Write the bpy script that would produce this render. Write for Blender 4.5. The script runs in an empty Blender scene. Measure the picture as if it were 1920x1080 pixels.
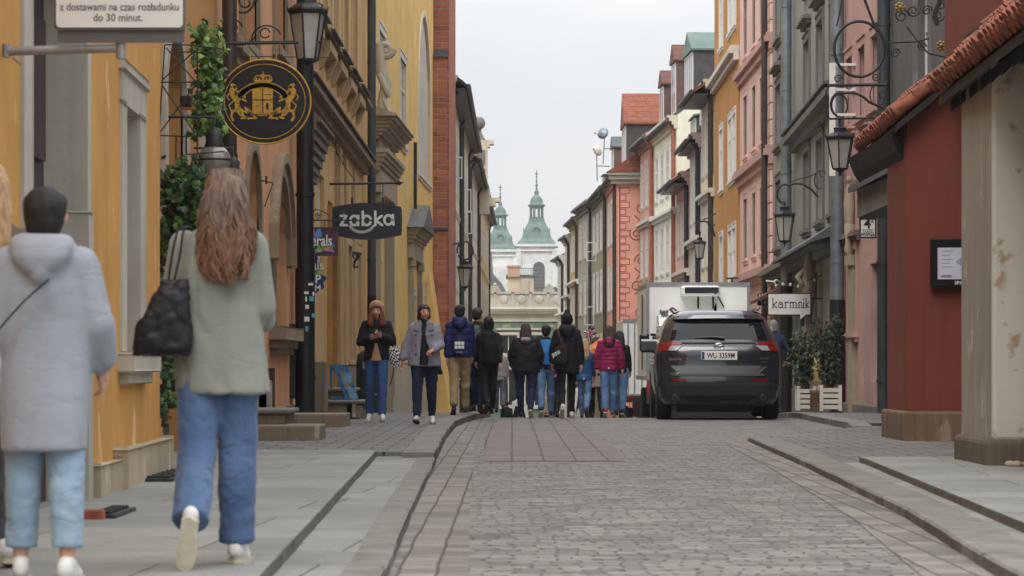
import bpy, bmesh, math, random
from mathutils import Vector, Matrix
random.seed(7)
SC = bpy.context.scene
COL = SC.collection
R = math.radians
# ---------------------------------------------------------------- camera
F, HC, HY = 5333.0, 0.90, 684.0          # focal length in photo pixels, eye height, horizon row
cam_d = bpy.data.cameras.new('camera'); cam = bpy.data.objects.new('camera', cam_d); COL.objects.link(cam)
cam.location = (0, 0, HC); cam.rotation_euler = (R(90), 0, 0)
cam_d.sensor_width = 36.0; cam_d.lens = 100.0; cam_d.shift_y = (HY-540)/1920.0
cam_d.clip_start = 0.5; cam_d.clip_end = 5000
cam_d.dof.use_dof = True; cam_d.dof.focus_distance = 44.0; cam_d.dof.aperture_fstop = 7.5
SC.camera = cam
SC.render.resolution_x = 1024; SC.render.resolution_y = 576
# ---------------------------------------------------------------- sky and sun (overcast)
SUN_EL, SUN_AZ = R(52), R(200)
w = bpy.data.worlds.new("World"); SC.world = w; w.use_nodes = True
nt = w.node_tree; nt.nodes.clear()
N = nt.nodes.new; Lk = nt.links.new
out = N('ShaderNodeOutputWorld'); bg = N('ShaderNodeBackground'); Lk(bg.outputs[0], out.inputs[0])
sky = N('ShaderNodeTexSky'); sky.sky_type = 'NISHITA'; sky.sun_disc = False
sky.sun_elevation = SUN_EL; sky.sun_rotation = SUN_AZ; sky.dust_density = 4; sky.air_density = 1.2
tc = N('ShaderNodeTexCoord'); sep = N('ShaderNodeSeparateXYZ'); Lk(tc.outputs['Generated'], sep.inputs[0])
rmp = N('ShaderNodeMapRange'); rmp.inputs['From Min'].default_value = 0.0; rmp.inputs['From Max'].default_value = 1.0
rmp.inputs['To Min'].default_value = 4.1; rmp.inputs['To Max'].default_value = 14.5; Lk(sep.outputs['Z'], rmp.inputs['Value'])
mp = N('ShaderNodeMapping'); mp.inputs['Scale'].default_value = (3.0, 3.0, 9.0); Lk(tc.outputs['Generated'], mp.inputs[0])
ns = N('ShaderNodeTexNoise'); ns.inputs['Scale'].default_value = 1.6; ns.inputs['Detail'].default_value = 5; ns.inputs['Roughness'].default_value = .45
Lk(mp.outputs[0], ns.inputs['Vector'])
cr = N('ShaderNodeValToRGB'); cr.color_ramp.elements[0].position = .3; cr.color_ramp.elements[0].color = (.80, .83, .875, 1)
cr.color_ramp.elements[1].position = .72; cr.color_ramp.elements[1].color = (1, 1.0, 1.0, 1); Lk(ns.outputs['Fac'], cr.inputs[0])
mul = N('ShaderNodeVectorMath'); mul.operation = 'SCALE'; Lk(cr.outputs[0], mul.inputs[0]); Lk(rmp.outputs[0], mul.inputs['Scale'])
mx = N('ShaderNodeMix'); mx.data_type = 'RGBA'; mx.inputs['Factor'].default_value = .94
Lk(sky.outputs[0], mx.inputs['A']); Lk(mul.outputs[0], mx.inputs['B']); Lk(mx.outputs['Result'], bg.inputs['Color'])
bg.inputs['Strength'].default_value = 0.10
sun_d = bpy.data.lights.new('sun', 'SUN'); sun = bpy.data.objects.new('sun', sun_d); COL.objects.link(sun)
sun_d.energy = 0.9; sun_d.angle = R(35); sun_d.color = (1, .97, .93)
sun.rotation_euler = (R(90)-SUN_EL, 0, -SUN_AZ + R(180))
SC.view_settings.view_transform = 'Standard'; SC.view_settings.look = 'None'
SC.view_settings.exposure = 0.95; SC.view_settings.gamma = 1
try:
    SC.cycles.max_bounces = 6; SC.cycles.transparent_max_bounces = 8
except Exception: pass
# ---------------------------------------------------------------- helpers
def X(px, Y): return (px-960)*Y/F
def Zp(py, Y): return HC+(HY-py)*Y/F
def gz(Y):                               # height of the roadway: level, then falling beyond a crest
    if Y < 46: return 0.0
    if Y < 56: return -0.04*(Y-46)**2/20.0
    return -0.2-0.04*(Y-56) if Y < 205 else -0.2-0.04*149
def lin(c):
    c = c/255.0
    return c/12.92 if c <= .04045 else ((c+.055)/1.055)**2.4
def rgb(c, k=1.0): return (lin(c[0])*k, lin(c[1])*k, lin(c[2])*k, 1)
def desat(c, k=.84):
    g = .3*c[0]+.59*c[1]+.11*c[2]; return tuple(g+(x-g)*k for x in c)
class MB:
    def __init__(s): s.v = []; s.f = []; s.m = []; s.sm = []
    def add(s, vs, fs, mi=0, smooth=False):
        o = len(s.v); s.v += [tuple(v) for v in vs]
        for f in fs: s.f.append([i+o for i in f]); s.m.append(mi); s.sm.append(smooth)
    def box(s, x0, y0, z0, x1, y1, z1, mi=0):
        x0, x1 = min(x0, x1), max(x0, x1); y0, y1 = min(y0, y1), max(y0, y1); z0, z1 = min(z0, z1), max(z0, z1)
        s.add([(x0,y0,z0),(x1,y0,z0),(x1,y1,z0),(x0,y1,z0),(x0,y0,z1),(x1,y0,z1),(x1,y1,z1),(x0,y1,z1)],
              [(3,2,1,0),(4,5,6,7),(0,1,5,4),(1,2,6,5),(2,3,7,6),(3,0,4,7)], mi)
    def rbox(s, x0, y0, z0, x1, y1, z1, b=.02, mi=0):      # box with chamfered edges
        bm = bmesh.new(); bmesh.ops.create_cube(bm, size=1)
        for v in bm.verts: v.co = Vector(((x0+x1)/2+v.co.x*(x1-x0), (y0+y1)/2+v.co.y*(y1-y0), (z0+z1)/2+v.co.z*(z1-z0)))
        bmesh.ops.bevel(bm, geom=bm.edges[:], offset=b, segments=2, affect='EDGES', profile=.5)
        bm.verts.index_update()
        s.add([v.co for v in bm.verts], [[v.index for v in f.verts] for f in bm.faces], mi, False); bm.free()
    def prism(s, poly, o, u, v, w, mi=0):                   # polygon in the u,v plane at o, extruded by w
        o = Vector(o); u = Vector(u); v = Vector(v); w = Vector(w); n = len(poly)
        a = [o+u*p[0]+v*p[1] for p in poly]; b = [p+w for p in a]
        s.add(a+b, [list(range(n))[::-1], list(range(n, 2*n))]+[(i, (i+1) % n, n+(i+1) % n, n+i) for i in range(n)], mi)
    def tube(s, pts, r, n=8, mi=0, cap=True, flat=None):
        pts = [Vector(p) for p in pts]; k = len(pts)
        rr = r if isinstance(r, (list, tuple)) else [r]*k
        ref = None; vs = []
        for i, p in enumerate(pts):
            t = (pts[min(i+1, k-1)]-pts[max(i-1, 0)])
            if t.length < 1e-9: t = Vector((0, 0, 1))
            t.normalize()
            if ref is None:
                ref = t.cross(Vector((0, 0, 1)));
                if ref.length < 1e-3: ref = t.cross(Vector((0, 1, 0)))
            ref = (ref - t*ref.dot(t)); ref.normalize(); q = t.cross(ref)
            for j in range(n):
                a = 2*math.pi*j/n; vs.append(p+(ref*math.cos(a)+q*math.sin(a)*(flat or 1))*rr[i])
        fs = [(i*n+j, i*n+(j+1) % n, (i+1)*n+(j+1) % n, (i+1)*n+j) for i in range(k-1) for j in range(n)]
        s.add(vs, fs, mi, n > 5)
        if cap: s.add(vs[:n], [list(range(n))[::-1]], mi); s.add(vs[-n:], [list(range(n))], mi)
    def lathe(s, prof, c=(0, 0, 0), n=16, mi=0, smooth=True, sx=1, sy=1, a0=0):
        vs = []
        for r, z in prof:
            for j in range(n):
                a = 2*math.pi*j/n+a0; vs.append((c[0]+r*math.cos(a)*sx, c[1]+r*math.sin(a)*sy, c[2]+z))
        k = len(prof)
        s.add(vs, [(i*n+j, i*n+(j+1) % n, (i+1)*n+(j+1) % n, (i+1)*n+j) for i in range(k-1) for j in range(n)], mi, smooth)
        s.add(vs[:n], [list(range(n))[::-1]], mi); s.add(vs[-n:], [list(range(n))], mi)
    def ball(s, c, rx, ry=None, rz=None, n=12, mi=0):
        ry = ry or rx; rz = rz or rx
        prof = [(math.sin(math.pi*i/(n//2+1)) if 0 < i < n//2+1 else .001, -math.cos(math.pi*i/(n//2+1))*rz) for i in range(n//2+2)]
        vs = []
        for r, z in prof:
            for j in range(n): vs.append((c[0]+r*rx*math.cos(2*math.pi*j/n), c[1]+r*ry*math.sin(2*math.pi*j/n), c[2]+z))
        k = len(prof)
        s.add(vs, [(i*n+j, i*n+(j+1) % n, (i+1)*n+(j+1) % n, (i+1)*n+j) for i in range(k-1) for j in range(n)], mi, True)
        s.add(vs[:n], [list(range(n))[::-1]], mi); s.add(vs[-n:], [list(range(n))], mi)
    def build(s, name, mats, parent=None, loc=None, recalc=True):
        me = bpy.data.meshes.new(name); me.from_pydata(s.v, [], s.f)
        if not isinstance(mats, (list, tuple)): mats = [mats]
        for m in mats: me.materials.append(m)
        me.polygons.foreach_set('material_index', s.m); me.polygons.foreach_set('use_smooth', s.sm)
        if recalc:
            bm = bmesh.new(); bm.from_mesh(me); bmesh.ops.recalc_face_normals(bm, faces=bm.faces[:]); bm.to_mesh(me); bm.free()
        me.update()
        return link(me, name, parent, loc)
def link(me, name, parent=None, loc=None):
    o = bpy.data.objects.new(name, me); COL.objects.link(o)
    if parent is not None: o.parent = parent
    if loc is not None: o.location = loc
    return o
def tag(o, label=None, cat=None, group=None, kind=None):
    if label: o['label'] = label
    if cat: o['category'] = cat
    if group: o['group'] = group
    if kind: o['kind'] = kind
    return o
def thing(name, label, cat, loc=(0, 0, 0), rz=0, group=None):
    o = bpy.data.objects.new(name, None); COL.objects.link(o); o.empty_display_size = .2
    o.location = loc; o.rotation_euler = (0, 0, rz)
    return tag(o, label, cat, group)
def copy_tree(o, parent=None):
    c = o.copy(); COL.objects.link(c); c.parent = parent
    for ch in [q for q in o.children]: copy_tree(ch, c)
    return c
def text(body, size, m, parent, loc, rot=(R(90), 0, 0), ext=.003, bold=0.0, name='lettering', sx=1.0, align='CENTER', space=1.0):
    cu = bpy.data.curves.new(name, 'FONT'); cu.body = body; cu.size = size; cu.extrude = ext; cu.offset = bold
    cu.align_x = align; cu.align_y = 'CENTER'; cu.resolution_u = 3; cu.space_character = space
    t = bpy.data.objects.new('tmp', cu); COL.objects.link(t)
    bpy.context.view_layer.update()
    me = bpy.data.meshes.new_from_object(t.evaluated_get(bpy.context.evaluated_depsgraph_get()))
    bpy.data.objects.remove(t); me.materials.clear(); me.materials.append(m)
    o = link(me, name, parent, loc); o.rotation_euler = rot; o.scale = (sx, 1, 1)
    return o
# ---------------------------------------------------------------- materials
def newmat(name):
    m = bpy.data.materials.new(name); m.use_nodes = True
    n = m.node_tree.nodes; b = n['Principled BSDF']; return m, m.node_tree, b
def mat(name, c, rough=.8, var=.1, scale=6.0, bump=.0, bscale=60.0, metal=0, stretch=(1, 1, 1), c2=None, detail=5, coat=0, emit=None, spec=.5, bdist=.01, thresh=None):
    """general painted / natural surface: two tones mixed by noise, a fine bump"""
    m, t, b = newmat(name); nn = t.nodes.new; ll = t.links.new
    tc = nn('ShaderNodeTexCoord'); mp = nn('ShaderNodeMapping'); mp.inputs['Scale'].default_value = stretch; ll(tc.outputs['Object'], mp.inputs[0])
    n1 = nn('ShaderNodeTexNoise'); n1.inputs['Scale'].default_value = scale; n1.inputs['Detail'].default_value = detail; n1.inputs['Roughness'].default_value = .6
    ll(mp.outputs[0], n1.inputs['Vector'])
    cr = nn('ShaderNodeValToRGB'); e = cr.color_ramp.elements
    lo, hi = thresh or (.3, .7)
    e[0].position = lo; e[1].position = hi
    A = rgb(c); B = rgb(c2) if c2 else tuple(x*(1-var*1.6) for x in A[:3])+(1,)
    A2 = A if c2 else tuple(min(1, x*(1+var*.6)) for x in A[:3])+(1,)
    e[0].color = B; e[1].color = A2; ll(n1.outputs['Fac'], cr.inputs[0]); ll(cr.outputs[0], b.inputs['Base Color'])
    b.inputs['Roughness'].default_value = rough; b.inputs['Metallic'].default_value = metal; b.inputs['Specular IOR Level'].default_value = spec
    b.inputs['Coat Weight'].default_value = coat
    if emit: b.inputs['Emission Color'].default_value = rgb(c); b.inputs['Emission Strength'].default_value = emit
    if bump:
        n2 = nn('ShaderNodeTexNoise'); n2.inputs['Scale'].default_value = bscale; n2.inputs['Detail'].default_value = 6; ll(mp.outputs[0], n2.inputs['Vector'])
        bp = nn('ShaderNodeBump'); bp.inputs['Strength'].default_value = bump; bp.inputs['Distance'].default_value = bdist
        ll(n2.outputs['Fac'], bp.inputs['Height']); ll(bp.outputs[0], b.inputs['Normal'])
    return m
def plaster(name, c, stain=.35, c2=None, rough=.92, wscale=1.0):
    """weathered render: vertical rain streaks, blotches, worn pale patches"""
    m, t, b = newmat(name); nn = t.nodes.new; ll = t.links.new
    tc = nn('ShaderNodeTexCoord')
    def noise(sc, stretch, det=6, ro=.6):
        mp = nn('ShaderNodeMapping'); mp.inputs['Scale'].default_value = stretch; ll(tc.outputs['Object'], mp.inputs[0])
        n = nn('ShaderNodeTexNoise'); n.inputs['Scale'].default_value = sc; n.inputs['Detail'].default_value = det; n.inputs['Roughness'].default_value = ro
        ll(mp.outputs[0], n.inputs['Vector']); return n.outputs['Fac']
    def mr(x, a, b_, c_, d):
        q = nn('ShaderNodeMapRange'); q.inputs[1].default_value = a; q.inputs[2].default_value = b_; q.inputs[3].default_value = c_; q.inputs[4].default_value = d
        ll(x, q.inputs[0]); return q.outputs[0]
    def mix(f, a, bb, mode='MIX'):
        q = nn('ShaderNodeMix'); q.data_type = 'RGBA'; q.blend_type = mode
        if isinstance(f, float): q.inputs['Factor'].default_value = f
        else: ll(f, q.inputs['Factor'])
        for k, x in (('A', a), ('B', bb)):
            if isinstance(x, tuple): q.inputs[k].default_value = x
            else: ll(x, q.inputs[k])
        return q.outputs['Result']
    c = desat(c); c2 = desat(c2) if c2 else None
    A = rgb(c); D = tuple(x*.72 for x in A[:3])+(1,); W = rgb(c2) if c2 else tuple(min(1, x*.8+.12) for x in A[:3])+(1,)
    base = mix(mr(noise(.9*wscale, (1, 1, 1)), .3, .7, 0, 1), D, A)
    base = mix(mr(noise(3.2*wscale, (2.2, 2.2, .12)), .5, .75, 0, stain), base, tuple(x*.5 for x in A[:3])+(1,))
    base = mix(mr(noise(1.7*wscale, (1.3, 1.3, .5), 8, .7), .59, .64, 0, min(.8, stain*1.4)), base, W)
    base = mix(mr(noise(5.5*wscale, (1.2, 1.2, .35), 9, .75), .62, .70, 0, stain), base, tuple(x*.55 for x in A[:3])+(1,))
    base = mix(mr(noise(30, (1, 1, 1), 3), .3, .7, 0, .18), base, D)
    ll(base, b.inputs['Base Color']); b.inputs['Roughness'].default_value = rough; b.inputs['Specular IOR Level'].default_value = .25
    bp = nn('ShaderNodeBump'); bp.inputs['Strength'].default_value = .35; bp.inputs['Distance'].default_value = .012
    ll(noise(14, (1, 1, 1), 8, .7), bp.inputs['Height']); ll(bp.outputs[0], b.inputs['Normal'])
    return m
def brickmat(name, c1, c2, cm, bw, bh, mortar=.02, rough=.85, bump=.5, plan=False, var=.25, off=.5, distort=0.0, bias=0.0, rot=0.0, dist=.02):
    """bricks, setts or slabs; plan=True lays them in the ground plane, else on walls (u = x+y, v = z)"""
    m, t, b = newmat(name); nn = t.nodes.new; ll = t.links.new
    tc = nn('ShaderNodeTexCoord'); vec = tc.outputs['Object']
    if not plan:
        s = nn('ShaderNodeSeparateXYZ'); ll(vec, s.inputs[0]); a = nn('ShaderNodeMath'); a.operation = 'ADD'; ll(s.outputs[0], a.inputs[0]); ll(s.outputs[1], a.inputs[1])
        cx = nn('ShaderNodeCombineXYZ'); ll(a.outputs[0], cx.inputs[0]); ll(s.outputs[2], cx.inputs[1]); vec = cx.outputs[0]
    if rot:
        mpp = nn('ShaderNodeMapping'); mpp.inputs['Rotation'].default_value = (0, 0, rot); ll(vec, mpp.inputs[0]); vec = mpp.outputs[0]
    if distort:
        nz = nn('ShaderNodeTexNoise'); nz.inputs['Scale'].default_value = 2.2; nz.inputs['Detail'].default_value = 4; ll(vec, nz.inputs['Vector'])
        sb = nn('ShaderNodeVectorMath'); sb.operation = 'SUBTRACT'; ll(nz.outputs['Color'], sb.inputs[0]); sb.inputs[1].default_value = (.5, .5, .5)
        sc = nn('ShaderNodeVectorMath'); sc.operation = 'SCALE'; sc.inputs['Scale'].default_value = distort; ll(sb.outputs[0], sc.inputs[0])
        ad = nn('ShaderNodeVectorMath'); ll(vec, ad.inputs[0]); ll(sc.outputs[0], ad.inputs[1]); vec = ad.outputs[0]
    br = nn('ShaderNodeTexBrick'); br.inputs['Scale'].default_value = 1; br.inputs['Brick Width'].default_value = bw; br.inputs['Row Height'].default_value = bh
    br.inputs['Mortar Size'].default_value = mortar; br.inputs['Mortar Smooth'].default_value = .6; br.inputs['Bias'].default_value = bias
    br.offset = off; br.inputs['Color1'].default_value = rgb(c1); br.inputs['Color2'].default_value = rgb(c2); br.inputs['Mortar'].default_value = rgb(cm)
    ll(vec, br.inputs['Vector'])
    n2 = nn('ShaderNodeTexNoise'); n2.inputs['Scale'].default_value = 1.3; n2.inputs['Detail'].default_value = 8; n2.inputs['Roughness'].default_value = .7; ll(tc.outputs['Object'], n2.inputs['Vector'])
    mr = nn('ShaderNodeMapRange'); mr.inputs[1].default_value = .3; mr.inputs[2].default_value = .7; mr.inputs[3].default_value = 1-var; mr.inputs[4].default_value = 1+var*.6; ll(n2.outputs['Fac'], mr.inputs[0])
    vm = nn('ShaderNodeVectorMath'); vm.operation = 'SCALE'; ll(br.outputs['Color'], vm.inputs[0])
    n4 = nn('ShaderNodeTexNoise'); n4.inputs['Scale'].default_value = 45; n4.inputs['Detail'].default_value = 4; ll(tc.outputs['Object'], n4.inputs['Vector'])
    m4 = nn('ShaderNodeMapRange'); m4.inputs[1].default_value = .3; m4.inputs[2].default_value = .7; m4.inputs[3].default_value = .82; m4.inputs[4].default_value = 1.15; ll(n4.outputs['Fac'], m4.inputs[0])
    n5 = nn('ShaderNodeTexNoise'); n5.inputs['Scale'].default_value = 4.5; n5.inputs['Detail'].default_value = 9; n5.inputs['Roughness'].default_value = .75; ll(tc.outputs['Object'], n5.inputs['Vector'])
    m5 = nn('ShaderNodeMapRange'); m5.inputs[1].default_value = .56; m5.inputs[2].default_value = .72; m5.inputs[3].default_value = 1; m5.inputs[4].default_value = .70; ll(n5.outputs['Fac'], m5.inputs[0])
    p1 = nn('ShaderNodeMath'); p1.operation = 'MULTIPLY'; ll(mr.outputs[0], p1.inputs[0]); ll(m4.outputs[0], p1.inputs[1]); p2 = nn('ShaderNodeMath'); p2.operation = 'MULTIPLY'; ll(p1.outputs[0], p2.inputs[0]); ll(m5.outputs[0], p2.inputs[1]); ll(p2.outputs[0], vm.inputs['Scale'])
    ll(vm.outputs[0], b.inputs['Base Color']); b.inputs['Roughness'].default_value = rough; b.inputs['Specular IOR Level'].default_value = .3
    n3 = nn('ShaderNodeTexNoise'); n3.inputs['Scale'].default_value = 26; n3.inputs['Detail'].default_value = 6; ll(tc.outputs['Object'], n3.inputs['Vector'])
    h = nn('ShaderNodeMath'); h.operation = 'MULTIPLY_ADD'; ll(br.outputs['Fac'], h.inputs[0]); h.inputs[1].default_value = -1.0; 
    h2 = nn('ShaderNodeMath'); h2.operation = 'MULTIPLY'; ll(n3.outputs['Fac'], h2.inputs[0]); h2.inputs[1].default_value = .5; ll(h2.outputs[0], h.inputs[2])
    bp = nn('ShaderNodeBump'); bp.inputs['Strength'].default_value = bump; bp.inputs['Distance'].default_value = dist; ll(h.outputs[0], bp.inputs['Height']); ll(bp.outputs[0], b.inputs['Normal'])
    return m
def stripes(name, c1, c2, period, axis=2, rough=.8, bump=.6, var=.2, duty=.12):
    """courses of tiles or boards: a repeated line along one object axis plus blotchy tone"""
    m, t, b = newmat(name); nn = t.nodes.new; ll = t.links.new
    tc = nn('ShaderNodeTexCoord'); s = nn('ShaderNodeSeparateXYZ'); ll(tc.outputs['Object'], s.inputs[0])
    d = nn('ShaderNodeMath'); d.operation = 'DIVIDE'; ll(s.outputs[axis], d.inputs[0]); d.inputs[1].default_value = period
    f = nn('ShaderNodeMath'); f.operation = 'FRACT'; ll(d.outputs[0], f.inputs[0])
    g = nn('ShaderNodeMapRange'); g.inputs[1].default_value = 0; g.inputs[2].default_value = duty; g.inputs[3].default_value = 1; g.inputs[4].default_value = 0; ll(f.outputs[0], g.inputs[0])
    n1 = nn('ShaderNodeTexNoise'); n1.inputs['Scale'].default_value = 3.5; n1.inputs['Detail'].default_value = 8; n1.inputs['Roughness'].default_value = .75; ll(tc.outputs['Object'], n1.inputs['Vector'])
    cr = nn('ShaderNodeValToRGB'); cr.color_ramp.elements[0].position = .35; cr.color_ramp.elements[1].position = .65
    cr.color_ramp.elements[0].color = rgb(c2); cr.color_ramp.elements[1].color = rgb(c1); ll(n1.outputs['Fac'], cr.inputs[0])
    mx = nn('ShaderNodeMix'); mx.data_type = 'RGBA'; ll(g.outputs[0], mx.inputs['Factor']); ll(cr.outputs[0], mx.inputs['A']); mx.inputs['B'].default_value = rgb(c2, .35)
    ll(mx.outputs['Result'], b.inputs['Base Color']); b.inputs['Roughness'].default_value = rough; b.inputs['Specular IOR Level'].default_value = .3
    bp = nn('ShaderNodeBump'); bp.inputs['Strength'].default_value = bump; bp.inputs['Distance'].default_value = .03; ll(f.outputs[0], bp.inputs['Height']); ll(bp.outputs[0], b.inputs['Normal'])
    return m
M = {}
M['iron'] = mat('black_iron', (38, 38, 40), .55, .2, 9, .2, 80)
M['iron_pipe'] = mat('black_cast_iron', (28, 28, 30), .45, .3, 5, .3, 40)
M['brownpipe'] = mat('brown_painted_metal', (66, 55, 50), .45, .25, 5, .1, 30)
M['copper'] = mat('copper_pipe', (165, 100, 78), .5, .2, 5, .1, 30)
M['greypipe'] = mat('dark_grey_metal', (62, 68, 70), .5, .2, 4, .1, 30)
M['zinc'] = mat('zinc', (138, 148, 156), .42, .22, 3, .1, 30, metal=.55)
M['lead'] = mat('weathered_sheet_metal', (82, 86, 88), .6, .3, 3, .2, 20)
M['verdigris'] = mat('green_copper_sheet', (112, 132, 124), .7, .25, 1.2, .15, 20, c2=(80, 98, 92))
M['white'] = mat('white_paint', (222, 221, 216), .6, .06, 3)
M['offwhite'] = mat('off_white_paint', (206, 200, 186), .75, .12, 3, .1)
M['stone'] = plaster('pale_stone', (190, 182, 166), .5)
M['stone_d'] = plaster('dark_stone', (172, 158, 134), .6)
M['stone_g'] = plaster('grey_stone', (124, 122, 114), .6)
M['sand'] = plaster('stained_sandstone', (140, 126, 104), .9, c2=(176, 164, 142), wscale=1.6)
M['glass'] = mat('window_glass', (38, 44, 50), .12, .5, .7, .03, 2, spec=.8)
M['glass_lt'] = mat('window_glass_with_curtain', (150, 150, 146), .2, .35, 1.5, .03, 2, spec=.8)
M['tile'] = stripes('orange_roof_tile', (156, 92, 68), (104, 62, 50), .28)
M['tile_d'] = stripes('old_brown_roof_tile', (120, 82, 66), (80, 58, 50), .28)
M['slate'] = stripes('dark_roof_slate', (78, 74, 74), (52, 50, 52), .25)
M['brick'] = brickmat('red_brick', (178, 110, 86), (146, 86, 68), (150, 132, 118), .52, .165, .02, bump=.6, var=.3)
# ---------------------------------------------------------------- ground, road, pavements
def interp(tab, y):
    if y <= tab[0][0]: return tab[0][1]
    for (a, va), (b, vb) in zip(tab, tab[1:]):
        if y <= b: return va+(vb-va)*(y-a)/(b-a)
    return tab[-1][1]
M['earth'] = mat('grey_ground', (104, 100, 94), .95, .2, 1.0, .3, 20)
M['setts'] = brickmat('worn_granite_setts', (148, 144, 137), (104, 102, 99), (80, 78, 74), .20, .105, .010, rough=.72, bump=.8, plan=True, var=.24, distort=.30, dist=.025)
M['setts_red'] = brickmat('reddish_setts', (128, 120, 115), (112, 105, 101), (92, 87, 82), .40, .30, .012, rough=.75, bump=.6, plan=True, var=.14, distort=.04, off=0.5, rot=R(90), dist=.02)
M['setts_gut'] = brickmat('gutter_setts', (142, 137, 129), (108, 104, 99), (86, 82, 76), .26, .165, .009, rough=.75, bump=.6, plan=True, var=.2, distort=.03, rot=R(90), dist=.03)
M['slab'] = brickmat('pale_paving_slabs', (146, 147, 142), (130, 131, 127), (74, 74, 71), 1.45, .86, .008, rough=.8, bump=.25, plan=True, var=.22, rot=R(3), off=.37, dist=.01)
M['slab2'] = brickmat('small_grey_paving', (122, 120, 117), (104, 103, 101), (72, 70, 67), .34, .5, .016, rough=.8, bump=.6, plan=True, var=.16, distort=.04, rot=R(0), dist=.02)
M['kerb'] = mat('granite_kerb', (124, 121, 115), .8, .25, 4, .4, 60)
bm_ = MB(); ys = [-60, -20, 0, 20, 40, 46, 48, 50, 52, 54, 56, 60, 80, 120, 160, 204, 205.1, 260, 500, 1000, 3000]
xs = [-1500, -300, -60, -20, 0, 20, 60, 300, 1500]
vs = [(x, y, gz(y)-.05) for y in ys for x in xs]; nx = len(xs)
bm_.add(vs, [(j*nx+i, j*nx+i+1, (j+1)*nx+i+1, (j+1)*nx+i) for j in range(len(ys)-1) for i in range(nx-1)])
tag(bm_.build('ground', M['earth']), kind='structure')
def sheet(name, fl, fr, y0, y1, z, m, step=.5, thick=0.0, nx=6, wob=0.0, kerb_edge=None):
    """strip between two edge functions of Y, optionally a solid slab with side faces"""
    b = MB(); n = max(2, int((y1-y0)/step)); rows = []
    for i in range(n+1):
        y = y0+(y1-y0)*i/n; a, c = fl(y), fr(y)
        rows.append([(a+(c-a)*k/nx, y, gz(y)+z+(random.uniform(-wob, wob) if wob else 0)) for k in range(nx+1)])
    vs = [p for r in rows for p in r]; w_ = nx+1
    b.add(vs, [(i*w_+k, i*w_+k+1, (i+1)*w_+k+1, (i+1)*w_+k) for i in range(n) for k in range(nx)])
    if thick:
        for k in (0, nx):
            e = [r[k] for r in rows]; q = e+[(p[0], p[1], p[2]-thick) for p in e]; L = len(e)
            b.add(q, [(i, i+1, L+i+1, L+i) for i in range(L-1)])
        for r in (rows[0], rows[-1]):
            q = r+[(p[0], p[1], p[2]-thick) for p in r]; L = len(r)
            b.add(q, [(i, i+1, L+i+1, L+i) for i in range(L-1)])
    return tag(b.build(name, m, recalc=False), kind='structure')
LK = [(4, -.47), (12.1, -.545), (17.4, -.62), (27, -.72), (34, -.80), (41, -.82), (45, -.70), (48, -.52), (51, -.40), (60, -.45), (93, -1.0), (140, -.9), (195, -.6)]
def lk(y): return interp(LK, y)
RKn = [(4, 1.85), (12.1, 2.07), (16.8, 2.33), (24.5, 2.57), (31.8, 2.74), (33.9, 2.80)]
def rkn(y): return interp(RKn, y)
RKf = [(39.5, 4.72), (45.3, 4.76), (51, 4.95), (60, 5.2), (100, 5.5), (136, 4.3), (195, 2.4)]
def rkf(y): return interp(RKf, y)
def road_r(y): return rkn(y)+.05 if y < 33.9 else 7.2
sheet('road', lambda y: lk(y)-.1, lambda y: 7.5 if y > 33.9 else rkn(y)+.1, 4, 200, 0.0, M['setts'], .5, nx=10)
sheet('gutter_paving', lambda y: lk(y)+.02, lambda y: lk(y)+.02+min(.34, .42), 8, 60, .004, M['setts_gut'], .5, nx=2)
sheet('gutter_paving', lambda y: rkn(y)-.33, lambda y: rkn(y)-.01, 8, 33.8, .004, M['setts_gut'], .5, nx=2)
sheet('road_patch', lambda y: lk(y)+.46, lambda y: interp([(26.5, 1.05), (33, 1.15), (40, .98), (47, 1.05), (56, 1.3)], y), 26.5, 56, .005, M['setts_red'], .5, nx=4)
# left pavement: low apron with its kerb, raised slabs, then small paving
def stepl(y): return interp([(4, -.80), (11.6, -.968), (24.6, -1.22), (27, -1.27)], y)
sheet('pavement_apron', stepl, lk, 4, 26.4, .05, M['slab'], .5, thick=.12)
sheet('pavement', lambda y: -6, stepl, 4, 26.4, .11, M['slab'], .5, thick=.12)
sheet('pavement', lambda y: -6, lambda y: lk(y)-.30, 26.4, 200, .09, M['slab2'], .5, thick=.2)
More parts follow.
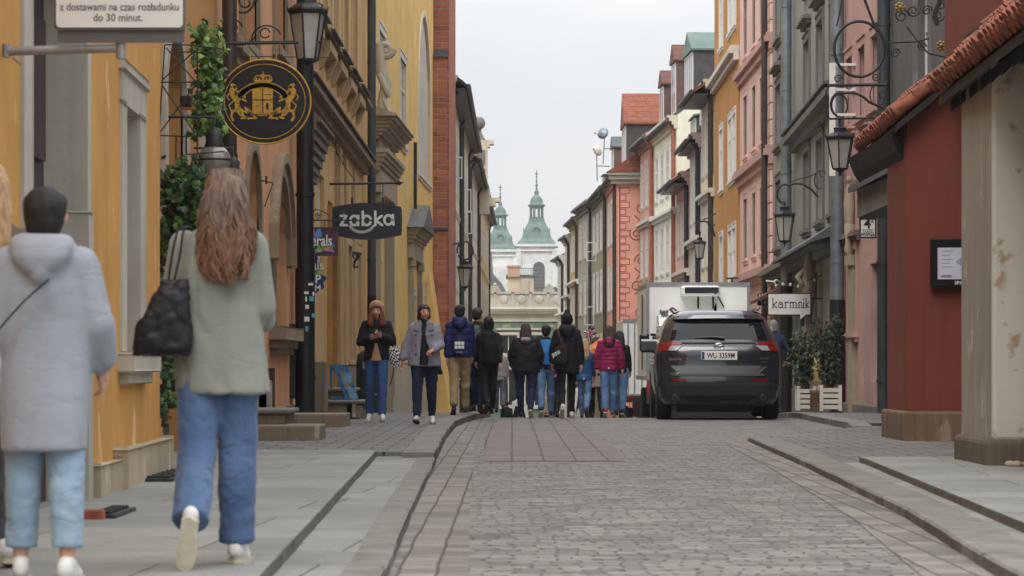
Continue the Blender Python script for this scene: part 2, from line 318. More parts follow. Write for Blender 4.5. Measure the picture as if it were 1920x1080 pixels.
# right pavement
def stepr(y): return interp([(4, 2.3), (14.35, 2.58), (23.2, 2.96), (24, 3.0)], y)
sheet('pavement_apron', rkn, stepr, 4, 24.6, .055, M['slab'], .5, thick=.12)
sheet('pavement', stepr, lambda y: 9, 4, 24.6, .105, M['slab'], .5, thick=.15)
sheet('pavement', lambda y: rkn(y)+.28 if y < 33.9 else interp([(33.9, 3.08), (36, 3.6), (39.5, 4.98)], y) , lambda y: 9, 24.6, 39.5, .05, M['slab2'], .4, thick=.12)
sheet('pavement', lambda y: rkf(y)+.28, lambda y: 9, 39.5, 200, .09, M['slab2'], .5, thick=.2)
def kerb(name, fe, y0, y1, z, wdt, side, ln=1.0, ztaper=None):
    b = MB(); y = y0
    while y < y1-.05:
        e = min(y+ln*random.uniform(.8, 1.15), y1); g = .006; j = random.uniform(-.006, .006)
        n = 3
        pts = [(y+g+(e-y-2*g)*i/n) for i in range(n+1)]
        top = []; 
        for yy in pts:
            zt = z if ztaper is None else z*min(1, max(.15, ztaper(yy)))
            a = fe(yy)+j; c = a+wdt*side
            top.append((a, yy, gz(yy)+zt-.012, gz(yy)+zt, c, gz(yy)-.1))
        vs = []
        for a, yy, zl, zt, c, zb in top:
            vs += [(a, yy, zb), (a, yy, zl), (a+.015*side, yy, zt), (c, yy, zt), (c, yy, zb)]
        fs = []
        for i in range(n):
            for k in range(4): fs.append((i*5+k, i*5+k+1, (i+1)*5+k+1, (i+1)*5+k))
        fs += [(0, 1, 2, 3, 4), tuple(n*5+k for k in (4, 3, 2, 1, 0))]
        b.add(vs, fs); y = e
    return tag(b.build(name, M['kerb']), kind='structure')
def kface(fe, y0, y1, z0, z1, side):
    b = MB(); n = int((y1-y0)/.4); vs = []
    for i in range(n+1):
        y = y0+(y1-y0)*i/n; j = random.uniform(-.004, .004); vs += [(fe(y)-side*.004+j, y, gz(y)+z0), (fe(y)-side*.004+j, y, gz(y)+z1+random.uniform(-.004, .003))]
    b.add(vs, [(2*i, 2*i+2, 2*i+3, 2*i+1) for i in range(n)]); return tag(b.build('kerb_face', M['kerb_dirt_shade'], recalc=False), kind='structure')
M['kerb_dirt_shade'] = mat('grimy_shaded_kerb_stone', (112, 106, 96), .9, .4, 5, .5, 40, c2=(70, 66, 59))  # upright kerb faces: grime, and their shade too, put into a darker colour
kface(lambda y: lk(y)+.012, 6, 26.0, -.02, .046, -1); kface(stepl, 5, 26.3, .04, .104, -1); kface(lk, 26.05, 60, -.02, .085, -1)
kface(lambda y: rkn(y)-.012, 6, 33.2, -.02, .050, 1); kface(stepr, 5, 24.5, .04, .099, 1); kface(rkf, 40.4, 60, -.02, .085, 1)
kerb('kerb', lk, 26.0, 150, .10, .29, -1)
kerb('kerb', lambda y: lk(y)+.012, 6, 26.0, .056, .16, -1, 1.6)
kerb('kerb', lambda y: rkn(y)-.012, 6, 33.9, .062, .29, 1, 1.3, lambda y: (34.4-y)/1.5)
kerb('kerb', rkf, 39.5, 150, .10, .27, 1, 1.1, lambda y: (y-38.9)/1.2)
# ---------------------------------------------------------------- house builder
WCACHE = {}
def arc(w, zt, r0, n=8):       # half ellipse from left to right, springing at zt, rise r0
    return [(w/2-w/2*math.cos(math.pi*i/n), zt+r0*math.sin(math.pi*i/n)) for i in range(n+1)]
def make_window(root, sgn, s0, s1, z0, z1, kind='w', surr='band', sm=None, fm=None, gm=None, depth=.16, label=None, bars=(2, 1), ps=1.0):
    w_, h = round(s1-s0, 3), round(z1-z0, 3)
    key = (w_, h, sgn, kind, surr, sm.name if sm else 0, fm.name if fm else 0, gm.name if gm else 0, depth, bars, ps)
    def B(mb, a, o0, b, c, o1, d, mi=0): mb.box(a, sgn*o0, b, c, sgn*o1, d, mi)
    if key not in WCACHE:
        res = []
        f = MB(); rise = w_*.45 if kind in ('a', 'na') else 0
        if kind in ('w', 'a'):
            o0, o1 = -depth-.03, -depth+.03; fw = .06
            B(f, 0, o0, 0, fw, o1, h); B(f, w_-fw, o0, 0, w_, o1, h); B(f, fw, o0, 0, w_-fw, o1, fw); B(f, fw, o0, h-fw, w_-fw, o1, h)
            for i in range(1, bars[0]): x = w_*i/bars[0]; B(f, x-.035, o0, fw, x+.035, o1+.01, h-fw)
            for i in range(1, bars[1]+1): z = h*.66 if bars[1] == 1 else h*i/(bars[1]+1); B(f, fw, o0, z-.03, w_-fw, o1+.006, z+.03)
            res.append(('window', f, fm))
        elif kind == 'd':
            o0, o1 = -depth-.04, -depth+.02
            B(f, 0, o0, 0, w_, o1, h)
            for k in range(2):
                for q in range(3):
                    B(f, w_*(.08+.46*k), o1, h*(.05+.31*q), w_*(.46+.46*k), o1+.03, h*(.29+.31*q))
            res.append(('door', f, fm))
        else:
            B(f, 0, -depth-.04, 0, w_, -depth, h); res.append(('niche', f, fm))
        if kind in ('w', 'a'):
            p = MB(); B(p, .03, -depth-.012, .03, w_-.03, -depth-.004, h-.03); res.append(('pane', p, gm))
        if surr != 'none' and sm:
            q = MB(); bw = .15; pr = .045*ps
            if surr in ('band', 'hood'):
                if rise:
                    a = arc(w_, h-rise, rise); o = [(-bw if i == 0 else (w_+bw if i == len(a)-1 else x+(x-w_/2)/(w_/2)*bw), z+(bw*math.sin(math.pi*i/(len(a)-1)))) for i, (x, z) in enumerate(a)]
                    for i in range(len(a)-1):
                        q.prism([a[i], a[i+1], o[i+1], o[i]], (0, -.02*sgn, 0), (1, 0, 0), (0, 0, 1), (0, sgn*(pr+.02), 0))
                    B(q, -bw, -.02, 0, 0, pr, h-rise); B(q, w_, -.02, 0, w_+bw, pr, h-rise)
                else:
                    B(q, -bw, -.02, 0, 0, pr, h); B(q, w_, -.02, 0, w_+bw, pr, h); B(q, -bw, -.02, h, w_+bw, pr+.003, h+bw)
                    B(q, -bw-.0, -.02, h+bw, w_+bw, pr+.03*ps, h+bw+.05)
            if surr == 'hood':
                B(q, -bw-.04, -.02, h+.32, w_+bw+.04, .10*ps, h+.40); B(q, -bw-.10, -.02, h+.40, w_+bw+.10, .20*ps, h+.47); B(q, -bw-.06, -.02, h+.47, w_+bw+.06, .14*ps, h+.50)
            B(q, -bw-.04, -.02, -.09, w_+bw+.04, .13*ps, -.003); B(q, -bw, -.02, -.17, w_+bw, .07*ps, -.09)
            res.append(('surround', q, sm))
        WCACHE[key] = [(n, mb.build(n, m), m) for n, mb, m in res]
        first = True
    else: first = False
    objs = WCACHE[key]; top = None
    for i, (n, o, m) in enumerate(objs):
        if first: c = o
        else: c = link(o.data, n)
        if i == 0: top = c; c.parent = root; c.location = (s0, 0, z0)
        else: c.parent = top; c.location = (0, 0, 0)
    if label: top['label'] = label
    return top
def prof_box(mb, prof, s0, s1, sgn, mi=0):        # (z0, z1, projection) steps run along the facade
    for a, b, p in prof: mb.box(s0, -.05*sgn, a, s1, p*sgn, b, mi)
def house(name, label, side, p0, p1, ztop, wm, ops=(), depth=8.0, surr='band', sm=None, fm=None, gm=None, cornice=None, strings=(), roof=None,
          plinth=None, pipes=(), bars=(2, 1), wdepth=.16, group=None, near_gable=True, cat='house', ps=1.0):
    """ops: (Y0, Y1, z0, z1, kind[, surround]) with Y in world distance; z world heights"""
    x0, y0 = p0; x1, y1 = p1; L = math.hypot(x1-x0, y1-y0); sgn = -1 if side == 'L' else 1
    k = L/(y1-y0); root = thing(name, label, cat, (x0, y0, 0), math.atan2(y1-y0, x1-x0), group)
    zb = min(gz(y0), gz(y1))-.6
    sm = sm or M['stone']; fm = fm or M['white']; gm = gm or M['glass']
    O = []
    for op in ops:
        a, b, c, d = op[:4]; kd = op[4] if len(op) > 4 else 'w'; su = op[5] if len(op) > 5 else surr
        O.append(((a-y0)*k, (b-y0)*k, c, d, kd, su, op[6] if len(op) > 6 else None))
    wl = MB(); T = max(.34, wdepth+.1) if wdepth > .1 else .12
    ss = sorted(set([0, L]+[o[0] for o in O]+[o[1] for o in O])); zz = sorted(set([zb, ztop]+[o[2] for o in O]+[o[3] for o in O]))
    for i in range(len(ss)-1):
        for j in range(len(zz)-1):
            cx, cz = (ss[i]+ss[i+1])/2, (zz[j]+zz[j+1])/2
            if any(o[0] < cx < o[1] and o[2] < cz < o[3] for o in O): continue
            wl.add([(ss[i], 0, zz[j]), (ss[i+1], 0, zz[j]), (ss[i+1], 0, zz[j+1]), (ss[i], 0, zz[j+1])], [(0, 1, 2, 3)])
    for a, b, c, d, kd, su, fo in O:
        q = -T*sgn
        wl.add([(a, 0, c), (b, 0, c), (b, 0, d), (a, 0, d), (a, q, c), (b, q, c), (b, q, d), (a, q, d)], [(0, 1, 5, 4), (1, 2, 6, 5), (2, 3, 7, 6), (3, 0, 4, 7)])
        if kd in ('a', 'na'):
            w_ = b-a; rise = w_*.45; ar = arc(w_, d-rise, rise); h = len(ar)//2
            for half in (ar[:h+1], ar[h:]):
                cor = (0, d) if half is not ar[h:] and half[0][0] < w_/4 else (w_, d)
                wl.prism([(x, z) for x, z in half]+[cor], (a, -.001*sgn, 0), (1, 0, 0), (0, 0, 1), (0, -(T-.002)*sgn, 0))
    D = -depth*sgn; rp = roof or {}
    rh = rp.get('h', 0) if rp.get('type', 'ridge') == 'ridge' else 0
    for s in (0, L):
        poly = [(s, 0, zb), (s, D, zb), (s, D, ztop), (s, 0, ztop)]
        if rh: poly = [(s, 0, zb), (s, D, zb), (s, D, ztop), (s, D/2, ztop+rh-.02), (s, 0, ztop)]
        wl.add(poly, [tuple(range(len(poly)))])
    wl.add([(0, D, zb), (L, D, zb), (L, D, ztop), (0, D, ztop)], [(0, 1, 2, 3)])
    wl.add([(0, 0, ztop), (L, 0, ztop), (L, D, ztop), (0, D, ztop)], [(0, 1, 2, 3)])
    # dark interior just behind the openings, so that nothing is seen through
    wl.build('wall', wm, root, recalc=False)
    for a, b, c, d, kd, su, fo in O:
        make_window(root, sgn, a, b, c, d, kd, su, sm, fo or fm, gm, wdepth if kd != 'na' else .06, None, bars, ps)
    if cornice:
        z, h, pr = cornice[:3]; cm = cornice[3] if len(cornice) > 3 else sm
        b = MB(); prof_box(b, [(z, z+h*.3, pr*.3), (z+h*.3, z+h*.55, pr*.55), (z+h*.55, z+h*.8, pr*.85), (z+h*.8, z+h, pr)], -.02, L+.02, sgn); b.build('cornice', cm, root)
    for st in strings:
        z, h, pr = st[:3]; b = MB(); s0 = (st[4]-y0)*k if len(st) > 4 else 0; s1 = (st[5]-y0)*k if len(st) > 4 else L
        prof_box(b, [(z, z+h*.45, pr*.5), (z+h*.45, z+h*.8, pr), (z+h*.8, z+h, pr*.8)], s0, s1, sgn); b.build('string_course', st[3] if len(st) > 3 and st[3] else sm, root)
    if plinth:
        h, pr, pm = plinth; b = MB(); b.rbox(-.03, -.2*sgn, zb, L+.02, pr*sgn, h, .015); b.build('plinth', pm, root)
    if roof:
        ov = rp.get('over', .35); h = rp['h']; t = .12; rm = rp.get('m', M['tile']); zr = ztop+(cornice[1]*0 if cornice else 0)+rp.get('lift', 0)
        e0, e1 = rp.get('ends', (0, 0)); b = MB(); slope = h/(depth/2)
        rows = [(ov, -ov*slope), (-depth/2, h), (-depth-.2, -.2*slope)]
        vs = []
        for s in (-e0, L+e1):
            for o, z in rows: vs.append((s, o*sgn, zr+z)); vs.append((s, o*sgn, zr+z+t))
        b.add(vs, [(0, 6, 8, 2), (1, 3, 9, 7), (2, 8, 10, 4), (3, 5, 11, 9), (0, 1, 7, 6), (4, 10, 11, 5), (0, 2, 3, 1), (2, 4, 5, 3), (6, 7, 9, 8), (8, 9, 11, 10)])
        b.build('roof', rm, root)
        if rp.get('soffit', True):
            b = MB(); b.box(-e0, 0, zr-ov*slope-.02, L+e1, (ov-.03)*sgn, zr-ov*slope-.08); b.build('soffit', rp.get('sm', M['brownpipe']), root)
        g = MB(); zg = zr-ov*slope+.04; g.tube([(-e0, (ov+.06)*sgn, zg), (L+e1, (ov+.06)*sgn, zg)], .085, 8); g.build('gutter', M['greypipe'], root)
    for pp in pipes:
        yy, r, pm = pp[:3]; zt = pp[3] if len(pp) > 3 else ztop; zbm = pp[4] if len(pp) > 4 else zb; off = pp[5] if len(pp) > 5 else .12
        s = (yy-y0)*k; b = MB(); pts = [(s, off*sgn, zbm), (s, off*sgn, zt-.55)]
        if len(pp) > 6 and pp[6]: pts += [(s, (off+.03)*sgn, zt-.45), (s, (off+pp[6])*sgn, zt-.05), (s, (off+pp[6])*sgn, zt+.1)]
        else: pts += [(s, off*sgn, zt)]
        b.tube(pts, r, 12)
        z = zbm+.8
        while z < zt-.7: b.tube([(s, off*sgn, z), (s, off*sgn, z+.05)], r*1.13, 12); z += 2.0
        b.build('drainpipe', pm, root)
    root['_k'] = k
    return root
def loc(root, y0, Y):  return (Y-y0)*root['_k']
def rowops(ycols, rows):          # grid of openings
    return [(a, b, z0, z1)+tuple(ex) for (z0, z1, *ex) in rows for a, b in ycols]
def cols(y0, y1, n, frac=.42, m=.5):
    step = (y1-y0)/n; return [(y0+step*(i+.5-frac/2), y0+step*(i+.5+frac/2)) for i in range(n)]
def dormer(root, sgn, s, o, z, w_, d, h, rh, wm, rm, shed=False, nwin=1, face='street'):
    """dormer window on a roof slope: cheeks, front, little roof"""
    b = MB(); b.box(s-w_/2, o*sgn, z, s+w_/2, (o-d)*sgn, z+h); dm = b.build('dormer', wm, root)
    r = MB(); e = .12
    if shed: pr = [(e, 0), (e, .07), (-d, rh+.07), (-d, rh)]; r.prism(pr, (s-w_/2-e, o*sgn, z+h), (0, sgn, 0), (0, 0, 1), (w_+2*e, 0, 0))
    else: r.prism([(-w_/2-e, 0), (w_/2+e, 0), (w_/2+e, .08), (0, rh+.06), (-w_/2-e, .08)], (s, (o+e)*sgn, z+h), (1, 0, 0), (0, 0, 1), (0, -(d+e)*sgn, 0))
    r.build('dormer_roof', rm, dm)
    ww = (w_-.2)/nwin
    for i in range(nwin):
        q = MB(); a = s-w_/2+.1+ww*i+.06; c = a+ww-.12
        q.box(a, o*sgn, z+.25, c, (o+.03)*sgn, z+h-.1); q.build('dormer_window', M['glass'], dm)
        q = MB()
        for (x0, z0, x1, z1) in ((a-.05, z+.2, c+.05, z+.25), (a-.05, z+h-.1, c+.05, z+h-.05), (a-.05, z+.25, a, z+h-.1), (c, z+.25, c+.05, z+h-.1), ((a+c)/2-.03, z+.25, (a+c)/2+.03, z+h-.1)):
            q.box(x0, o*sgn, z0, x1, (o+.05)*sgn, z1)
        q.build('dormer_frame', M['white'], dm)
    return dm
# ---------------------------------------------------------------- left row of houses
ochre = plaster('ochre_render', (214, 152, 70), .45, c2=(226, 196, 140))
salmon = plaster('salmon_render', (226, 162, 110), .4)
brownr = plaster('brown_ochre_render', (218, 172, 108), .5, c2=(200, 176, 138))
mauve = plaster('mauve_grey_render', (128, 114, 108), .35)
yellow = plaster('yellow_render', (240, 196, 108), .25, c2=(226, 200, 146))
plinthm = plaster('worn_plinth_stone', (186, 170, 138), .7, c2=(214, 206, 186))
brownstone = plaster('brown_window_stone', (156, 136, 108), .5)
# L1 : ochre house in the foreground
h1 = house('ochre_house', 'ochre yellow plastered house in the left foreground with pale stone door and window surrounds', 'L', (X(0, 13)+.02, 9.0), (-2.60, 21.0), 11, ochre,
    [(14.4, 16.7, -.2, 3.2, 'd', 'none', mat('dark_brown_door', (52, 38, 36), .5, .2, 3)), (18.66, 19.5, .98, 2.62, 'w', 'none', M['offwhite'])],
    surr='none', plinth=None, wdepth=.26)
def L1(Y): return (Y-9)*h1['_k']
x1a = h1.location.x
def band(root, sgn, name, boxes, m, b=.01):
    for a, o0, z0, c, o1, z1 in boxes: q = MB(); q.rbox(a, o0*sgn, z0, c, o1*sgn, z1, b); r_ = q.build(name, m, root)
    return r_
band(h1, -1, 'door_surround', [(L1(14.1), -.05, -.3, L1(14.42), .012, 3.4), (L1(16.64), -.31, 1.8, L1(16.80), .008, 3.19), (L1(14.1), -.05, 3.19, L1(16.86), .03, 3.5), (L1(16.62), -.30, -.3, L1(16.83), .016, 1.79)], M['stone'])
band(h1, -1, 'window_surround', [(L1(18.4), -.1, .99, L1(18.66), .012, 2.62), (L1(19.46), -.28, .99, L1(19.86), .012, 2.62), (L1(18.4), -.28, 2.60, L1(19.86), .014, 2.82), (L1(18.36), -.1, 2.82, L1(19.92), .03, 2.88), (L1(18.3), -.1, .86, L1(20.0), .10, .97), (L1(18.4), -.1, .78, L1(19.9), .05, .86)], M['stone'])
band(h1, -1, 'plinth', [(L1(16.85), -.1, -.3, L1(18.05), .05, .30), (L1(18.05), -.1, -.3, L1(21.04), .08, .36), (L1(9), -.1, -.3, L1(13.35), .05, .3)], plinthm, .02)
# L2a : narrow orange house with a stone arch, mostly hidden by ivy
h2 = house('orange_house', 'orange plastered house front with pale stone arched window behind the ivy trellis', 'L', (-3.02, 21.0), (-3.02, 29.1), 12, plaster('orange_render', (204, 142, 74), .3),
    [(24.6, 26.1, 1.9, 3.85, 'a', 'band'), (27.6, 28.8, 2.2, 3.6, 'w', 'band'), (24.6, 26.1, -.1, 1.5, 'd', 'none', M['brownpipe'])], sm=M['stone'],
    pipes=[(29.0, .075, M['brownpipe'], 11.5, .2, .14)])
# L2b : salmon house with arched windows
h3 = house('salmon_house', 'salmon plastered house with narrow arched windows and heavy brown sills between two drainpipes', 'L', (-3.02, 29.1), (-3.02, 39.9), 12, salmon,
    [(35.6, 38.1, 1.38, 3.35, 'a', 'none', brownstone), (32.2, 33.9, 1.5, 3.4, 'a', 'band'), (31.6, 33.6, 4.5, 6.2, 'w', 'hood'), (36.0, 37.8, 4.9, 6.6, 'w', 'hood'), (33.9, 35.0, -.2, 1.15, 'd', 'none', M['brownpipe'])], sm=brownstone, gm=M['glass'], fm=brownstone,
    strings=[(4.15, .28, .14, brownstone, 30.2, 36.5)], plinth=None, pipes=[(38.9, .118, M['iron_pipe'], 12, 2.4, .19), (38.9, .135, M['iron_pipe'], 2.5, -.1, .19)])
def L3(Y): return (Y-29.1)
band(h3, -1, 'window_sill', [(L3(35.3), -.1, 1.22, L3(38.4), .20, 1.38), (L3(35.4), -.1, 1.12, L3(38.3), .13, 1.22), (L3(35.5), -.1, 1.04, L3(38.2), .08, 1.12)], brownstone)
q = MB()
a = arc(2.5, 2.225, 1.125, 10); o = arc(2.9, 2.225, 1.33, 10)
for i in range(10): q.prism([a[i], a[i+1], (o[i+1][0]-.2, o[i+1][1]), (o[i][0]-.2, o[i][1])], (L3(35.6), .02, 0), (1, 0, 0), (0, 0, 1), (0, -.09, 0))
for i in range(10): q.prism([(o[i][0]-.2, o[i][1]-.03), (o[i+1][0]-.2, o[i+1][1]-.03), ((o[i+1][0]-1.45)*1.07+1.25, (o[i+1][1]-2.225)*1.07+2.225), ((o[i][0]-1.45)*1.07+1.25, (o[i][1]-2.225)*1.07+2.225)], (L3(35.6), .02, 0), (1, 0, 0), (0, 0, 1), (0, -.14, 0))
q.build('arch_moulding', brownstone, h3)
# wall meter box, rusty post stub and worn plaster foot
band(h3, -1, 'junction_box', [(L3(38.6), 0, .45, L3(39.1), .07, 1.45)], M['iron'])
band(h3, -1, 'conduit', [(L3(35.1), 0, .05, L3(35.4), .06, .85)], mat('rusty_steel', (70, 44, 38), .8, .3, 8, .3))
band(h3, -1, 'plinth', [(L3(35.0), -.1, -.3, L3(35.1), .05, .7), (L3(38.0), -.1, -.3, L3(39.9), .035, .35)], plaster('crumbled_plaster', (178, 172, 158), .7, c2=(196, 170, 140)))
# L3 : brown ochre house with long cornices and a mauve portal
ostone = plaster('ochre_stone', (200, 168, 122), .5)
cx3 = [(44.0+3.4*i, 45.8+3.4*i) for i in range(4)]
h4 = house('brown_house', 'brown ochre house with bracketed window sills and a long cornice behind the barrel shaped sign', 'L', (-3.02, 39.9), (-3.0, 58.8), 13, brownr,
    [(c, d, 6.15, 8.3, 'w', 'band') for c, d in [(41.6, 43.0)]+[(44.6+2.9*i, 46.2+2.9*i) for i in range(4)]]+
    [(44.2, 45.6, 2.2, 3.9, 'w', 'none'), (46.6, 47.9, -.2, 3.6, 'd', 'none', M['iron']), (49.2, 50.6, 1.1, 3.2, 'w', 'none'), (52.0, 53.2, 1.0, 3.1, 'w', 'band'), (54.9, 56.3, 1.0, 3.1, 'w', 'band')],
    sm=ostone, fm=M['white'], strings=[(4.72, .30, .24, brownstone, 40, 57.3), (6.0, .13, .2, brownstone, 41.2, 57.2)], ps=.5, wdepth=.1,
    pipes=[(41.2, .0, M['iron'], 2, 1)][:0]+[(57.6, .085, M['greypipe'], 12.5, 2.2, .16), (57.6, .09, M['iron_pipe'], 2.3, -.3, .16)])
def L4(Y): return (Y-39.9)*h4['_k']
for i in range(5):                 # deep sill brackets under each first-floor window
    q = MB(); c = [42.3, 45.4, 48.3, 51.2, 54.1][i]
    for dx in (-.85, .85):
        q.prism([(0, 0), (.17, 0), (.17, -.16), (.05, -.42), (0, -.46)], (L4(c+dx)-.09, 0, 5.98), (0, -1, 0), (0, 0, 1), (.18, 0, 0))
    q.box(L4(c)-.95, 0, 5.84, L4(c)+.95, -.175, 5.98); q.build('sill_bracket', ostone, h4)
q = MB(); lc = M['lead']
for i in range(5):
    c = [42.3, 45.4, 48.3, 51.2, 54.1][i]; q.prism([(0, 0), (.27, -.05), (.27, -.02), (0, .05)], (L4(c)-1.15, 0, 6.145), (0, -1, 0), (0, 0, 1), (2.3, 0, 0))
q.prism([(0, 0), (.29, -.05), (.29, -.02), (0, .06)], (0, 0, 5.03), (0, -1, 0), (0, 0, 1), (L4(57.1), 0, 0))
q.build('flashing', lc, h4)
q = MB()                           # mauve portal: pilaster, frieze and a steep moulded hood
q.box(L4(40.0), 0, -.3, L4(42.6), -.05, 3.6); q.box(L4(40.4), -.05, .9, L4(42.2), -.07, 3.1)
for k in range(6): q.box(L4(39.98)-.01*k, 0, 3.6+.12*k, L4(42.7)+.05*k, -(.10+.035*k), 3.6+.12*(k+1))
q.prism([(0, 4.32), (.34, 4.32), (.34, 4.36), (0, 4.7)], (L4(39.95), 0, 0), (0, -1, 0), (0, 0, 1), (3.0, 0, 0))
q.build('portal', mauve, h4)
band(h4, -1, 'plinth', [(L4(40), -.1, -.4, L4(46.5), .12, .42), (L4(48), -.1, -.4, L4(58.7), .10, .9)], M['sand'], .02)
band(h4, -1, 'shutter', [(L4(46.4), 0, -.1, L4(46.55), .06, 3.5), (L4(47.9), 0, -.1, L4(48.05), .06, 3.5)], mat('ochre_wood', (178, 130, 62), .7, .2, 3))
band(h4, -1, 'pilaster', [(L4(50.9), 0, .9, L4(51.5), .04, 4.6), (L4(53.7), 0, .9, L4(54.3), .04, 4.6), (L4(48.3), 0, .9, L4(48.8), .09, 4.6)], ostone)
# L4 : yellow church-like wall with tall niche and stone portals
yx = lambda Y: -2.98+.027*(Y-58.8)
h5 = house('yellow_building', 'tall plain yellow building with a long arched niche and carved stone portals', 'L', (yx(58.8), 58.8), (yx(83.6), 83.6), 14, yellow,
    [(61.8, 63.7, 6.4, 8.2, 'w', 'band'), (68.7, 70.8, 6.3, 8.35, 'w', 'band'), (76.2, 81.9, 6.05, 10.6, 'na', 'band', plaster('niche_render', (196, 192, 180), .3)),
     (78.6, 79.9, 8.9+3.0, 13.6, 'w', 'band'), (60.8, 62.9, -.6, 3.2, 'd', 'none', M['offwhite']), (73.4, 74.8, -.6, 2.7, 'w', 'band'), (79.3, 80.6, 2.2, 3.2, 'w', 'none')], sm=M['offwhite'], fm=M['offwhite'], gm=M['glass_lt'], ps=.6, wdepth=.05)
def L5(Y): return (Y-58.8)*h5['_k']
q = MB()                           # first portal with broken pediment
for a in (59.4, 63.6): q.box(L5(a), 0, -.8, L5(a)+.6, -.17, 4.3); q.box(L5(a)-.06, 0, 4.3, L5(a)+.66, -.25, 4.5); q.box(L5(a)+.1, -.17, .2, L5(a)+.5, -.2, 4.1)
q.box(L5(59.2), 0, 4.5, L5(64.4), -.24, 4.95)
for k in range(5): q.box(L5(59.1)-.03*k, 0, 4.95+.09*k, L5(64.5)+.05*k, -(.22+.045*k), 4.95+.09*(k+1))
q.box(L5(59.6), 0, 5.4, L5(63.9), -.18, 5.62)
for k in range(6): q.box(L5(59.3)-.04*k, 0, 5.62+.075*k, L5(64.3)+.09*k, -(.2+.07*k), 5.62+.075*(k+1))
q.prism([(0, 6.07), (.6, 6.07), (.58, 6.12), (0, 6.32)], (L5(59.0), 0, 0), (0, -1, 0), (0, 0, 1), (5.8, 0, 0))
q.build('portal', M['stone_d'], h5)
def scroll(mb, c, r0, r1, turns, u, v, th, n=22, w0=.05, a0=0, nn=6):
    pts = []; rr = []
    for i in range(n+1):
        t = i/n; a = a0+turns*2*math.pi*t; r = r0+(r1-r0)*t
        pts.append(Vector(c)+Vector(u)*r*math.cos(a)+Vector(v)*r*math.sin(a)); rr.append(th*(1-w0*t*4 if w0 else 1))
    mb.tube(pts, [max(.3*th, x) for x in rr], nn)
q = MB()                           # carved volute figure above the portal
scroll(q, (L5(60.6), -.24, 7.62), .17, .04, -1.6, (0, -1, 0), (0, 0, 1), .085)
q.tube([(L5(60.6), -.1, 7.75), (L5(60.6), -.14, 7.2), (L5(60.6), -.25, 6.85), (L5(60.6), -.16, 6.5), (L5(60.6), -.25, 6.15)], [.10, .13, .12, .10, .14], 8)
q.tube([(L5(60.5), -.1, 7.1), (L5(60.5), -.28, 6.72), (L5(60.5), -.34, 6.6)], [.07, .08, .04], 8)
q.ball((L5(60.6), -.2, 6.98), .12); q.tube([(L5(60.6), -.15, 6.7), (L5(60.4), -.36, 6.2)], [.06, .05], 6)
q.build('carving', M['stone'], h5)
q = MB()                           # second portal with a sheet-metal gable
for a in (71.9, 75.7): q.box(L5(a), 0, -.8, L5(a)+.5, -.11, 3.4); q.box(L5(a)-.05, 0, 3.4, L5(a)+.55, -.17, 3.6); q.box(L5(a)+.1, -.11, 1.2, L5(a)+.4, -.13, 3.1)
q.box(L5(71.7), 0, 3.6, L5(76.4), -.13, 4.0)
for k in range(4): q.box(L5(71.6)-.05*k, 0, 4.0+.09*k, L5(76.5)+.07*k, -(.15+.06*k), 4.0+.09*(k+1))
q.build('portal', M['stone_d'], h5)
q = MB(); q.prism([(-2.7, 4.36), (2.7, 4.36), (0, 5.05)], (L5(74.05), -.0, 0), (1, 0, 0), (0, 0, 1), (0, -.42, 0)); q.build('pediment', M['lead'], h5)
q = MB()                           # sloping buttress foot at the far corner
q.prism([(0, -1.6), (.78, -1.6), (.52, .2), (.2, 2.2), (0, 3.6)], (L5(80.9), 0, 0), (0, -1, 0), (0, 0, 1), (2.75, 0, 0)); q.build('buttress', yellow, h5)
band(h5, -1, 'plinth', [(L5(64.4), -.1, -1.2, L5(71.7), .10, .95), (L5(76.3), -.1, -1.2, L5(80.9), .10, .95)], plaster('peeling_plinth', (196, 184, 160), .9, c2=(120, 112, 100), wscale=2.2))
q = MB(); q.tube([(L5(72.9), -.12, 4.9), (L5(72.9), -.12, 6.6)], .05, 6); q.build('flag_holder', M['iron'], h5)
# L5 : brick tower with slate-capped set-offs
bt = thing('brick_tower', 'tall red brick tower with slate capped ledges rising past the yellow building', 'tower', (-2.32, 83.7, 0))
q = MB(); q.box(-6, 0, -3, .47, 9.5, 14); q.box(-.15, -.35, -3, .42, 9, 2.2); q.build('wall', M['brick'], bt)
q = MB()
q.box(-.01, -.42, -3, .40, 0, 9.9); q.build('buttress', M['brick'], bt)
for z in (9.9, 4.85): q = MB(); q.prism([(-.50, 0), (0, 0), (0, .28), (-.48, .04)], (-.04, .0, z), (0, 1, 0), (0, 0, 1), (.47, 0, 0)); q.build('ledge', M['slate'], bt)
q = MB()
q.prism([(.2, -2.5), (1.3, -2.5), (1.3, .8), (.75, 1.9), (.2, .8)], (.475, 1.5, 0), (0, 1, 0), (0, 0, 1), (.02, 0, 0)); q.build('doorway', mat('deep_brown_timber', (50, 34, 30), .8), bt)
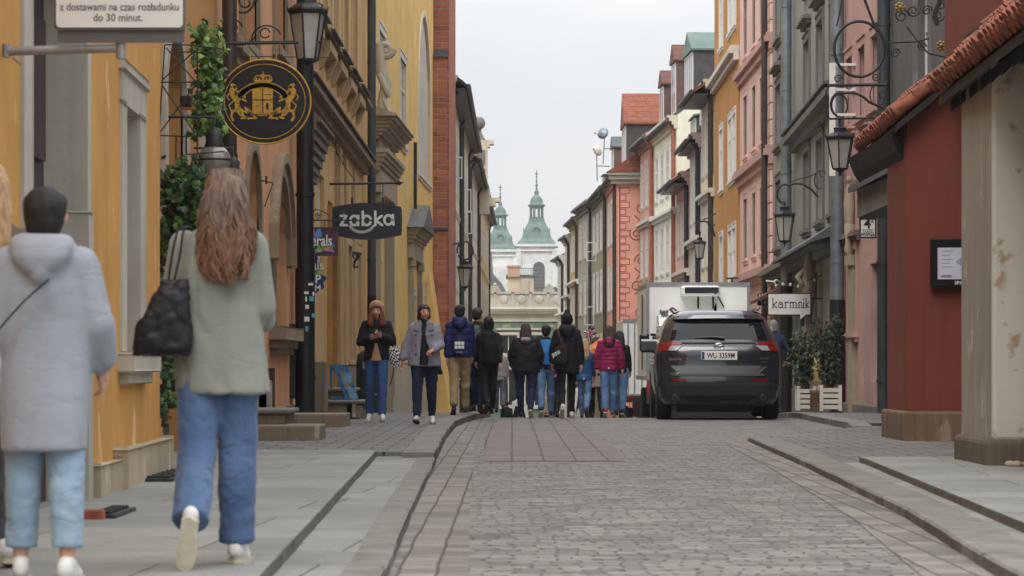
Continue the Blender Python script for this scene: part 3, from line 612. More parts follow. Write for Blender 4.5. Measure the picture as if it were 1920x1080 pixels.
# L6.. : the far houses, stepping out towards the crossing
fl = [((-1.99, 93.3), (-1.95, 108), 10.4, (214, 206, 190), 5), ((-1.95, 108), (-1.88, 125), 10.6, (196, 186, 160), 6), ((-1.88, 125), (-1.74, 146), 10.2, (222, 214, 196), 7), ((-1.74, 146), (-1.50, 187), 10.4, (206, 172, 106), 10)]
fn = ['white house under a deep brown eave just past the brick tower', 'cream house with open white casements and black drainpipes on the far left', 'pale house with black drainpipes before the yellow end house', 'yellow house closing the far left row with a small iron balcony']
LH = []
for i, (a, b, z, c, n) in enumerate(fl):
    wm = plaster('far_left_render', c, .3); cs = cols(a[1], b[1], n)
    hh = house('house', fn[i], 'L', a, b, z, wm, rowops(cs, [(7.0, 8.9), (3.6, 5.5), (-.2, 2.0)]), sm=M['offwhite'], fm=M['white'], gm=M['glass_lt'] if i % 2 else M['glass'],
        cornice=(z-.45, .45, .22), roof=dict(h=3.2, m=M['tile'] if i in (1, 2) else M['slate'], over=(.5, .45, .42, .4)[i], ends=(0, 0)), strings=[(6.1, .2, .06)], ps=.25, wdepth=.015,
        pipes=[(a[1]+.6, .06, M['greypipe'], z-.2, -5, .07, .25), (b[1]-3, .055, M['iron'], z-.2, -5, .07, .25)], group='houses of the far left row')
    LH.append(hh)
for (s, z) in ((6, 7.0), (7.3, 6.2)): 
    q = MB()
    for aa in ((0, 0, .25, .05), (0, .9, .25, .95), (0, 0, .05, .95), (.2, 0, .25, .95)): q.box(s, -aa[0]-.05, z+aa[1], s+.05, -aa[2]-.05, z+aa[3])
    q.build('casement', M['white'], LH[1])
for z in (2.2, .4): q = MB(); q.box(3, -.05, z, 3.05, -.35, z+.05); q.box(3.0, -.05, z+.65, 3.05, -.35, z+.7); q.box(3, -.3, z, 3.05, -.35, z+.7); q.build('casement', M['white'], LH[0])
q = MB(); q.box(3, -.05, 7.2, 3.05, -.3, 7.25); q.box(3, -.05, 7.9, 3.05, -.3, 7.95); q.box(3, -.26, 7.25, 3.05, -.3, 7.9); q.build('casement', M['white'], LH[0])
# stone attic with a ball on the third house
q = MB(); s = 20
q.box(s, .4, 8.6, s+1.2, -.60, 9.0); q.box(s, .5, 9.0, s+1.2, -.9, 9.22); q.box(s, .5, 9.22, s+1.3, -1.1, 9.42)
q.box(s, .3, 9.42, s+1, -.62, 9.9); q.box(s, .25, 9.9, s+.9, -.5, 12.0); q.box(s, .35, 12.0, s+1, -.62, 12.15); q.box(s, .45, 12.15, s+1.1, -.82, 12.35)
q.build('attic_pier', plaster('attic_render', (216, 208, 180), .4), LH[2])
q = MB(); q.box(s, .1, 10.1, s-.05, -.38, 10.9); q.box(s, .1, 11.1, s-.05, -.38, 11.85); q.build('attic_panel', M['stone_g'], LH[2])
q = MB(); q.lathe([(.42, 0), (.3, .12), (.14, .42), (.12, .6), (.2, .66)], (s+.4, -.05, 12.35), 14); q.ball((s+.4, -.05, 13.25), .34, n=14); q.build('ball_finial', M['stone_g'], LH[2])
q = MB()
for z in (1.0,):
    q.box(12, 0, z-.1, 18, -.7, z); 
    for k in range(30): q.tube([(12+k*.2, -.68-.12*math.sin(k%2), z), (12+k*.2, -.78, z+.35), (12+k*.2, -.66, z+.9)], .02, 4)
    q.box(12, -.64, z+.88, 18, -.70, z+.93)
q.build('balcony', M['iron'], LH[3])
# ---------------------------------------------------------------- right row of houses
redw = plaster('dark_red_render', (134, 66, 52), .5, c2=(122, 76, 62))
palew = mat('pale_peeling_render', (192, 190, 182), .92, .2, 4.2, .5, 18, c2=(160, 142, 116), thresh=(.36, .43), detail=9)
pinkw = plaster('dusty_pink_render', (204, 160, 150), .35)
greyw = plaster('grey_green_render', (150, 153, 147), .4)
pinkl = plaster('light_pink_render', (240, 200, 188), .25)
orangew = plaster('orange_ochre_render', (204, 142, 66), .35)
# R1 : plaster buttresses in the right foreground
r1 = thing('plastered_buttress', 'stained pale plaster buttress on a mossy stone foot at the right edge', 'wall', (3.80, 22.5, 0))
q = MB(); q.box(-.004, .03, .31, .004, 1.52, 3.3); q.build('street_face', plaster('dark_stained_render', (164, 156, 143), .7, c2=(190, 184, 168), wscale=1.5), r1)
q = MB(); q.rbox(0, 0, .30, .40, 1.55, 3.3, .03); q.rbox(.27, -1.6, .30, 2, -.02, 3.3, .03); q.rbox(.40, .02, .30, 2.4, 1.5, 3.3, .03); q.build('wall', palew, r1)
q = MB(); q.rbox(-.06, -.08, -.2, .42, 1.6, .31, .04); q.rbox(.2, -1.7, -.2, 2, -.09, .33, .04); q.rbox(.38, -.04, -.2, .8, .1, .29, .03)
q.build('plinth', plaster('mossy_stone', (112, 102, 84), .8, c2=(84, 84, 62), wscale=2.5), r1)
q = MB(); 
for k in range(7): q.ball((.12+.05*k+random.uniform(-.03, .03), -.2-.02*k, .12), .05, .07, .03, 8)
q.build('rubble', M['stone_d'], r1)
# R2 : low dark-red house under a pantile lean-to roof
r2 = thing('red_house', 'dark red plastered house with a sandstone foot under an orange pantile lean-to roof', 'house', (4.37, 31.8, 0))
q = MB(); q.prism([(.05, .36), (.78, .36), (.78, 4.15), (.4, 4.02), (.05, 3.60)], (0, 0, 0), (1, 0, 0), (0, 0, 1), (0, 1.7, 0)); q.box(.781, -7, -.3, 4, 0, 3.2); q.box(.49, -7.2, 4.05, 4, .15, 11); q.build('wall', redw, r2)
q = MB(); q.rbox(-.01, -.06, -.2, .83, 1.8, .38, .03); q.build('plinth', plaster('brown_sandstone', (128, 104, 80), .7, c2=(150, 134, 110), wscale=1.5), r2)
tilem = mat('orange_pantile', (146, 82, 58), .85, .4, 9, .4, 60, c2=(84, 54, 44), thresh=(.35, .6)); timber = mat('dark_timber', (38, 34, 33), .85, .3, 5, .3)
def tiled(root, ev0, ev1, tp0, tp1, n, nr, moss=True):
    ev0, ev1, tp0, tp1 = map(Vector, (ev0, ev1, tp0, tp1)); org = Vector(root.location); q = MB()
    for i in range(n):
        t0 = (i+.5)/n; a = ev0.lerp(ev1, t0); b = tp0.lerp(tp1, t0); d = (b-a)/nr
        for k in range(nr):
            p = a+d*k+Vector((random.uniform(-.012, .012), random.uniform(-.01, .01), .04+random.uniform(-.008, .008))); e = p+d*1.12+Vector((0, 0, -.03))
            q.tube([p-org, e-org], [.085, .072], 8); g = p+Vector((0, .1, -.045)); q.tube([g-org, g+d*1.1-Vector((0, 0, .03))-org], [.07, .06], 6)
    q.build('roof_tiles', tilem, root)
    q = MB(); off = Vector((0, 0, -.07)); c = [ev0+Vector((.05, 0, 0)), ev1+Vector((.05, 0, 0)), tp1, tp0]
    q.add([p-org+off for p in c]+[p-org+off-Vector((0, 0, .08)) for p in c], [(0, 1, 2, 3), (7, 6, 5, 4), (0, 4, 5, 1), (1, 5, 6, 2), (2, 6, 7, 3), (3, 7, 4, 0)])
    for i in range(n//3):
        t0 = (i+.5)/(n//3); a = ev0.lerp(ev1, t0)-org; b = tp0.lerp(tp1, t0)-org; q.prism([(0, 0), (.07, 0), (.07, -.1), (0, -.1)], a+Vector((.12, 0, -.13)), (0, 1, 0), (0, 0, 1), (b-a)*.9)
    q.build('rafters', timber, root)
tiled(r2, (4.24, 31.6, 3.66), (4.40, 36.3, 3.66), (5.2, 31.6, 4.42), (5.2, 36.3, 4.42), 24, 4)
q = MB(); q.prism([(-.02, 3.32), (.05, 3.22), (.05, 3.58), (-.10, 3.52)], (0, .3, 0), (1, 0, 0), (0, 0, 1), (0, 4.1, 0)); q.build('eave_moulding', timber, r2)
tiled(r1, (3.3, 13.0, 3.30), (3.66, 24.7, 3.30), (4.4, 13.0, 4.3), (4.52, 24.7, 4.16), 58, 4)
q = MB(); q.box(.12, -9, 3.3, 3, 2.1, 3.75); q.build('roof_void', timber, r1)
# R3 : grey house behind, seen above the lean-to
yr = lambda Y: 6.28 if Y < 53.5 else 6.22+.03*(Y-53.5)
r3 = house('grey_house', 'dark grey house with tall windows above a sloping lead parapet behind the red wall', 'R', (6.35, 34.5), (6.4, 48.3), 12, plaster('dark_grey_render', (104, 104, 102), .4),
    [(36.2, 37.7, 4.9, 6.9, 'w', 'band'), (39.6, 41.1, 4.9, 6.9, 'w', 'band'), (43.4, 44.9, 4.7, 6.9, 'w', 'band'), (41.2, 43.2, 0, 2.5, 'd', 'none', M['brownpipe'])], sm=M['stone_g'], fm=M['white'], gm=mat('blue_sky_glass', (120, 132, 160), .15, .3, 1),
    pipes=[(47.9, .11, M['greypipe'], 11.9, -.2, .14)])
q = MB(); q.prism([(0, 4.05), (.9, 3.7), (.9, 3.8), (0, 4.25)], (0, 0, 0), (0, 1, 0), (0, 0, 1), (12, 0, 0)); q.build('lean_to_roof', M['lead'], r3)
q = MB(); q.box(.2, 0, 3.3, 12, .75, 3.7); q.build('eave', M['stone_g'], r3)
# R4 : dusty pink house
r4 = house('dusty_pink_house', 'dusty pink narrow house with a carved door pillar between grey drainpipes', 'R', (6.4, 48.4), (6.4, 54.9), 12, pinkw,
    [(49.4, 50.4, 5.4, 6.7, 'w', 'band'), (51.3, 52.3, 5.4, 6.7, 'w', 'band'), (53.2, 54.2, 5.4, 6.7, 'w', 'band'), (49.6, 50.8, .6, 2.7, 'w', 'none'), (52.7, 53.9, 1.5, 3.05, 'w', 'band'), (51.4, 52.2, 3.4, 4.2, 'w', 'none'), (52.9, 53.7, .0, .55, 'w', 'none')], sm=pinkw, fm=M['brownpipe'],
    strings=[(4.0, .25, .25, mauve, 48.6, 51.8), (3.2, .18, .15, mauve, 52.2, 54.8)], plinth=(.18, .08, M['stone_g']),
    pipes=[(54.6, .13, M['zinc'], 12, 2.05, .16), (54.6, .15, M['iron_pipe'], 2.15, -.2, .16)])
def P4(Y): return (Y-45.6)
q = MB()                        # statue column on the pink house
q.box(P4(50.05), 0, -.2, P4(50.35)+.3, .09, 2.75); q.box(P4(50.0), 0, 2.75, P4(50.7), .15, 2.95); q.lathe([(.07, 2.95), (.11, 3.05), (.08, 3.2), (.11, 3.5), (.07, 3.55)], (P4(50.35), .09, 0), 10)
q.tube([(P4(50.35), .09, 3.5), (P4(50.35), .1, 3.9), (P4(50.35), .09, 4.25)], [.08, .11, .07], 8); q.ball((P4(50.35), .1, 4.36), .07)
q.build('carving', M['stone_d'], r4)
# R5 : grey-green house with statue, sills and heavy cornices
y5 = (6.4, 54.9); y5b = (7.05, 76.8)
ws = [(56.2, 57.8), (59.6, 61.2), (63.4, 65.0), (70.0, 71.7), (73.3, 75.2)]
r5 = house('grey_green_house', 'grey green house with stepped stone window hoods and zinc drainpipes behind the white bubble sign', 'R', y5, y5b, 13, greyw,
    [(a, b, 6.6, 8.2, 'w', 'hood') for a, b in ws]+[(a, b, 9.4, 11.4, 'w', 'hood') for a, b in ws]+[(a, b, 3.95, 5.7, 'w', 'band') for a, b in ws]+[(55.4, 56.8, .9, 2.7, 'w', 'band'), (61.6, 63.2, .9, 2.7, 'w', 'band'), (66.2, 67.4, -.4, 2.3, 'd', 'band', M['stone_d']), (71, 72.5, 1.0, 2.7, 'w', 'band')],
    sm=M['stone_g'], fm=M['white'], strings=[(5.95, .42, .34, M['stone_g'], 55.2, 68), (3.1, .35, .40, M['stone_g'], 55.2, 76.8)],
    pipes=[(68.5, .13, M['zinc'], 12, 2.7, .2), (68.5, .15, M['iron_pipe'], 2.8, -.6, .2)], plinth=(.35, .08, M['stone_g']))
def P5(Y): return (Y-54.9)*r5['_k']
q = MB(); q.prism([(0, 3.45), (.62, 3.28), (.62, 3.34), (0, 3.75)], (0, 0, 0), (0, 1, 0), (0, 0, 1), (P5(67.5), 0, 0)); q.prism([(0, 6.37), (.38, 6.35), (.38, 6.40), (0, 6.52)], (.3, 0, 0), (0, 1, 0), (0, 0, 1), (P5(67.7), 0, 0)); q.build('flashing', M['lead'], r5)
q = MB(); q.prism([(0, 2.75), (.95, 2.40), (.95, 2.46), (0, 2.95)], (P5(69), 0, 0), (0, 1, 0), (0, 0, 1), (P5(76.7)-P5(69), 0, 0)); q.build('awning_roof', M['tile_d'], r5)
q = MB(); s = P5(60.3)          # stone figure on a bracket
q.tube([(s, .22, 1.3), (s, .28, 1.9), (s, .25, 2.35)], [.05, .08, .13], 8); q.tube([(s, .26, 2.35), (s, .3, 2.7), (s, .24, 3.05), (s, .26, 3.3)], [.13, .16, .13, .07], 10); q.ball((s, .28, 3.38), .09); q.tube([(s, .26, 3.45), (s, .26, 3.48)], .14, 10)
q.tube([(s, .3, 2.95), (s-.1, .52, 2.75), (s-.1, .4, 2.6)], .06, 6); q.build('statue', M['stone_d'], r5)
band(r5, 1, 'column', [(P5(60.0), 0, -.5, P5(60.6), .14, 1.9)], M['sand'])
# R6 : light pink house
r6 = house('light_pink_house', 'light pink house with wavy string courses and rusticated corner beside a brown drainpipe', 'R', (7.05, 76.8), (7.05, 88), 14, pinkl,
    [(a, b, z0, z1, 'w', 'band') for z0, z1 in ((10.2, 12), (7.2, 9.0), (4.1, 5.9)) for a, b in ((79.6, 80.7), (82.2, 83.3), (85.2, 86.4))], sm=pinkl, fm=M['stone_g'],
    strings=[(9.45, .45, .22, pinkw), (6.35, .5, .24, pinkw), (3.2, .42, .28, pinkw)], ps=.5, wdepth=.06, pipes=[(77.2, .085, M['brownpipe'], 13.5, -1, .2)])
q = MB()
for k in range(32): q.rbox(.1, 0, -1+k*.45, 1.6 if k % 2 else 1.45, .07, -1+k*.45+.42, .02)
q.build('quoins', pinkl, r6)
# R7 : orange house with big white windows
r7 = house('orange_ochre_house', 'orange ochre house with large white paired windows above the parked car', 'R', (7.0, 88), (7.08, 99.5), 14, orangew,
    [(a, b, z0, z1, 'w', 'band') for z0, z1 in ((11.6, 13.4), (6.8, 8.8), (3.2, 5.2)) for a, b in ((89.0, 90.3), (90.8, 92.3), (95.0, 96.6))], sm=M['white'], fm=M['white'], gm=M['glass_lt'],
    strings=[(10.35, .45, .3, M['offwhite']), (2.2, .35, .3, M['stone_g'])], ps=.6, wdepth=.04)
# R8.. : the far right row
specs = [
 ('beige_house', 'cream house with arched top windows under a projecting curved eave', (7.08, 99.5), (7.0, 105.2), 10.9, (214, 200, 166), 3, dict(h=2.6, m=M['tile'], over=.75), M['brownpipe']),
 ('lilac_house', 'pale lilac house squeezed between cream and pink houses', (7.0, 105.2), (6.97, 111.5), 9.5, (206, 188, 190), 3, dict(h=2.8, m=M['slate'], over=.5), M['iron']),
 ('pink_house', 'pink house with a black drainpipe next to the cream yellow house', (6.97, 111.5), (6.86, 118.5), 8.5, (208, 160, 146), 3, dict(h=2.6, m=M['tile_d'], over=.7), M['iron']),
 ('cream_yellow_house', 'tall cream yellow house with a moulded cornice and copper drainpipe', (6.86, 118.5), (6.42, 128.3), 11.3, (236, 230, 196), 4, dict(h=3.0, m=M['lead'], over=.35), M['copper']),
 ('tan_house', 'tan house with a decorated band beside the sgraffito house', (6.42, 128.3), (6.1, 135.8), 11.4, (198, 150, 128), 3, dict(h=2.6, m=M['lead'], over=.45), M['copper']),
 ('sgraffito_house', 'salmon pink house with red sgraffito blocks and scrolls on its end wall', (5.02, 136), (4.92, 147), 10.1, (230, 154, 132), 3, dict(h=2.7, m=M['tile'], over=.35), M['brownpipe']),
 ('olive_house', 'olive green house with white framed windows in the far right row', (4.92, 147), (4.56, 161.5), 10.2, (146, 142, 112), 4, dict(h=2.6, m=M['tile_d'], over=.4), M['brownpipe']),
 ('stone_grey_house', 'greenish grey house next to the olive house in the far right row', (4.56, 161.5), (4.02, 172), 10.3, (160, 160, 146), 3, dict(h=2.5, m=M['tile_d'], over=.35), M['brownpipe']),
 ('white_and_ochre_house', 'white house with ochre panels near the street end on the right', (4.02, 172), (3.72, 181), 9.9, (196, 164, 112), 3, dict(h=2.3, m=M['tile_d'], over=.35), M['brownpipe']),
 ('narrow_white_house', 'narrow white house at the street end on the right', (3.72, 181), (3.46, 186), 9.2, (210, 206, 196), 2, dict(h=2.2, m=M['slate'], over=.35), M['iron']),
 ('corner_house', 'low white corner house with a balcony closing the far right row', (3.46, 189), (3.15, 196), 8.2, (204, 198, 190), 2, dict(h=2.0, m=M['tile_d'], over=.4), M['iron'])]
RH = {}
for nm, lb, a, b, z, c, n, rf, pm in specs:
    fg = M['glass_lt'] if nm in ('olive_house', 'beige_house', 'narrow_white_house') else M['glass']
    rows = [(z-3.1, z-1.2), (z-6.4, z-4.4), (z-9.8, z-7.8)]
    RH[nm] = house(nm, lb, 'R', a, b, z, plaster(nm+'_render', tuple(min(250, x*1.10+6) for x in c), .22), rowops(cols(a[1], b[1], n, .44), rows), sm=M['white'] if nm in ('olive_house', 'sgraffito_house', 'white_and_ochre_house', 'cream_yellow_house') else M['offwhite'],
        fm=M['white'], gm=fg, cornice=(z-.55, .55, .38, plaster(nm+'_cornice', tuple(min(255, int(x*.92+8)) for x in c), .3)), roof=rf,
        strings=[] if nm == 'sgraffito_house' else ([(z-4.1, .3, .25)] if nm not in ('olive_house', 'stone_grey_house') else []),
        ps=.45, wdepth=.03, pipes=[(a[1]+.25, .09, pm, z-.15, -5, .12, .25)], group='houses of the far right row')
# end wall cornice and sgraffito of the salmon pink house
sg = RH['sgraffito_house']; sgr = mat('sgraffito_red', (164, 92, 84), .9, .2, 10)
q = MB(); rr = random.Random(3); t = .012
def rectline(mb, x0, z0, x1, z1, w_=.035):
    for (a, b, c, d) in ((x0, z0, x1, z0+w_), (x0, z1-w_, x1, z1), (x0, z0+w_, x0+w_, z1-w_), (x1-w_, z0+w_, x1, z1-w_)): mb.box(-t, -a, b, 0, -c, d)
z = -3.5; k = 0
while z < 9.3:
    wd = .52 if k % 2 else .34; rectline(q, .10, z, .10+wd, z+.30); q.box(-t, -.10, z, 0, -.16, z+.34); z += .34; k += 1
q.build('sgraffito_blocks', sgr, sg)
q = MB()
for k in range(9):
    zc = -1.6+k*1.25; xc = 1.05+.12*(-1)**k; scroll(q, (-.005, -xc, zc), .34, .08, 1.5*(-1)**k, (0, 1, 0), (0, 0, 1), .028, 20, 0, a0=k, nn=4)
    q.tube([(-.005, -xc, zc+.34), (-.005, -xc-.2, zc+.62), (-.005, -xc+.1, zc+.9)], .03, 4)
q.build('sgraffito_scrolls', sgr, sg)
q = MB(); q.box(-.25, .3, 9.55, 0, -8, 9.75); q.box(-.4, .4, 9.75, 0, -8, 9.95); q.box(-.5, .45, 9.95, 0, -8, 10.1); q.build('end_cornice', M['stone'], sg)
q = MB(); q.prism([(.5, 10.1), (-8, 10.1), (-8, 12.9), (-4, 12.9)], (-.55, 0, 0), (0, 1, 0), (0, 0, 1), (1.2, 0, 0)); q.build('hipped_roof_tiles', M['tile'], sg)
# dormers
darkc = mat('dark_cladding', (74, 70, 68), .7, .2, 3); redc = mat('brown_cladding', (104, 78, 74), .7, .2, 3)
def dd(nm, *a, **k): return dormer(RH[nm], 1, *a, **k)
dd('sgraffito_house', 3.0, -.5, 10.4, 3.6, 3.2, 2.1, 1.6, darkc, M['tile'], nwin=2)
dd('olive_house', 3.2, -.5, 10.5, 1.6, 2.6, 1.8, .6, redc, M['lead'])
dd('olive_house', 10.0, -.4, 10.6, 1.6, 2.2, .7, .2, M['lead'], M['lead'], shed=True)
dd('cream_yellow_house', 3.4, -.9, 12.0, 3.4, 3.2, 2.2, .9, darkc, M['verdigris'], nwin=2)
dd('tan_house', 1.0, -1.0, 12.1, 2.0, 3.0, 2.5, .8, redc, M['tile_d'])
dd('tan_house', 4.6, -.8, 11.9, 1.8, 2.4, 2.0, .7, redc, M['tile_d'])
dd('pink_house', 3.0, -.4, 8.9, 2.6, 2.8, 1.9, .4, darkc, M['verdigris'], nwin=2, shed=True)
dd('lilac_house', 3.2, -.3, 9.9, 2.6, 2.6, 1.6, .5, darkc, M['verdigris'], nwin=2, shed=True)
dd('beige_house', 3.0, -.6, 11.3, 2.6, 2.6, 1.6, .7, darkc, M['tile'])
# satellite dishes on the olive house
for k, (dx, dz, rt) in enumerate(((-.1, 12.1, .3), (.25, 13.1, -.9))):
    t = thing('satellite_dish', ['lower pale satellite dish turned to the street on the olive house roof', 'upper grey satellite dish seen edge-on above the other dish'][k], 'satellite dish', (4.55+dx, 148.5+k*1.5, dz), rt)
    q = MB(); q.lathe([(.02, .10), (.17, .04), (.30, -.01), (.31, 0), (.17, .06), (.02, .13)], (0, 0, 0), 18); o = q.build('dish', M['offwhite'] if k == 0 else M['zinc'], t); o.rotation_euler = (R(72), 0, R(25))
    q = MB(); q.tube([(0, 0, -1.6), (0, .12, 0)], .03, 6); q.tube([(0, .12, -.8), (.8, .3, -.8)], .03, 6); q.build('mast', M['zinc'], t)
    q = MB(); q.tube([(0, 0, -.2), (-.3, -.3, .03)], .015, 5); q.ball((-.3, -.3, .03), .05); q.build('feed_arm', M['zinc'], t)
# open casements on far houses
for nm, s, z in (('light_pink_house', 0, 0),): pass
q = MB()
for (a, b, c, d) in ((0, 0, .55, .05), (0, 1.0, .55, 1.05), (0, 0, .05, 1.05), (.5, 0, .55, 1.05), (0, .5, .55, .54)): q.box(9.5, .05+a, 6.6+b, 9.55, .05+c, 6.6+d)
q.build('casement', M['white'], RH['olive_house']); q = MB()
for (a, b, c, d) in ((0, 0, .55, .05), (0, 1.0, .55, 1.05), (0, 0, .05, 1.05), (.5, 0, .55, 1.05)): q.box(11.5, .05+a, 3.1+b, 11.55, .05+c, 3.1+d)
q.build('casement', M['white'], RH['olive_house'])
# ---------------------------------------------------------------- the end of the street and the church
eb = thing('green_palace', 'green fronted palace with cream cornice and carved attic closing the street', 'building', (0, 200, 0))
gw = plaster('green_render', (122, 146, 122), .35, c2=(150, 158, 130))
q = MB(); zt = 3.95; wins = [(-.85, .35, 1.65, 3.0), (.95, 2.2, 1.65, 3.0), (-.85, .35, -2.0, .6), (.95, 2.2, -2.0, .6), (4.2, 5.4, 1.65, 3.0), (-4.6, -3.4, 1.65, 3.0), (4.2, 5.4, -2, .6), (-4.6, -3.4, -2, .6)]
xs = sorted(set([-14, 16]+[a for w_ in wins for a in w_[:2]])); zs = sorted(set([-8, zt]+[a for w_ in wins for a in w_[2:]]))
for i in range(len(xs)-1):
    for j in range(len(zs)-1):
        cx, cz = (xs[i]+xs[i+1])/2, (zs[j]+zs[j+1])/2
        if any(w_[0] < cx < w_[1] and w_[2] < cz < w_[3] for w_ in wins): continue
        q.add([(xs[i], 0, zs[j]), (xs[i+1], 0, zs[j]), (xs[i+1], 0, zs[j+1]), (xs[i], 0, zs[j+1])], [(0, 1, 2, 3)])
for a, b, c, d in wins: q.add([(a, 0, c), (b, 0, c), (b, 0, d), (a, 0, d), (a, .3, c), (b, .3, c), (b, .3, d), (a, .3, d)], [(0, 1, 5, 4), (1, 2, 6, 5), (2, 3, 7, 6), (3, 0, 4, 7)])
q.box(-14, .31, -8, 16, 14, zt); q.build('wall', gw, eb, recalc=False)
for a, b, c, d in wins:
    q = MB(); e = .16
    q.box(a-e, -.06, c, a, .02, d); q.box(b, -.06, c, b+e, .02, d); q.box(a-e, -.08, d, b+e, .02, d+.2); q.box(a-e-.1, -.16, d+.35, b+e+.1, .02, d+.48); q.box(a-e, -.14, c-.2, b+e, .02, c)
    q.box(a, .1, c, b, .14, c+.07); q.box(a, .1, d-.07, b, .14, d); q.box((a+b)/2-.03, .1, c+.07, (a+b)/2+.03, .14, d-.07)
    wn = q.build('window', M['offwhite'], eb); q = MB(); q.box(a, .15, c, b, .17, d); q.build('pane', M['glass'], wn)
q = MB()
for z0, z1, p in ((zt-.02, zt+.35, .1), (zt+.35, zt+.42, .25), (zt+.55, zt+.72, .5), (zt+.72, zt+.85, .65), (zt+.85, zt+1.0, .75)): q.box(-14, -p, z0, 16, .3, z1)
for k in range(150): q.box(-14+k*.2, -.36, zt+.42, -14+k*.2+.1, .1, zt+.55)
q.box(-14, -.22, zt+.42, 16, .3, zt+.55); q.build('cornice', plaster('cream_stone', (240, 234, 214), .2), eb)
q = MB(); q.box(-14, .2, zt+1.0, 16, .6, zt+1.95); q.box(-14, .1, zt+1.95, 16, .7, zt+2.1)
for k in range(12): x = -6.2+k*1.25; q.box(x-.09, .1, zt+1.0, x+.09, .25, zt+2.05); q.lathe([(.36, 0), (.3, .06), (.12, .1)], (0, 0, 0), 10) if False else q.ball((x+.62, .2, zt+1.55), .34, .14, .32, 10)
for x in (-1.2, 2.6): q.box(x-.4, .15, zt+2.1, x+.4, .55, zt+2.3); q.box(x-.28, .2, zt+2.3, x+.28, .5, zt+2.5); q.ball((x, .35, zt+2.58), .14)
q.build('attic', plaster('pale_attic_stone', (188, 182, 168), .5), eb)
q = MB()
for k in range(9): x = -5.2+k*1.6; q.box(x-.28, -.04, zt-.55, x+.28, .0, zt-.2); q.ball((x, -.05, zt-.38), .18, .06, .14, 8)
q.build('relief', plaster('relief_stone', (172, 178, 150), .3), eb)
# pale houses beyond it
def block(nm, lb, x0, x1, Y, z0, z1, c, extra=None, cat='building'):
    t = thing(nm, lb, cat, ((x0+x1)/2, Y, 0)); q = MB(); w_ = (x1-x0)/2
    q.box(-w_, 0, z0, w_, 8, z1); q.build('wall', plaster(nm+'_render', c, .4), t)
    q = MB(); q.box(-w_-.15, -.15, z1, w_+.15, 8.1, z1+.18); q.build('roof', M['lead'], t)
    return t, w_
t, w_ = block('peach_house', 'pale peach house with chimney stacks behind the green palace', -.4, 2.0, 262, -6, 9.0, (214, 190, 160))
q = MB(); q.box(-w_, -.3, 9.0, -w_+1.1, 1, 9.9); q.box(-w_-.1, -.4, 9.9, -w_+1.2, 1.1, 10.05); q.build('chimney', plaster('peach_brick', (204, 160, 132), .4), t)
q = MB(); q.box(.1, -.25, 5, .7, 0, 8.8); q.build('pilaster', plaster('peach_stone', (196, 184, 160), .4), t)
q = MB()
for k in range(12): q.tube([(-.2+.16*k, .2, 9.18), (-.2+.16*k, .2, 9.8)], .02, 4)
q.tube([(-.2, .2, 9.8), (1.2, .2, 9.8)], .03, 4); q.build('railing', M['verdigris'], t)
t, w_ = block('stepped_gable_house', 'grey house with a stepped stone gable left of the peach house', -3.2, -.7, 240, -6, 6.2, (176, 172, 158))
q = MB(); q.prism([(-w_, 6.2), (w_+.7, 6.2), (w_-.2, 7.8), (w_-.9, 8.6), (w_-1.0, 10.3), (w_-1.3, 10.9), (w_-1.6, 10.3), (w_-1.7, 9.2), (-w_, 9.4)], (0, -.2, 0), (1, 0, 0), (0, 0, 1), (0, .8, 0)); q.build('gable', M['stone_g'], t)
t, w_ = block('white_low_house', 'low white rooftop house right of the peach house below the church', 2.7, 4.6, 255, -6, 7.0, (208, 206, 200))
q = MB(); q.prism([(-w_-.3, 7.18), (w_+.3, 7.18), (.2, 7.9)], (0, -.3, 0), (1, 0, 0), (0, 0, 1), (0, 8, 0)); q.build('gable_roof', M['lead'], t)
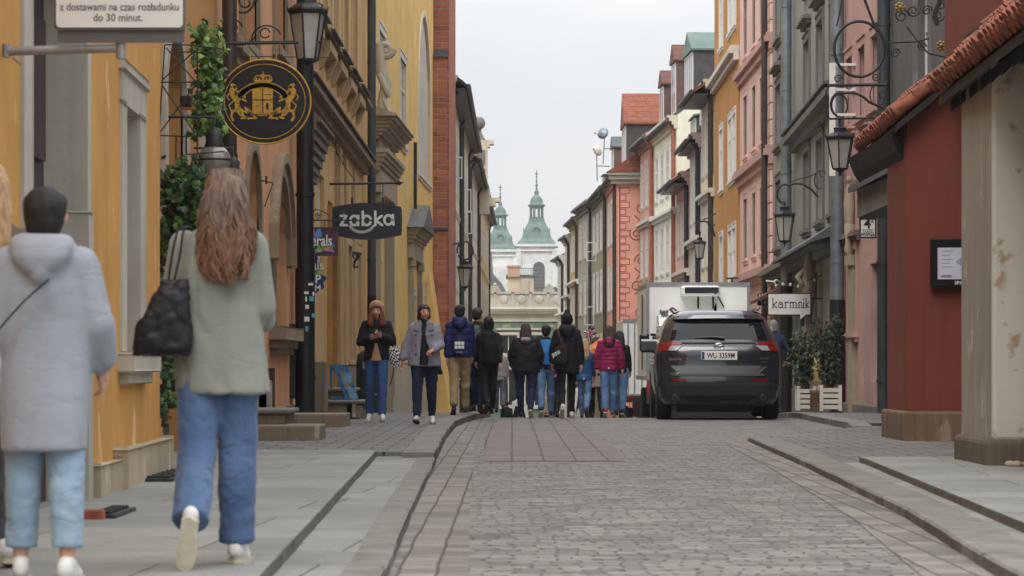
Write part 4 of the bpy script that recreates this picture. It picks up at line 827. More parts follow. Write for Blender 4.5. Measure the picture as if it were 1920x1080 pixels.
# church: two white towers with green copper helmets
wh = plaster('white_tower_render', (226, 224, 218), .15); vg = M['verdigris']
def tower(lb, px, base_py, sc, Y=400):
    cx = X(px, Y); p = Y/F
    t = thing('church_tower', lb, 'tower', (cx, Y, 0))
    def z(py): return Zp(py, Y)
    a = 34*p*sc; zb = z(base_py)
    q = MB(); q.box(-a, -a, -8, a, a, zb-.3)
    for s in (-1, 1): q.box(s*a*.98-.35, -a-.25, -8, s*a*.98+.35, a+.25, zb-.9)
    q.box(-a-.3, -a-.3, zb-1.0, a+.3, a+.3, zb-.75); q.box(-a-.5, -a-.5, zb-.35, a+.5, a+.5, zb)
    q.build('wall', wh, t)
    q = MB(); w_ = a*.32; ar = [(-w_, -6), (w_, -6)]+[(w_*math.cos(math.pi*i/8), zb-3.3+w_*math.sin(math.pi*i/8)) for i in range(9)]
    q.prism(ar, (a*.12, -a-.02, 0), (1, 0, 0), (0, 0, 1), (0, -.05, 0)); wn = q.build('belfry_opening', mat('louvre', (84, 88, 90), .8), t)
    q = MB()
    for k in range(12): q.box(a*.12-w_, -a-.12, zb-9+k*.5, a*.12+w_, -a-.07, zb-9+k*.5+.2)
    q.build('louvres', M['stone_g'], wn)
    S = sc*p; q = MB()                       # square helmet, bell-shaped
    for (r0, z0, r1, z1) in ((36, 0, 34.5, 4), (34.5, 4, 27.5, 12), (27.5, 12, 24, 24), (24, 24, 19.5, 35), (19.5, 35, 15.5, 42), (15.5, 42, 14.5, 48)):
        vs = [(sx*r*S, sy*r*S, zb+zz*S) for r, zz in ((r0, z0), (r1, z1)) for sx, sy in ((-1, -1), (1, -1), (1, 1), (-1, 1))]
        q.add(vs, [(0, 1, 5, 4), (1, 2, 6, 5), (2, 3, 7, 6), (3, 0, 4, 7), (4, 5, 6, 7)])
    q.build('helmet', vg, t)
    q = MB()
    for s in (-1, 1): q.tube([(s*24*S, -24*S, zb+22*S), (s*24*S, -24*S, zb+31*S)], [1.6*S, .5*S], 6)
    scroll(q, (0, -23.8*S, zb+26*S), 6*S, 6*S, 1, (1, 0, 0), (0, 0, 1), 1.3*S, 20, 0); q.build('ornament', vg, t)
    q = MB(); z0 = zb+48*S
    q.lathe([(15*S, 0), (15*S, 3*S), (12*S, 4*S)], (0, 0, z0), 8, smooth=False, a0=.39)
    for k in range(8):
        an = .39+k*math.pi/4; q.tube([(11.5*S*math.cos(an), 11.5*S*math.sin(an), z0+4*S), (11.5*S*math.cos(an), 11.5*S*math.sin(an), z0+22*S)], 2.3*S, 6)
    q.lathe([(12.5*S, 20*S), (13*S, 22*S), (16.5*S, 25*S), (16.5*S, 27*S), (12.5*S, 29*S), (12*S, 33*S), (10*S, 39*S), (6.5*S, 43*S), (4*S, 45*S), (4*S, 48*S), (4.8*S, 50*S), (2*S, 55*S), (1.2*S, 62*S), (1.2*S, 70*S)], (0, 0, z0), 16)
    q.ball((0, 0, z0+64*S), 2.8*S); q.ball((0, 0, z0+72*S), 2.0*S); q.build('lantern', vg, t)
    q = MB(); h = z0+73*S; q.box(-.7*S, -.7*S, h, .7*S, .7*S, h+19*S); q.box(-3.4*S, -.6*S, h+11*S, 3.4*S, .6*S, h+12.8*S); q.box(-2.2*S, -.6*S, h+6*S, 2.2*S, .6*S, h+7.2*S); q.build('cross', M['lead'], t)
    return t
tower('nearer white church tower with green copper helmet and taller spire', 1006, 459, 1.0)
tower('white church tower with green copper helmet partly behind the left houses', 938, 469, .885, 412)
q = MB(); cx = X(950, 408); q.box(X(890, 408), 408, -8, X(1060, 408), 440, Zp(500, 408)); o = q.build('church_nave', wh); tag(o, 'white church wall between and behind the two towers', 'church')
# ---------------------------------------------------------------- street furniture, signs, ironwork, plants
def at(px, py, Y): return (X(px, Y), Y, Zp(py, Y))
class Plane:                      # draws in a sign's own plane; photo pixels become metres at its distance
    def __init__(s, px0, py0, Y): s.k = Y/F; s.a = px0; s.b = py0; s.Y = Y; s.o = at(px0, py0, Y)
    def __call__(s, px, py, dy=0.0): return ((px-s.a)*s.k, dy, (s.b-py)*s.k)
def stroke(mb, pts, w_, P, t0, t1, n=10):      # flat rounded stroke raised from a sign face
    pts = [Vector(P(*p)) for p in pts]; r = w_*P.k/2
    for a, b in zip(pts, pts[1:]):
        d = (b-a); 
        if d.length < 1e-6: continue
        d.normalize(); nrm = Vector((-d.z, 0, d.x))*r
        mb.prism([(p.x, p.z) for p in (a+nrm, a-nrm, b-nrm, b+nrm)], (0, t0, 0), (1, 0, 0), (0, 0, 1), (0, t1-t0, 0))
    for a in pts: mb.prism([(a.x+r*math.cos(2*math.pi*i/n), a.z+r*math.sin(2*math.pi*i/n)) for i in range(n)], (0, t0-.0004, 0), (1, 0, 0), (0, 0, 1), (0, t1-t0, 0))
def arcp(cx, cy, rx, ry, a0, a1, n=14): return [(cx+rx*math.cos(R(a0+(a1-a0)*i/n)), cy-ry*math.sin(R(a0+(a1-a0)*i/n))) for i in range(n+1)]
def plate(mb, poly, P, y0, y1): mb.prism([((px-P.a)*P.k, (P.b-py)*P.k) for px, py in poly], (0, y0, 0), (1, 0, 0), (0, 0, 1), (0, y1-y0, 0))
def rpoly(x0, y0, x1, y1, r, n=5):
    o = []
    for cx, cy, a in ((x1-r, y0+r, 90), (x0+r, y0+r, 180), (x0+r, y1-r, 270), (x1-r, y1-r, 360)):
        o += [(cx+r*math.cos(R(a-90*0+90*0-90*(0)+(90*i/n)))if False else cx+r*math.cos(R(a-90+90*i/n)), cy-r*math.sin(R(a-90+90*i/n))) for i in range(n+1)]
    return o
black = mat('black_sign_paint', (26, 27, 31), .35, .15, 3); gold = mat('gold_paint', (206, 160, 66), .45, .25, 40, metal=.25); dkg = mat('anthracite_sign_paint', (40, 44, 52), .5, .1, 3)
whites = mat('white_sign_face', (226, 226, 222), .5, .04, 3); inkm = mat('black_lettering', (24, 24, 26), .6)
lampglass = mat('frosted_lamp_glass', (150, 148, 140), .25, .2, 4, spec=.7, c2=(176, 174, 168)); 
# --- lanterns
def lantern(label, px, pt, pb, wpx, Y, bracket, hang=None):
    k = Y/F; bp_ = None; t = thing('street_lantern', label, 'street lamp', at(px, pb, Y), 0, 'wrought iron street lanterns')
    H = (pb-pt)*k; W = wpx*k/2; n = 6; a0 = .3
    q = MB()                     # frame: base cup, corner bars, rim
    q.lathe([(.02*W, 0), (.10*W, .02*H), (.06*W, .06*H), (.22*W, .10*H), (.50*W, .13*H), (.52*W, .155*H), (.46*W, .16*H)], (0, 0, 0), n, smooth=False, a0=a0)
    for i in range(n):
        a = a0+2*math.pi*i/n; c, s = math.cos(a), math.sin(a)
        q.tube([(.50*W*c, .50*W*s, .15*H), (.86*W*c, .86*W*s, .74*H)], .045*W, 5)
        q.tube([(.95*W*c, .95*W*s, .78*H), (.99*W*c, .99*W*s, .83*H)], [.05*W, .02*W], 5)
    q.lathe([(.84*W, .72*H), (.93*W, .73*H), (1.0*W, .765*H), (.98*W, .79*H), (.90*W, .785*H)], (0, 0, 0), n, smooth=False, a0=a0)
    q.build('frame', M['iron'], t)
    q = MB(); q.lathe([(.45*W, .155*H), (.81*W, .73*H)], (0, 0, 0), n, smooth=False, a0=a0); q.build('glass', lampglass, t)
    q = MB(); q.lathe([(.93*W, .785*H), (.60*W, .85*H), (.42*W, .87*H), (.40*W, .93*H), (.46*W, .94*H), (.44*W, .96*H), (.12*W, .985*H), (.10*W, 1.0*H), (.03*W, 1.03*H)], (0, 0, 0), n, smooth=False, a0=a0); q.build('cap', M['iron'], t)
    if bracket:
        q = MB(); P = Plane(px, pb, Y)
        for path, r in bracket: q.tube([P(*p) for p in path], r, 6)
        q.build('bracket', M['iron'], t)
    return t
lantern('big dark iron lantern hanging beside the oval black and gold sign', 577, -14, 134, 80, 29.0,
    [([(418, 82), (470, 80), (577, 78), (605, 79)], .016), (arcp(450, 50, 34, 34, 200, 330), .01), (arcp(500, 74, 28, 26, 180, 20), .009), ([(577, -12), (577, -60), (470, -70), (430, -20)], .014), ([(577, 20), (577, -30)], .02), (arcp(455, -2, 22, 26, 250, 380), .012), (arcp(497, 62, 9, 9, 0, 330), .008), ([(418, 105), (620, 108)], .005)])
lantern('small iron lantern with white glass on the left, past the red brick tower', 872, 488, 546, 33, 77,
    [([(849, 458), (862, 456), (870, 459)], .03), (arcp(872, 470, 15, 17, 200, -150), .025), ([(872, 486), (872, 500)], .03)])
lantern('iron lantern hanging from a curled bracket in front of the zinc drainpipe', 1575, 236, 330, 61, 47,
    [([(1574, 240), (1574, 222)], .022), (arcp(1574, 198, 15, 21, 270, -40)+arcp(1562, 190, 2, 2, 0, 0, 1)[:0], .016), (arcp(1574, 196, 16, 22, 250, 90)+arcp(1592, 222, 48, 48, 100, 40)+[(1662, 206)], .022), (arcp(1645, 178, 14, 20, 90, 340), .012)])
lantern('lower iron lantern with scroll bracket left of the carved grey figure', 1471, 385, 463, 45, 58,
    [([(1471, 388), (1471, 378)], .022), (arcp(1472, 364, 15, 18, 250, 60)+[(1490, 344), (1505, 345), (1522, 356), (1534, 370)], .024), ([(1484, 340), (1500, 335), (1520, 330), (1538, 320)], .013), (arcp(1536, 338, 9, 16, 90, 300), .012), (arcp(1542, 326, 5, 6, 0, 330), .01)])
lantern('farthest right iron lantern fixed to the orange house above the white truck', 1312, 444, 491, 27, 96,
    [([(1312, 446), (1312, 436)], .03), (arcp(1316, 426, 10, 11, 260, 90)+[(1322, 415), (1330, 418), (1336, 428), (1340, 444)], .035), ([(1318, 412), (1334, 406), (1342, 400)], .022), (arcp(1335, 416, 6, 9, 90, 330), .02)])
# --- globe lamps by the ivy
for (cx, cy, r, Y, lb) in ((402, 300, 31, 25.0, 'clear globe lamp with black collar hanging under the ivy'), (437, 340, 24, 27.0, 'second globe lamp half hidden behind the long haired woman')):
    P = Plane(cx, cy, Y); t = thing('globe_lamp', lb, 'lamp', P.o, 0, 'globe lamps by the ivy'); k = P.k
    q = MB(); q.ball((0, 0, 0), r*k, None, r*k*.95, 20); q.build('globe', mat('smoky_globe_glass', (134, 132, 126), .08, .3, 3, spec=.9, c2=(84, 82, 78)), t)
    q = MB(); q.lathe([(r*k*.55, r*k*.72), (r*k*.62, r*k*.85), (r*k*.5, r*k*1.1), (r*k*.55, r*k*1.5), (r*k*.3, r*k*1.8), (r*k*.1, r*k*2.0)], (0, 0, 0), 16)
    q.tube([(0, 0, r*k*1.9), (0, 0, r*k*2.6), (-.5, 0, r*k*2.6)], .012, 6)
    q.lathe([(r*k*1.0, -.01), (r*k*1.03, 0), (r*k*1.0, .01)], (0, 0, 0), 20); q.build('collar', M['iron'], t)
# --- hanging parking sign with its bracket
P = Plane(225, 40, 13.4); t = thing('parking_sign', 'white supplementary sign with printed lines on a grey bracket at top left', 'sign', P.o)
gm_ = mat('galvanised_steel', (150, 150, 150), .45, .2, 8, .1, 40, metal=.4)
q = MB(); plate(q, rpoly(106, -140, 343, 52, 8), P, -.012, -.004); q.build('face', whites, t)
q = MB(); plate(q, rpoly(101, -145, 348, 57, 10), P, -.003, .012); plate(q, rpoly(107, 45, 345, 79, 4), P, .013, .03); q.build('back_plate', mat('grey_sign_back', (96, 94, 94), .5, .1, 5), t)
text('z dostawami na czas rozładunku', 20.5*P.k*.98, mat('grey_lettering', (96, 98, 104), .7), t, P(225, 14, -.013), bold=.0006, ext=.0008, sx=.86)
text('do 30 minut.', 20.5*P.k*.98, bpy.data.materials['grey_lettering'], t, P(222, 34, -.013), bold=.0006, ext=.0008, sx=.9)
q = MB(); q.tube([P(12, 94, .05), P(216, 88, .05)], .022, 10); q.tube([P(224, 108, .05), P(224, 52, .05)], .024, 10); q.tube([P(8, 80, .05), P(8, 106, .05)], .02, 8); q.tube([P(20, 106, .05), P(36, 118, .05)], .006, 6); q.build('bracket', gm_, t)
# --- oval black and gold inn sign
P = Plane(497, 191, 28.0); t = thing('inn_sign', 'oval black sign with gold rim, crown and lions and the word Królewski', 'sign', P.o)
def ell(rx, ry, n=48, cx=497, cy=191): return [(cx+1.05*rx*math.cos(2*math.pi*i/n), cy-ry*math.sin(2*math.pi*i/n)) for i in range(n)]
q = MB(); plate(q, ell(82, 77), P, -.025, .025); q.build('board', black, t)
def ring(mb, rx, ry, r, dy=-.028, c=(497, 191)):
    mb.tube([P(c[0]+rx*math.cos(2*math.pi*i/48), c[1]-ry*math.sin(2*math.pi*i/48), dy) for i in range(49)], r, 6, cap=False)
q = MB(); ring(q, 86, 79, .010, -.02); ring(q, 76, 70, .0045); q.build('rim', gold, t)
q = MB(); t0, t1 = -.026, -.032
def S(pts, w_): stroke(q, pts, w_, P, t0, t1, 8)
# crown
plate(q, [(477, 157), (510, 157), (508, 150), (479, 150)], P, t0, t1)
S(arcp(485, 149, 8, 7, 200, 20), 2.2); S(arcp(502, 149, 8, 7, 160, -20), 2.2); S([(493.5, 152), (493.5, 139)], 2.6); S([(490.5, 141), (496.5, 141)], 2.4); S([(493.5, 137), (493.5, 136)], 3)
for x in (481, 487, 500, 506): S([(x, 150), (x, 147)], 2.5)
# arch banner, shield, ribbon
S(arcp(493, 196, 47, 36, 158, 22, 20), 13); 
plate(q, [(474, 167), (512, 167), (512, 211), (474, 211)], P, t0-.001, t1-.001)
S(arcp(493, 200, 34, 15, 215, 325, 12), 6.5); S(arcp(470, 196, 22, 16, 170, 330, 10), 3.2); S(arcp(516, 196, 22, 16, 10, -150, 10), 3.2)
for sg_ in (-1, 1):               # the two rampant lions, mirrored
    m_ = lambda pts: [(493+sg_*(x-493), y) for x, y in pts]
    S(m_([(545, 166), (551, 170), (549, 180), (541, 190), (540, 205), (533, 214)]), 9); S(m_([(545, 163), (550, 160)]), 7); S(m_([(541, 172), (531, 176), (526, 183)]), 3.6)
    S(m_([(543, 182), (532, 186), (524, 190)]), 3.4); S(m_([(540, 205), (550, 211), (552, 219), (548, 226)]), 4); S(m_([(534, 212), (527, 220), (520, 223)]), 4)
    S(m_([(548, 190), (556, 198), (552, 208), (545, 206)]), 2.2); S(m_([(556, 188), (560, 182), (556, 176)]), 2); S(m_([(515, 213), (505, 222), (533, 222)]), 3); S(m_([(519, 206), (526, 202), (524, 209)]), 3)
q.build('emblem', gold, t)
q = MB(); stroke(q, [(493, 167), (493, 211)], 1.8, P, -.034, -.036); stroke(q, [(474, 188), (512, 188)], 1.8, P, -.034, -.036); stroke(q, [(502, 196), (502, 204)], 5, P, -.034, -.036); stroke(q, [(480, 199), (487, 199)], 1.2, P, -.034, -.036); stroke(q, [(498, 178), (507, 178)], 1.2, P, -.034, -.036); q.build('shield_lines', black, t)
for i, ch in enumerate('Królewski'):
    a = 150-15.2*i; px_, py_ = 493+46*math.cos(R(a)), 197-36*math.sin(R(a)); o = text(ch, 8.5*P.k*1.3, black, t, P(px_, py_, -.034), ext=.0006, bold=.0002); o.rotation_euler = (R(90), R(-(a-90)*.72), 0)
text('Restauracja & Pub', 5.2*P.k*1.3, black, t, P(493, 215, -.034), ext=.0006, bold=.0002)
q = MB()
for x in (469, 518): q.tube([P(x, 116), P(x, 98)], .006, 6)
q.build('hangers', gold, t)
q = MB(); q.tube([P(415, 82, .01), P(560, 80, .01)], .014, 6); q.tube([P(455, 104), P(455, 84)], .004, 5); q.tube([P(524, 104), P(524, 84)], .004, 5); q.build('bracket', M['iron'], t)
# --- dark barrel-shaped shop sign
P = Plane(689, 414, 47.0); t = thing('shop_sign', 'dark barrel shaped sign reading żabka with a white smile under the letters', 'sign', P.o)
top = [(626+(752-626)*i/16, 388-7.5*math.sin(math.pi*i/16)) for i in range(17)]; bot = [(752-(752-626)*i/16, 441+8.5*math.sin(math.pi*i/16)) for i in range(17)]
q = MB(); plate(q, [(623, 394)]+top+[(753.5, 395), (754, 414), (753.5, 434)]+bot+[(623, 435), (621.5, 414)], P, -.05, .05); q.build('board', dkg, t)
q = MB()
def S(pts, w_=4.6): stroke(q, pts, w_, P, -.05, -.058)
S([(639, 405), (650, 405), (639, 422.5), (651, 422.5)]); S([(645, 397.5), (645, 398)], 5)
S(arcp(664.5, 413.7, 7.2, 8.8, 0, 360)); S([(672, 405), (672, 422.5)])
S(arcp(688, 413.7, 7.6, 8.8, 0, 360)); S([(680.5, 397), (680.5, 422.5)])
S([(704, 397), (704, 422.5)]); S([(716, 405), (705, 413.5), (716.5, 422.5)])
S(arcp(728.5, 412.7, 7.6, 8.8, 0, 360)); S([(736.5, 403.5), (738, 421.5)])
S(arcp(678.5, 416, 24, 19.5, 206, 334, 18), 5)
q.build('lettering', whites, t)
q = MB(); q.tube([P(618, 345), P(745, 343), P(750, 343)], .02, 8); q.ball(P(748, 343), .042); q.tube([P(752, 343), P(758, 342)], [.02, .006], 6); q.tube([P(617, 340), P(617, 362)], .012, 6)
for x in (660, 718): q.tube([P(x, 345), P(x, 386)], .007, 5); q.box(*P(x-2, 370, -.015), *P(x+2, 386, .015))
pts = [P(612, 245), P(622, 262), P(634, 290), P(648, 315), P(665, 338)]; q.tube(pts, .008, 6)
for c in ((626, 268), (634, 284), (641, 300)): q.tube([P(*p) for p in arcp(c[0], c[1], 4, 8, 0, 360)], .007, 5)
scroll(q, P(612, 247), .05, .015, 1.2, (1, 0, 0), (0, 0, 1), .008); q.build('bracket', M['iron'], t)
q = MB(); q.box(*P(616, 348, -.01), *P(621, 361, .01)); q.build('tag', whites, t)
# --- mineral shop signs behind the black drainpipe
P = Plane(600, 453, 39.55); t = thing('square_shop_sign', 'square purple sign with pale and green lettering hung behind the black drainpipe', 'sign', P.o)
q = MB(); plate(q, [(553, 428), (632, 428), (632, 478), (553, 478)], P, -.02, .02); q.build('board', mat('purple_print', (92, 54, 92), .5, .5, 9, c2=(38, 26, 44)), t)
q = MB()
for (a, b, c, d) in ((553, 426, 634, 429), (553, 477, 634, 480), (631, 429, 634, 477)): plate(q, [(a, b), (c, b), (c, d), (a, d)], P, -.03, .03)
q.build('frame', mat('brown_wood_frame', (92, 58, 44), .7), t)
for m_, pl in ((mat('pink_crystal', (222, 120, 176), .4), [(578, 445), (580, 424), (587, 420), (592, 440)]), (mat('blue_crystal', (92, 146, 206), .4), [(588, 447), (594, 431), (601, 428), (604, 444)]), (mat('magenta_crystal', (190, 90, 150), .4), [(600, 470), (620, 460), (628, 474)])):
    q = MB(); plate(q, pl, P, -.026, -.031); q.build('crystal', m_, t)
text('minerals', 23*P.k*1.25, whites, t, P(588, 452, -.034), bold=.004, ext=.001, sx=.72)
grn = mat('green_lettering', (120, 200, 60), .5); text('PLANET', 10*P.k*1.3, grn, t, P(604, 465, -.034), bold=.002, ext=.001); text('MUSEUM', 6*P.k*1.3, whites, t, P(588, 471, -.034), bold=.001, ext=.001)
q = MB(); q.tube([P(570, 413), P(662, 413)], .011, 6); q.tube([P(609, 414), P(609, 428)], .008, 5); q.tube([P(*p) for p in [(585, 400), (592, 392), (604, 396), (618, 404)]], .008, 5); scroll(q, P(597, 405), .05, .015, 1.5, (1, 0, 0), (0, 0, 1), .007); q.build('bracket', M['iron'], t)
P = Plane(595, 515, 39.65); t = thing('crystal_shop_sign', 'blue jagged crystal shaped sign with white letters below the square purple sign', 'sign', P.o)
q = MB(); plate(q, [(555, 484), (594, 480), (600, 498), (597, 512), (614, 520), (606, 530), (608, 540), (592, 549), (555, 552)], P, -.02, .02); q.build('board', mat('blue_print', (46, 66, 130), .5, .5, 12, c2=(26, 30, 60)), t)
text('minerals', 22*P.k*1.25, whites, t, P(570, 498, -.022), bold=.004, ext=.001, sx=.8); text('PLANET', 10*P.k*1.3, grn, t, P(585, 511, -.022), bold=.002, ext=.001)
text('SHOP', 17*P.k*1.25, whites, t, P(575, 524, -.022), bold=.004, ext=.001); text('MUSEUM', 13*P.k*1.25, whites, t, P(570, 541, -.022), bold=.003, ext=.001)
# stickers on the black pipe
t = thing('stickers', 'torn white and turquoise stickers on the black cast iron drainpipe', 'stickers', (X(574, 38.7), 38.9-.14, 0)); rr = random.Random(5)
for k in range(9):
    q = MB(); z = rr.uniform(1.35, 2.02); x = rr.uniform(-.02, .10); y = -math.sqrt(max(.0001, .142**2-x*x))+.14; a = rr.uniform(.012, .035); q.box(x-a, y-.002, z, x+a, y+.004, z+rr.uniform(.03, .07)); q.build('sticker', whites if k % 4 else mat('turquoise_sticker', (90, 170, 180), .6), t)
# --- white speech-bubble sign
P = Plane(1480, 571, 60.0); t = thing('bubble_sign', 'white speech bubble sign reading karmnik on a black edge near the planters', 'sign', P.o)
def bub(e): return [(1440-e, 551-e), (1519+e, 551-e), (1519+e, 590+e), (1511+e, 590+e), (1500-e*.3, 600+e*1.6), (1499.5-e, 590+e), (1440-e, 590+e)]
q = MB(); plate(q, bub(1.6), P, -.035, .05); q.build('box', black, t)
q = MB(); plate(q, bub(-.4), P, -.042, -.036); q.build('face', whites, t)
q = MB()
def S(pts, w_=1.7): stroke(q, pts, w_, P, -.042, -.046, 6)
def serif(x, y, h=2.2): S([(x-h, y), (x+h, y)], 1.2)
def kk(x): S([(x, 560), (x, 577)]); serif(x, 577); S([(x-2, 560), (x, 560)], 1.2); S([(x+7, 566.5), (x+.6, 572), (x+7.4, 577)]); serif(x+6.5, 566.3, 1.8); serif(x+7.4, 577, 1.8)
kk(1449); S(arcp(1463, 573.5, 3.6, 3.4, 0, 360)); S([(1460, 568), (1463, 566.4), (1466.6, 568.4), (1466.8, 577), (1468, 577)])
S([(1472.4, 566.5), (1472.4, 577)]); serif(1472.6, 577); S(arcp(1476, 571, 3.4, 4.4, 150, 50)); S([(1470.6, 566.5), (1472.4, 566.5)], 1.2)
for x in (1481.5,): S([(x, 566.5), (x, 577)]); S(arcp(x+2.7, 570, 2.7, 3.4, 180, 0)); S([(x+5.4, 570), (x+5.4, 577)]); S(arcp(x+8.1, 570, 2.7, 3.4, 180, 0)); S([(x+10.8, 570), (x+10.8, 577)]); serif(x, 577, 1.6); serif(x+5.4, 577, 1.6); serif(x+10.8, 577, 1.6)
x = 1497.3; S([(x, 566.5), (x, 577)]); S(arcp(x+2.7, 570, 2.7, 3.4, 180, 0)); S([(x+5.4, 570), (x+5.4, 577)]); serif(x, 577, 1.6); serif(x+5.4, 577, 1.6)
S([(1506.5, 566.5), (1506.5, 577)]); serif(1506.5, 577, 1.7); S([(1506.3, 561.8), (1506.4, 561.6)], 2.2)
q2 = [(1510.6, 560)]; S([(1511, 560), (1511, 577)]); serif(1511, 577, 1.7); S([(1516, 566.5), (1511.6, 572), (1516.3, 577)])
q.build('lettering', inkm, t)
q = MB(); q.tube([P(1505, 590, .01), P(1505, 612, .01)], .04, 8); q.tube([P(1520, 560, .01), P(1546, 560, .01)], .02, 6); q.build('bracket', M['iron'], t)
# --- house number plates
P = Plane(1429, 561, 76.6); t = thing('house_number_plate', 'small dark number plate reading 12 and 14 on the brown drainpipe corner', 'sign', P.o)
q = MB(); plate(q, [(1420, 550), (1438, 550), (1438, 573), (1420, 573)], P, -.02, .02); q.build('plate', dkg, t)
text('12', 9*P.k*1.3, whites, t, P(1427, 556, -.023), bold=.006); text('14', 9*P.k*1.3, whites, t, P(1431, 567, -.023), bold=.006)
P = Plane(1627, 428, 49.0); t = thing('street_number_plate', 'white plate with a large 4 above two small lines on the pink house', 'sign', P.o)
q = MB(); plate(q, [(1611, 409), (1643, 409), (1643, 447), (1611, 447)], P, -.02, .02); plate(q, [(1609, 406), (1645, 406), (1643, 410), (1611, 410)], P, -.05, .03); q.build('frame', dkg, t)
q = MB(); plate(q, [(1614, 412), (1640, 412), (1640, 444), (1614, 444)], P, -.026, -.021); q.build('face', whites, t)
text('4', 21*P.k*1.3, inkm, t, P(1626, 420.5, -.028), bold=.004); text('A', 6*P.k*1.3, inkm, t, P(1635, 416, -.028), bold=.002)
q = MB(); stroke(q, [(1615, 431), (1639, 431)], 1, P, -.026, -.029, 4); q.build('rule', inkm, t)
text('ULICA', 5*P.k*1.3, inkm, t, P(1627, 435, -.028), bold=.001); text('PIWNA', 6*P.k*1.3, inkm, t, P(1627, 440.5, -.028), bold=.002)
# --- menu box on the red wall
t = thing('menu_box', 'black framed menu display on the dark red wall', 'menu board', at(1782, 493, 31.76)); P = Plane(1782, 493, 31.76)
q = MB(); a = P(1743, 448); b = P(1822, 538); q.rbox(a[0], -.08, b[2], b[0], 0, a[2], .01); q.build('frame', mat('black_display_frame', (22, 22, 26), .3), t)
q = MB(); a = P(1756, 465, 0); b = P(1811, 524, 0); q.box(a[0], -.084, b[2], b[0], -.079, a[2]); q.build('menu_sheet', mat('menu_paper', (196, 200, 216), .4, .06, 3), t)
text('SPX P', 7*P.k*1.3, whites, t, P(1799, 531, -.082), bold=.001, ext=.001)
q = MB(); P3 = P; stroke(q, arcp(1799, 491, 6, 5, 0, 360, 12), 1.2, P, -.085, -.087, 4); stroke(q, [(1792, 491), (1806, 491)], 1.2, P, -.085, -.087, 4); stroke(q, [(1799, 484), (1799, 498)], 1, P, -.085, -.087, 4); stroke(q, [(1763, 518), (1781, 518)], 4, P, -.085, -.087, 4)
for y in (471, 479, 487, 494, 501): stroke(q, [(1763, y), (1785-(y % 3)*3, y)], .8, P, -.085, -.087, 4)
q.build('print', mat('grey_print', (130, 132, 144), .7), t)
# --- big empty iron ring frame above the right lantern, gilded ironwork, small brackets
P = Plane(1612, 160, 46.0); t = thing('ring_bracket', 'empty round wrought iron bracket with scrolls above the right lantern', 'bracket', P.o)
q = MB(); q.tube([P(*p) for p in arcp(1611, 92, 47, 52, 0, 360, 36)], .026, 6, cap=False)
q.tube([P(1553, 160), P(1663, 159)], .028, 6); q.tube([P(1555, 160), P(1549, 172), P(1549, 212), P(1556, 223), P(1663, 221)], .018, 6); q.tube([P(1663, 150), P(1663, 225)], .022, 6)
q.tube([P(1583, -20), P(1573, 30), P(1568, 50)], .014, 6); q.tube([P(1612, -25), P(1640, 50), P(1645, 60)], .022, 6)
for c, r, s_ in (((1571, 148), 8, 1), ((1642, 144), 8, -1), ((1655, 178), 9, 1), ((1592, 163), 7, 1), ((1641, 48), 5, 1)): scroll(q, P(*c), r*P.k, r*.25*P.k, 1.4*s_, (1, 0, 0), (0, 0, 1), .012)
q.build('frame', M['iron'], t)
P = Plane(1700, 60, 34.0); t = thing('gilded_bracket', 'wrought iron bracket with small gilded rosettes at the top right', 'bracket', P.o)
q = MB(); q.tube([P(1666, 80), P(1720, 78), P(1742, 72)], .012, 6); q.tube([P(1700, 50), P(1715, 70), P(1740, 100), P(1775, 108)], .010, 6)
for c, r, s_ in (((1690, 30), 14, 1), ((1712, 20), 12, -1), ((1738, 20), 10, 1), ((1758, 30), 12, -1), ((1678, 100), 10, 1), ((1765, 10), 10, 1), ((1728, 88), 9, 1)): scroll(q, P(*c), r*P.k, r*.2*P.k, 1.6*s_, (1, 0, 0), (0, 0, 1), .011)
q.tube([P(1757, 48), P(1753, 25), P(1762, 0)], .03, 6); q.build('frame', M['iron'], t)
for c in ((1687, 14), (1764, 86)):
    q = MB(); 
    for k in range(7): q.ball(P(c[0]+7*math.cos(k*.9), c[1]+7*math.sin(k*.9), -.02), .022, None, .022, 8)
    q.ball(P(c[0], c[1], -.03), .03, None, .03, 8); q.build('rosette', mat('old_gilding', (150, 128, 78), .5, .3, 20, metal=.3), t)
for (px, py, Y, h, lb) in ((740, 500, 70, 42, 'little wrought iron s-shaped bracket left of the yellow wall portal'), (668, 487, 52, 34, 'thin iron hook on the pale pilaster by the barrel shaped sign')):
    P = Plane(px, py, Y); q = MB(); q.tube([P(px-8, py-h/2+3), P(px+10, py-h/2+6)], .02, 5); q.tube([P(px, py-h/2+4), P(px+4, py-6), P(px-3, py+4), P(px-4, py+h/2-2), P(px+3, py+h/2-4)], .022, 5); scroll(q, P(px-2, py-h*.2), .06, .02, 1.3, (1, 0, 0), (0, 0, 1), .015)
    tag(q.build('iron_bracket', M['iron'], None, P.o), lb, 'bracket')
P = Plane(498, 350, 33.5); q = MB(); q.tube([P(488, 338), P(512, 343)], .008, 5); q.tube([P(512, 343), P(496, 388)], .007, 5); q.tube([P(499, 330), P(499, 345)], .012, 5); tag(q.build('iron_bracket', M['iron'], None, P.o), 'small iron flag bracket beside the salmon arched window', 'bracket')
# iron scrolls high on the left pipe
P = Plane(430, 30, 29.2); q = MB()
for c, r, s_ in (((462, 4), 20, 1), ((380, 0), 18, -1), ((440, 50), 14, 1)): scroll(q, P(*c), r*P.k, r*.25*P.k, 1.1*s_, (1, 0, 0), (0, 0, 1), .012)
q.tube([P(364, -20), P(366, 28)], .01, 5); q.tube([P(376, -10), P(384, 30), P(404, 50), P(425, 60)], .01, 5); tag(q.build('iron_scrollwork', M['iron'], None, P.o), 'black iron scrollwork above the ivy at the top left', 'ironwork')
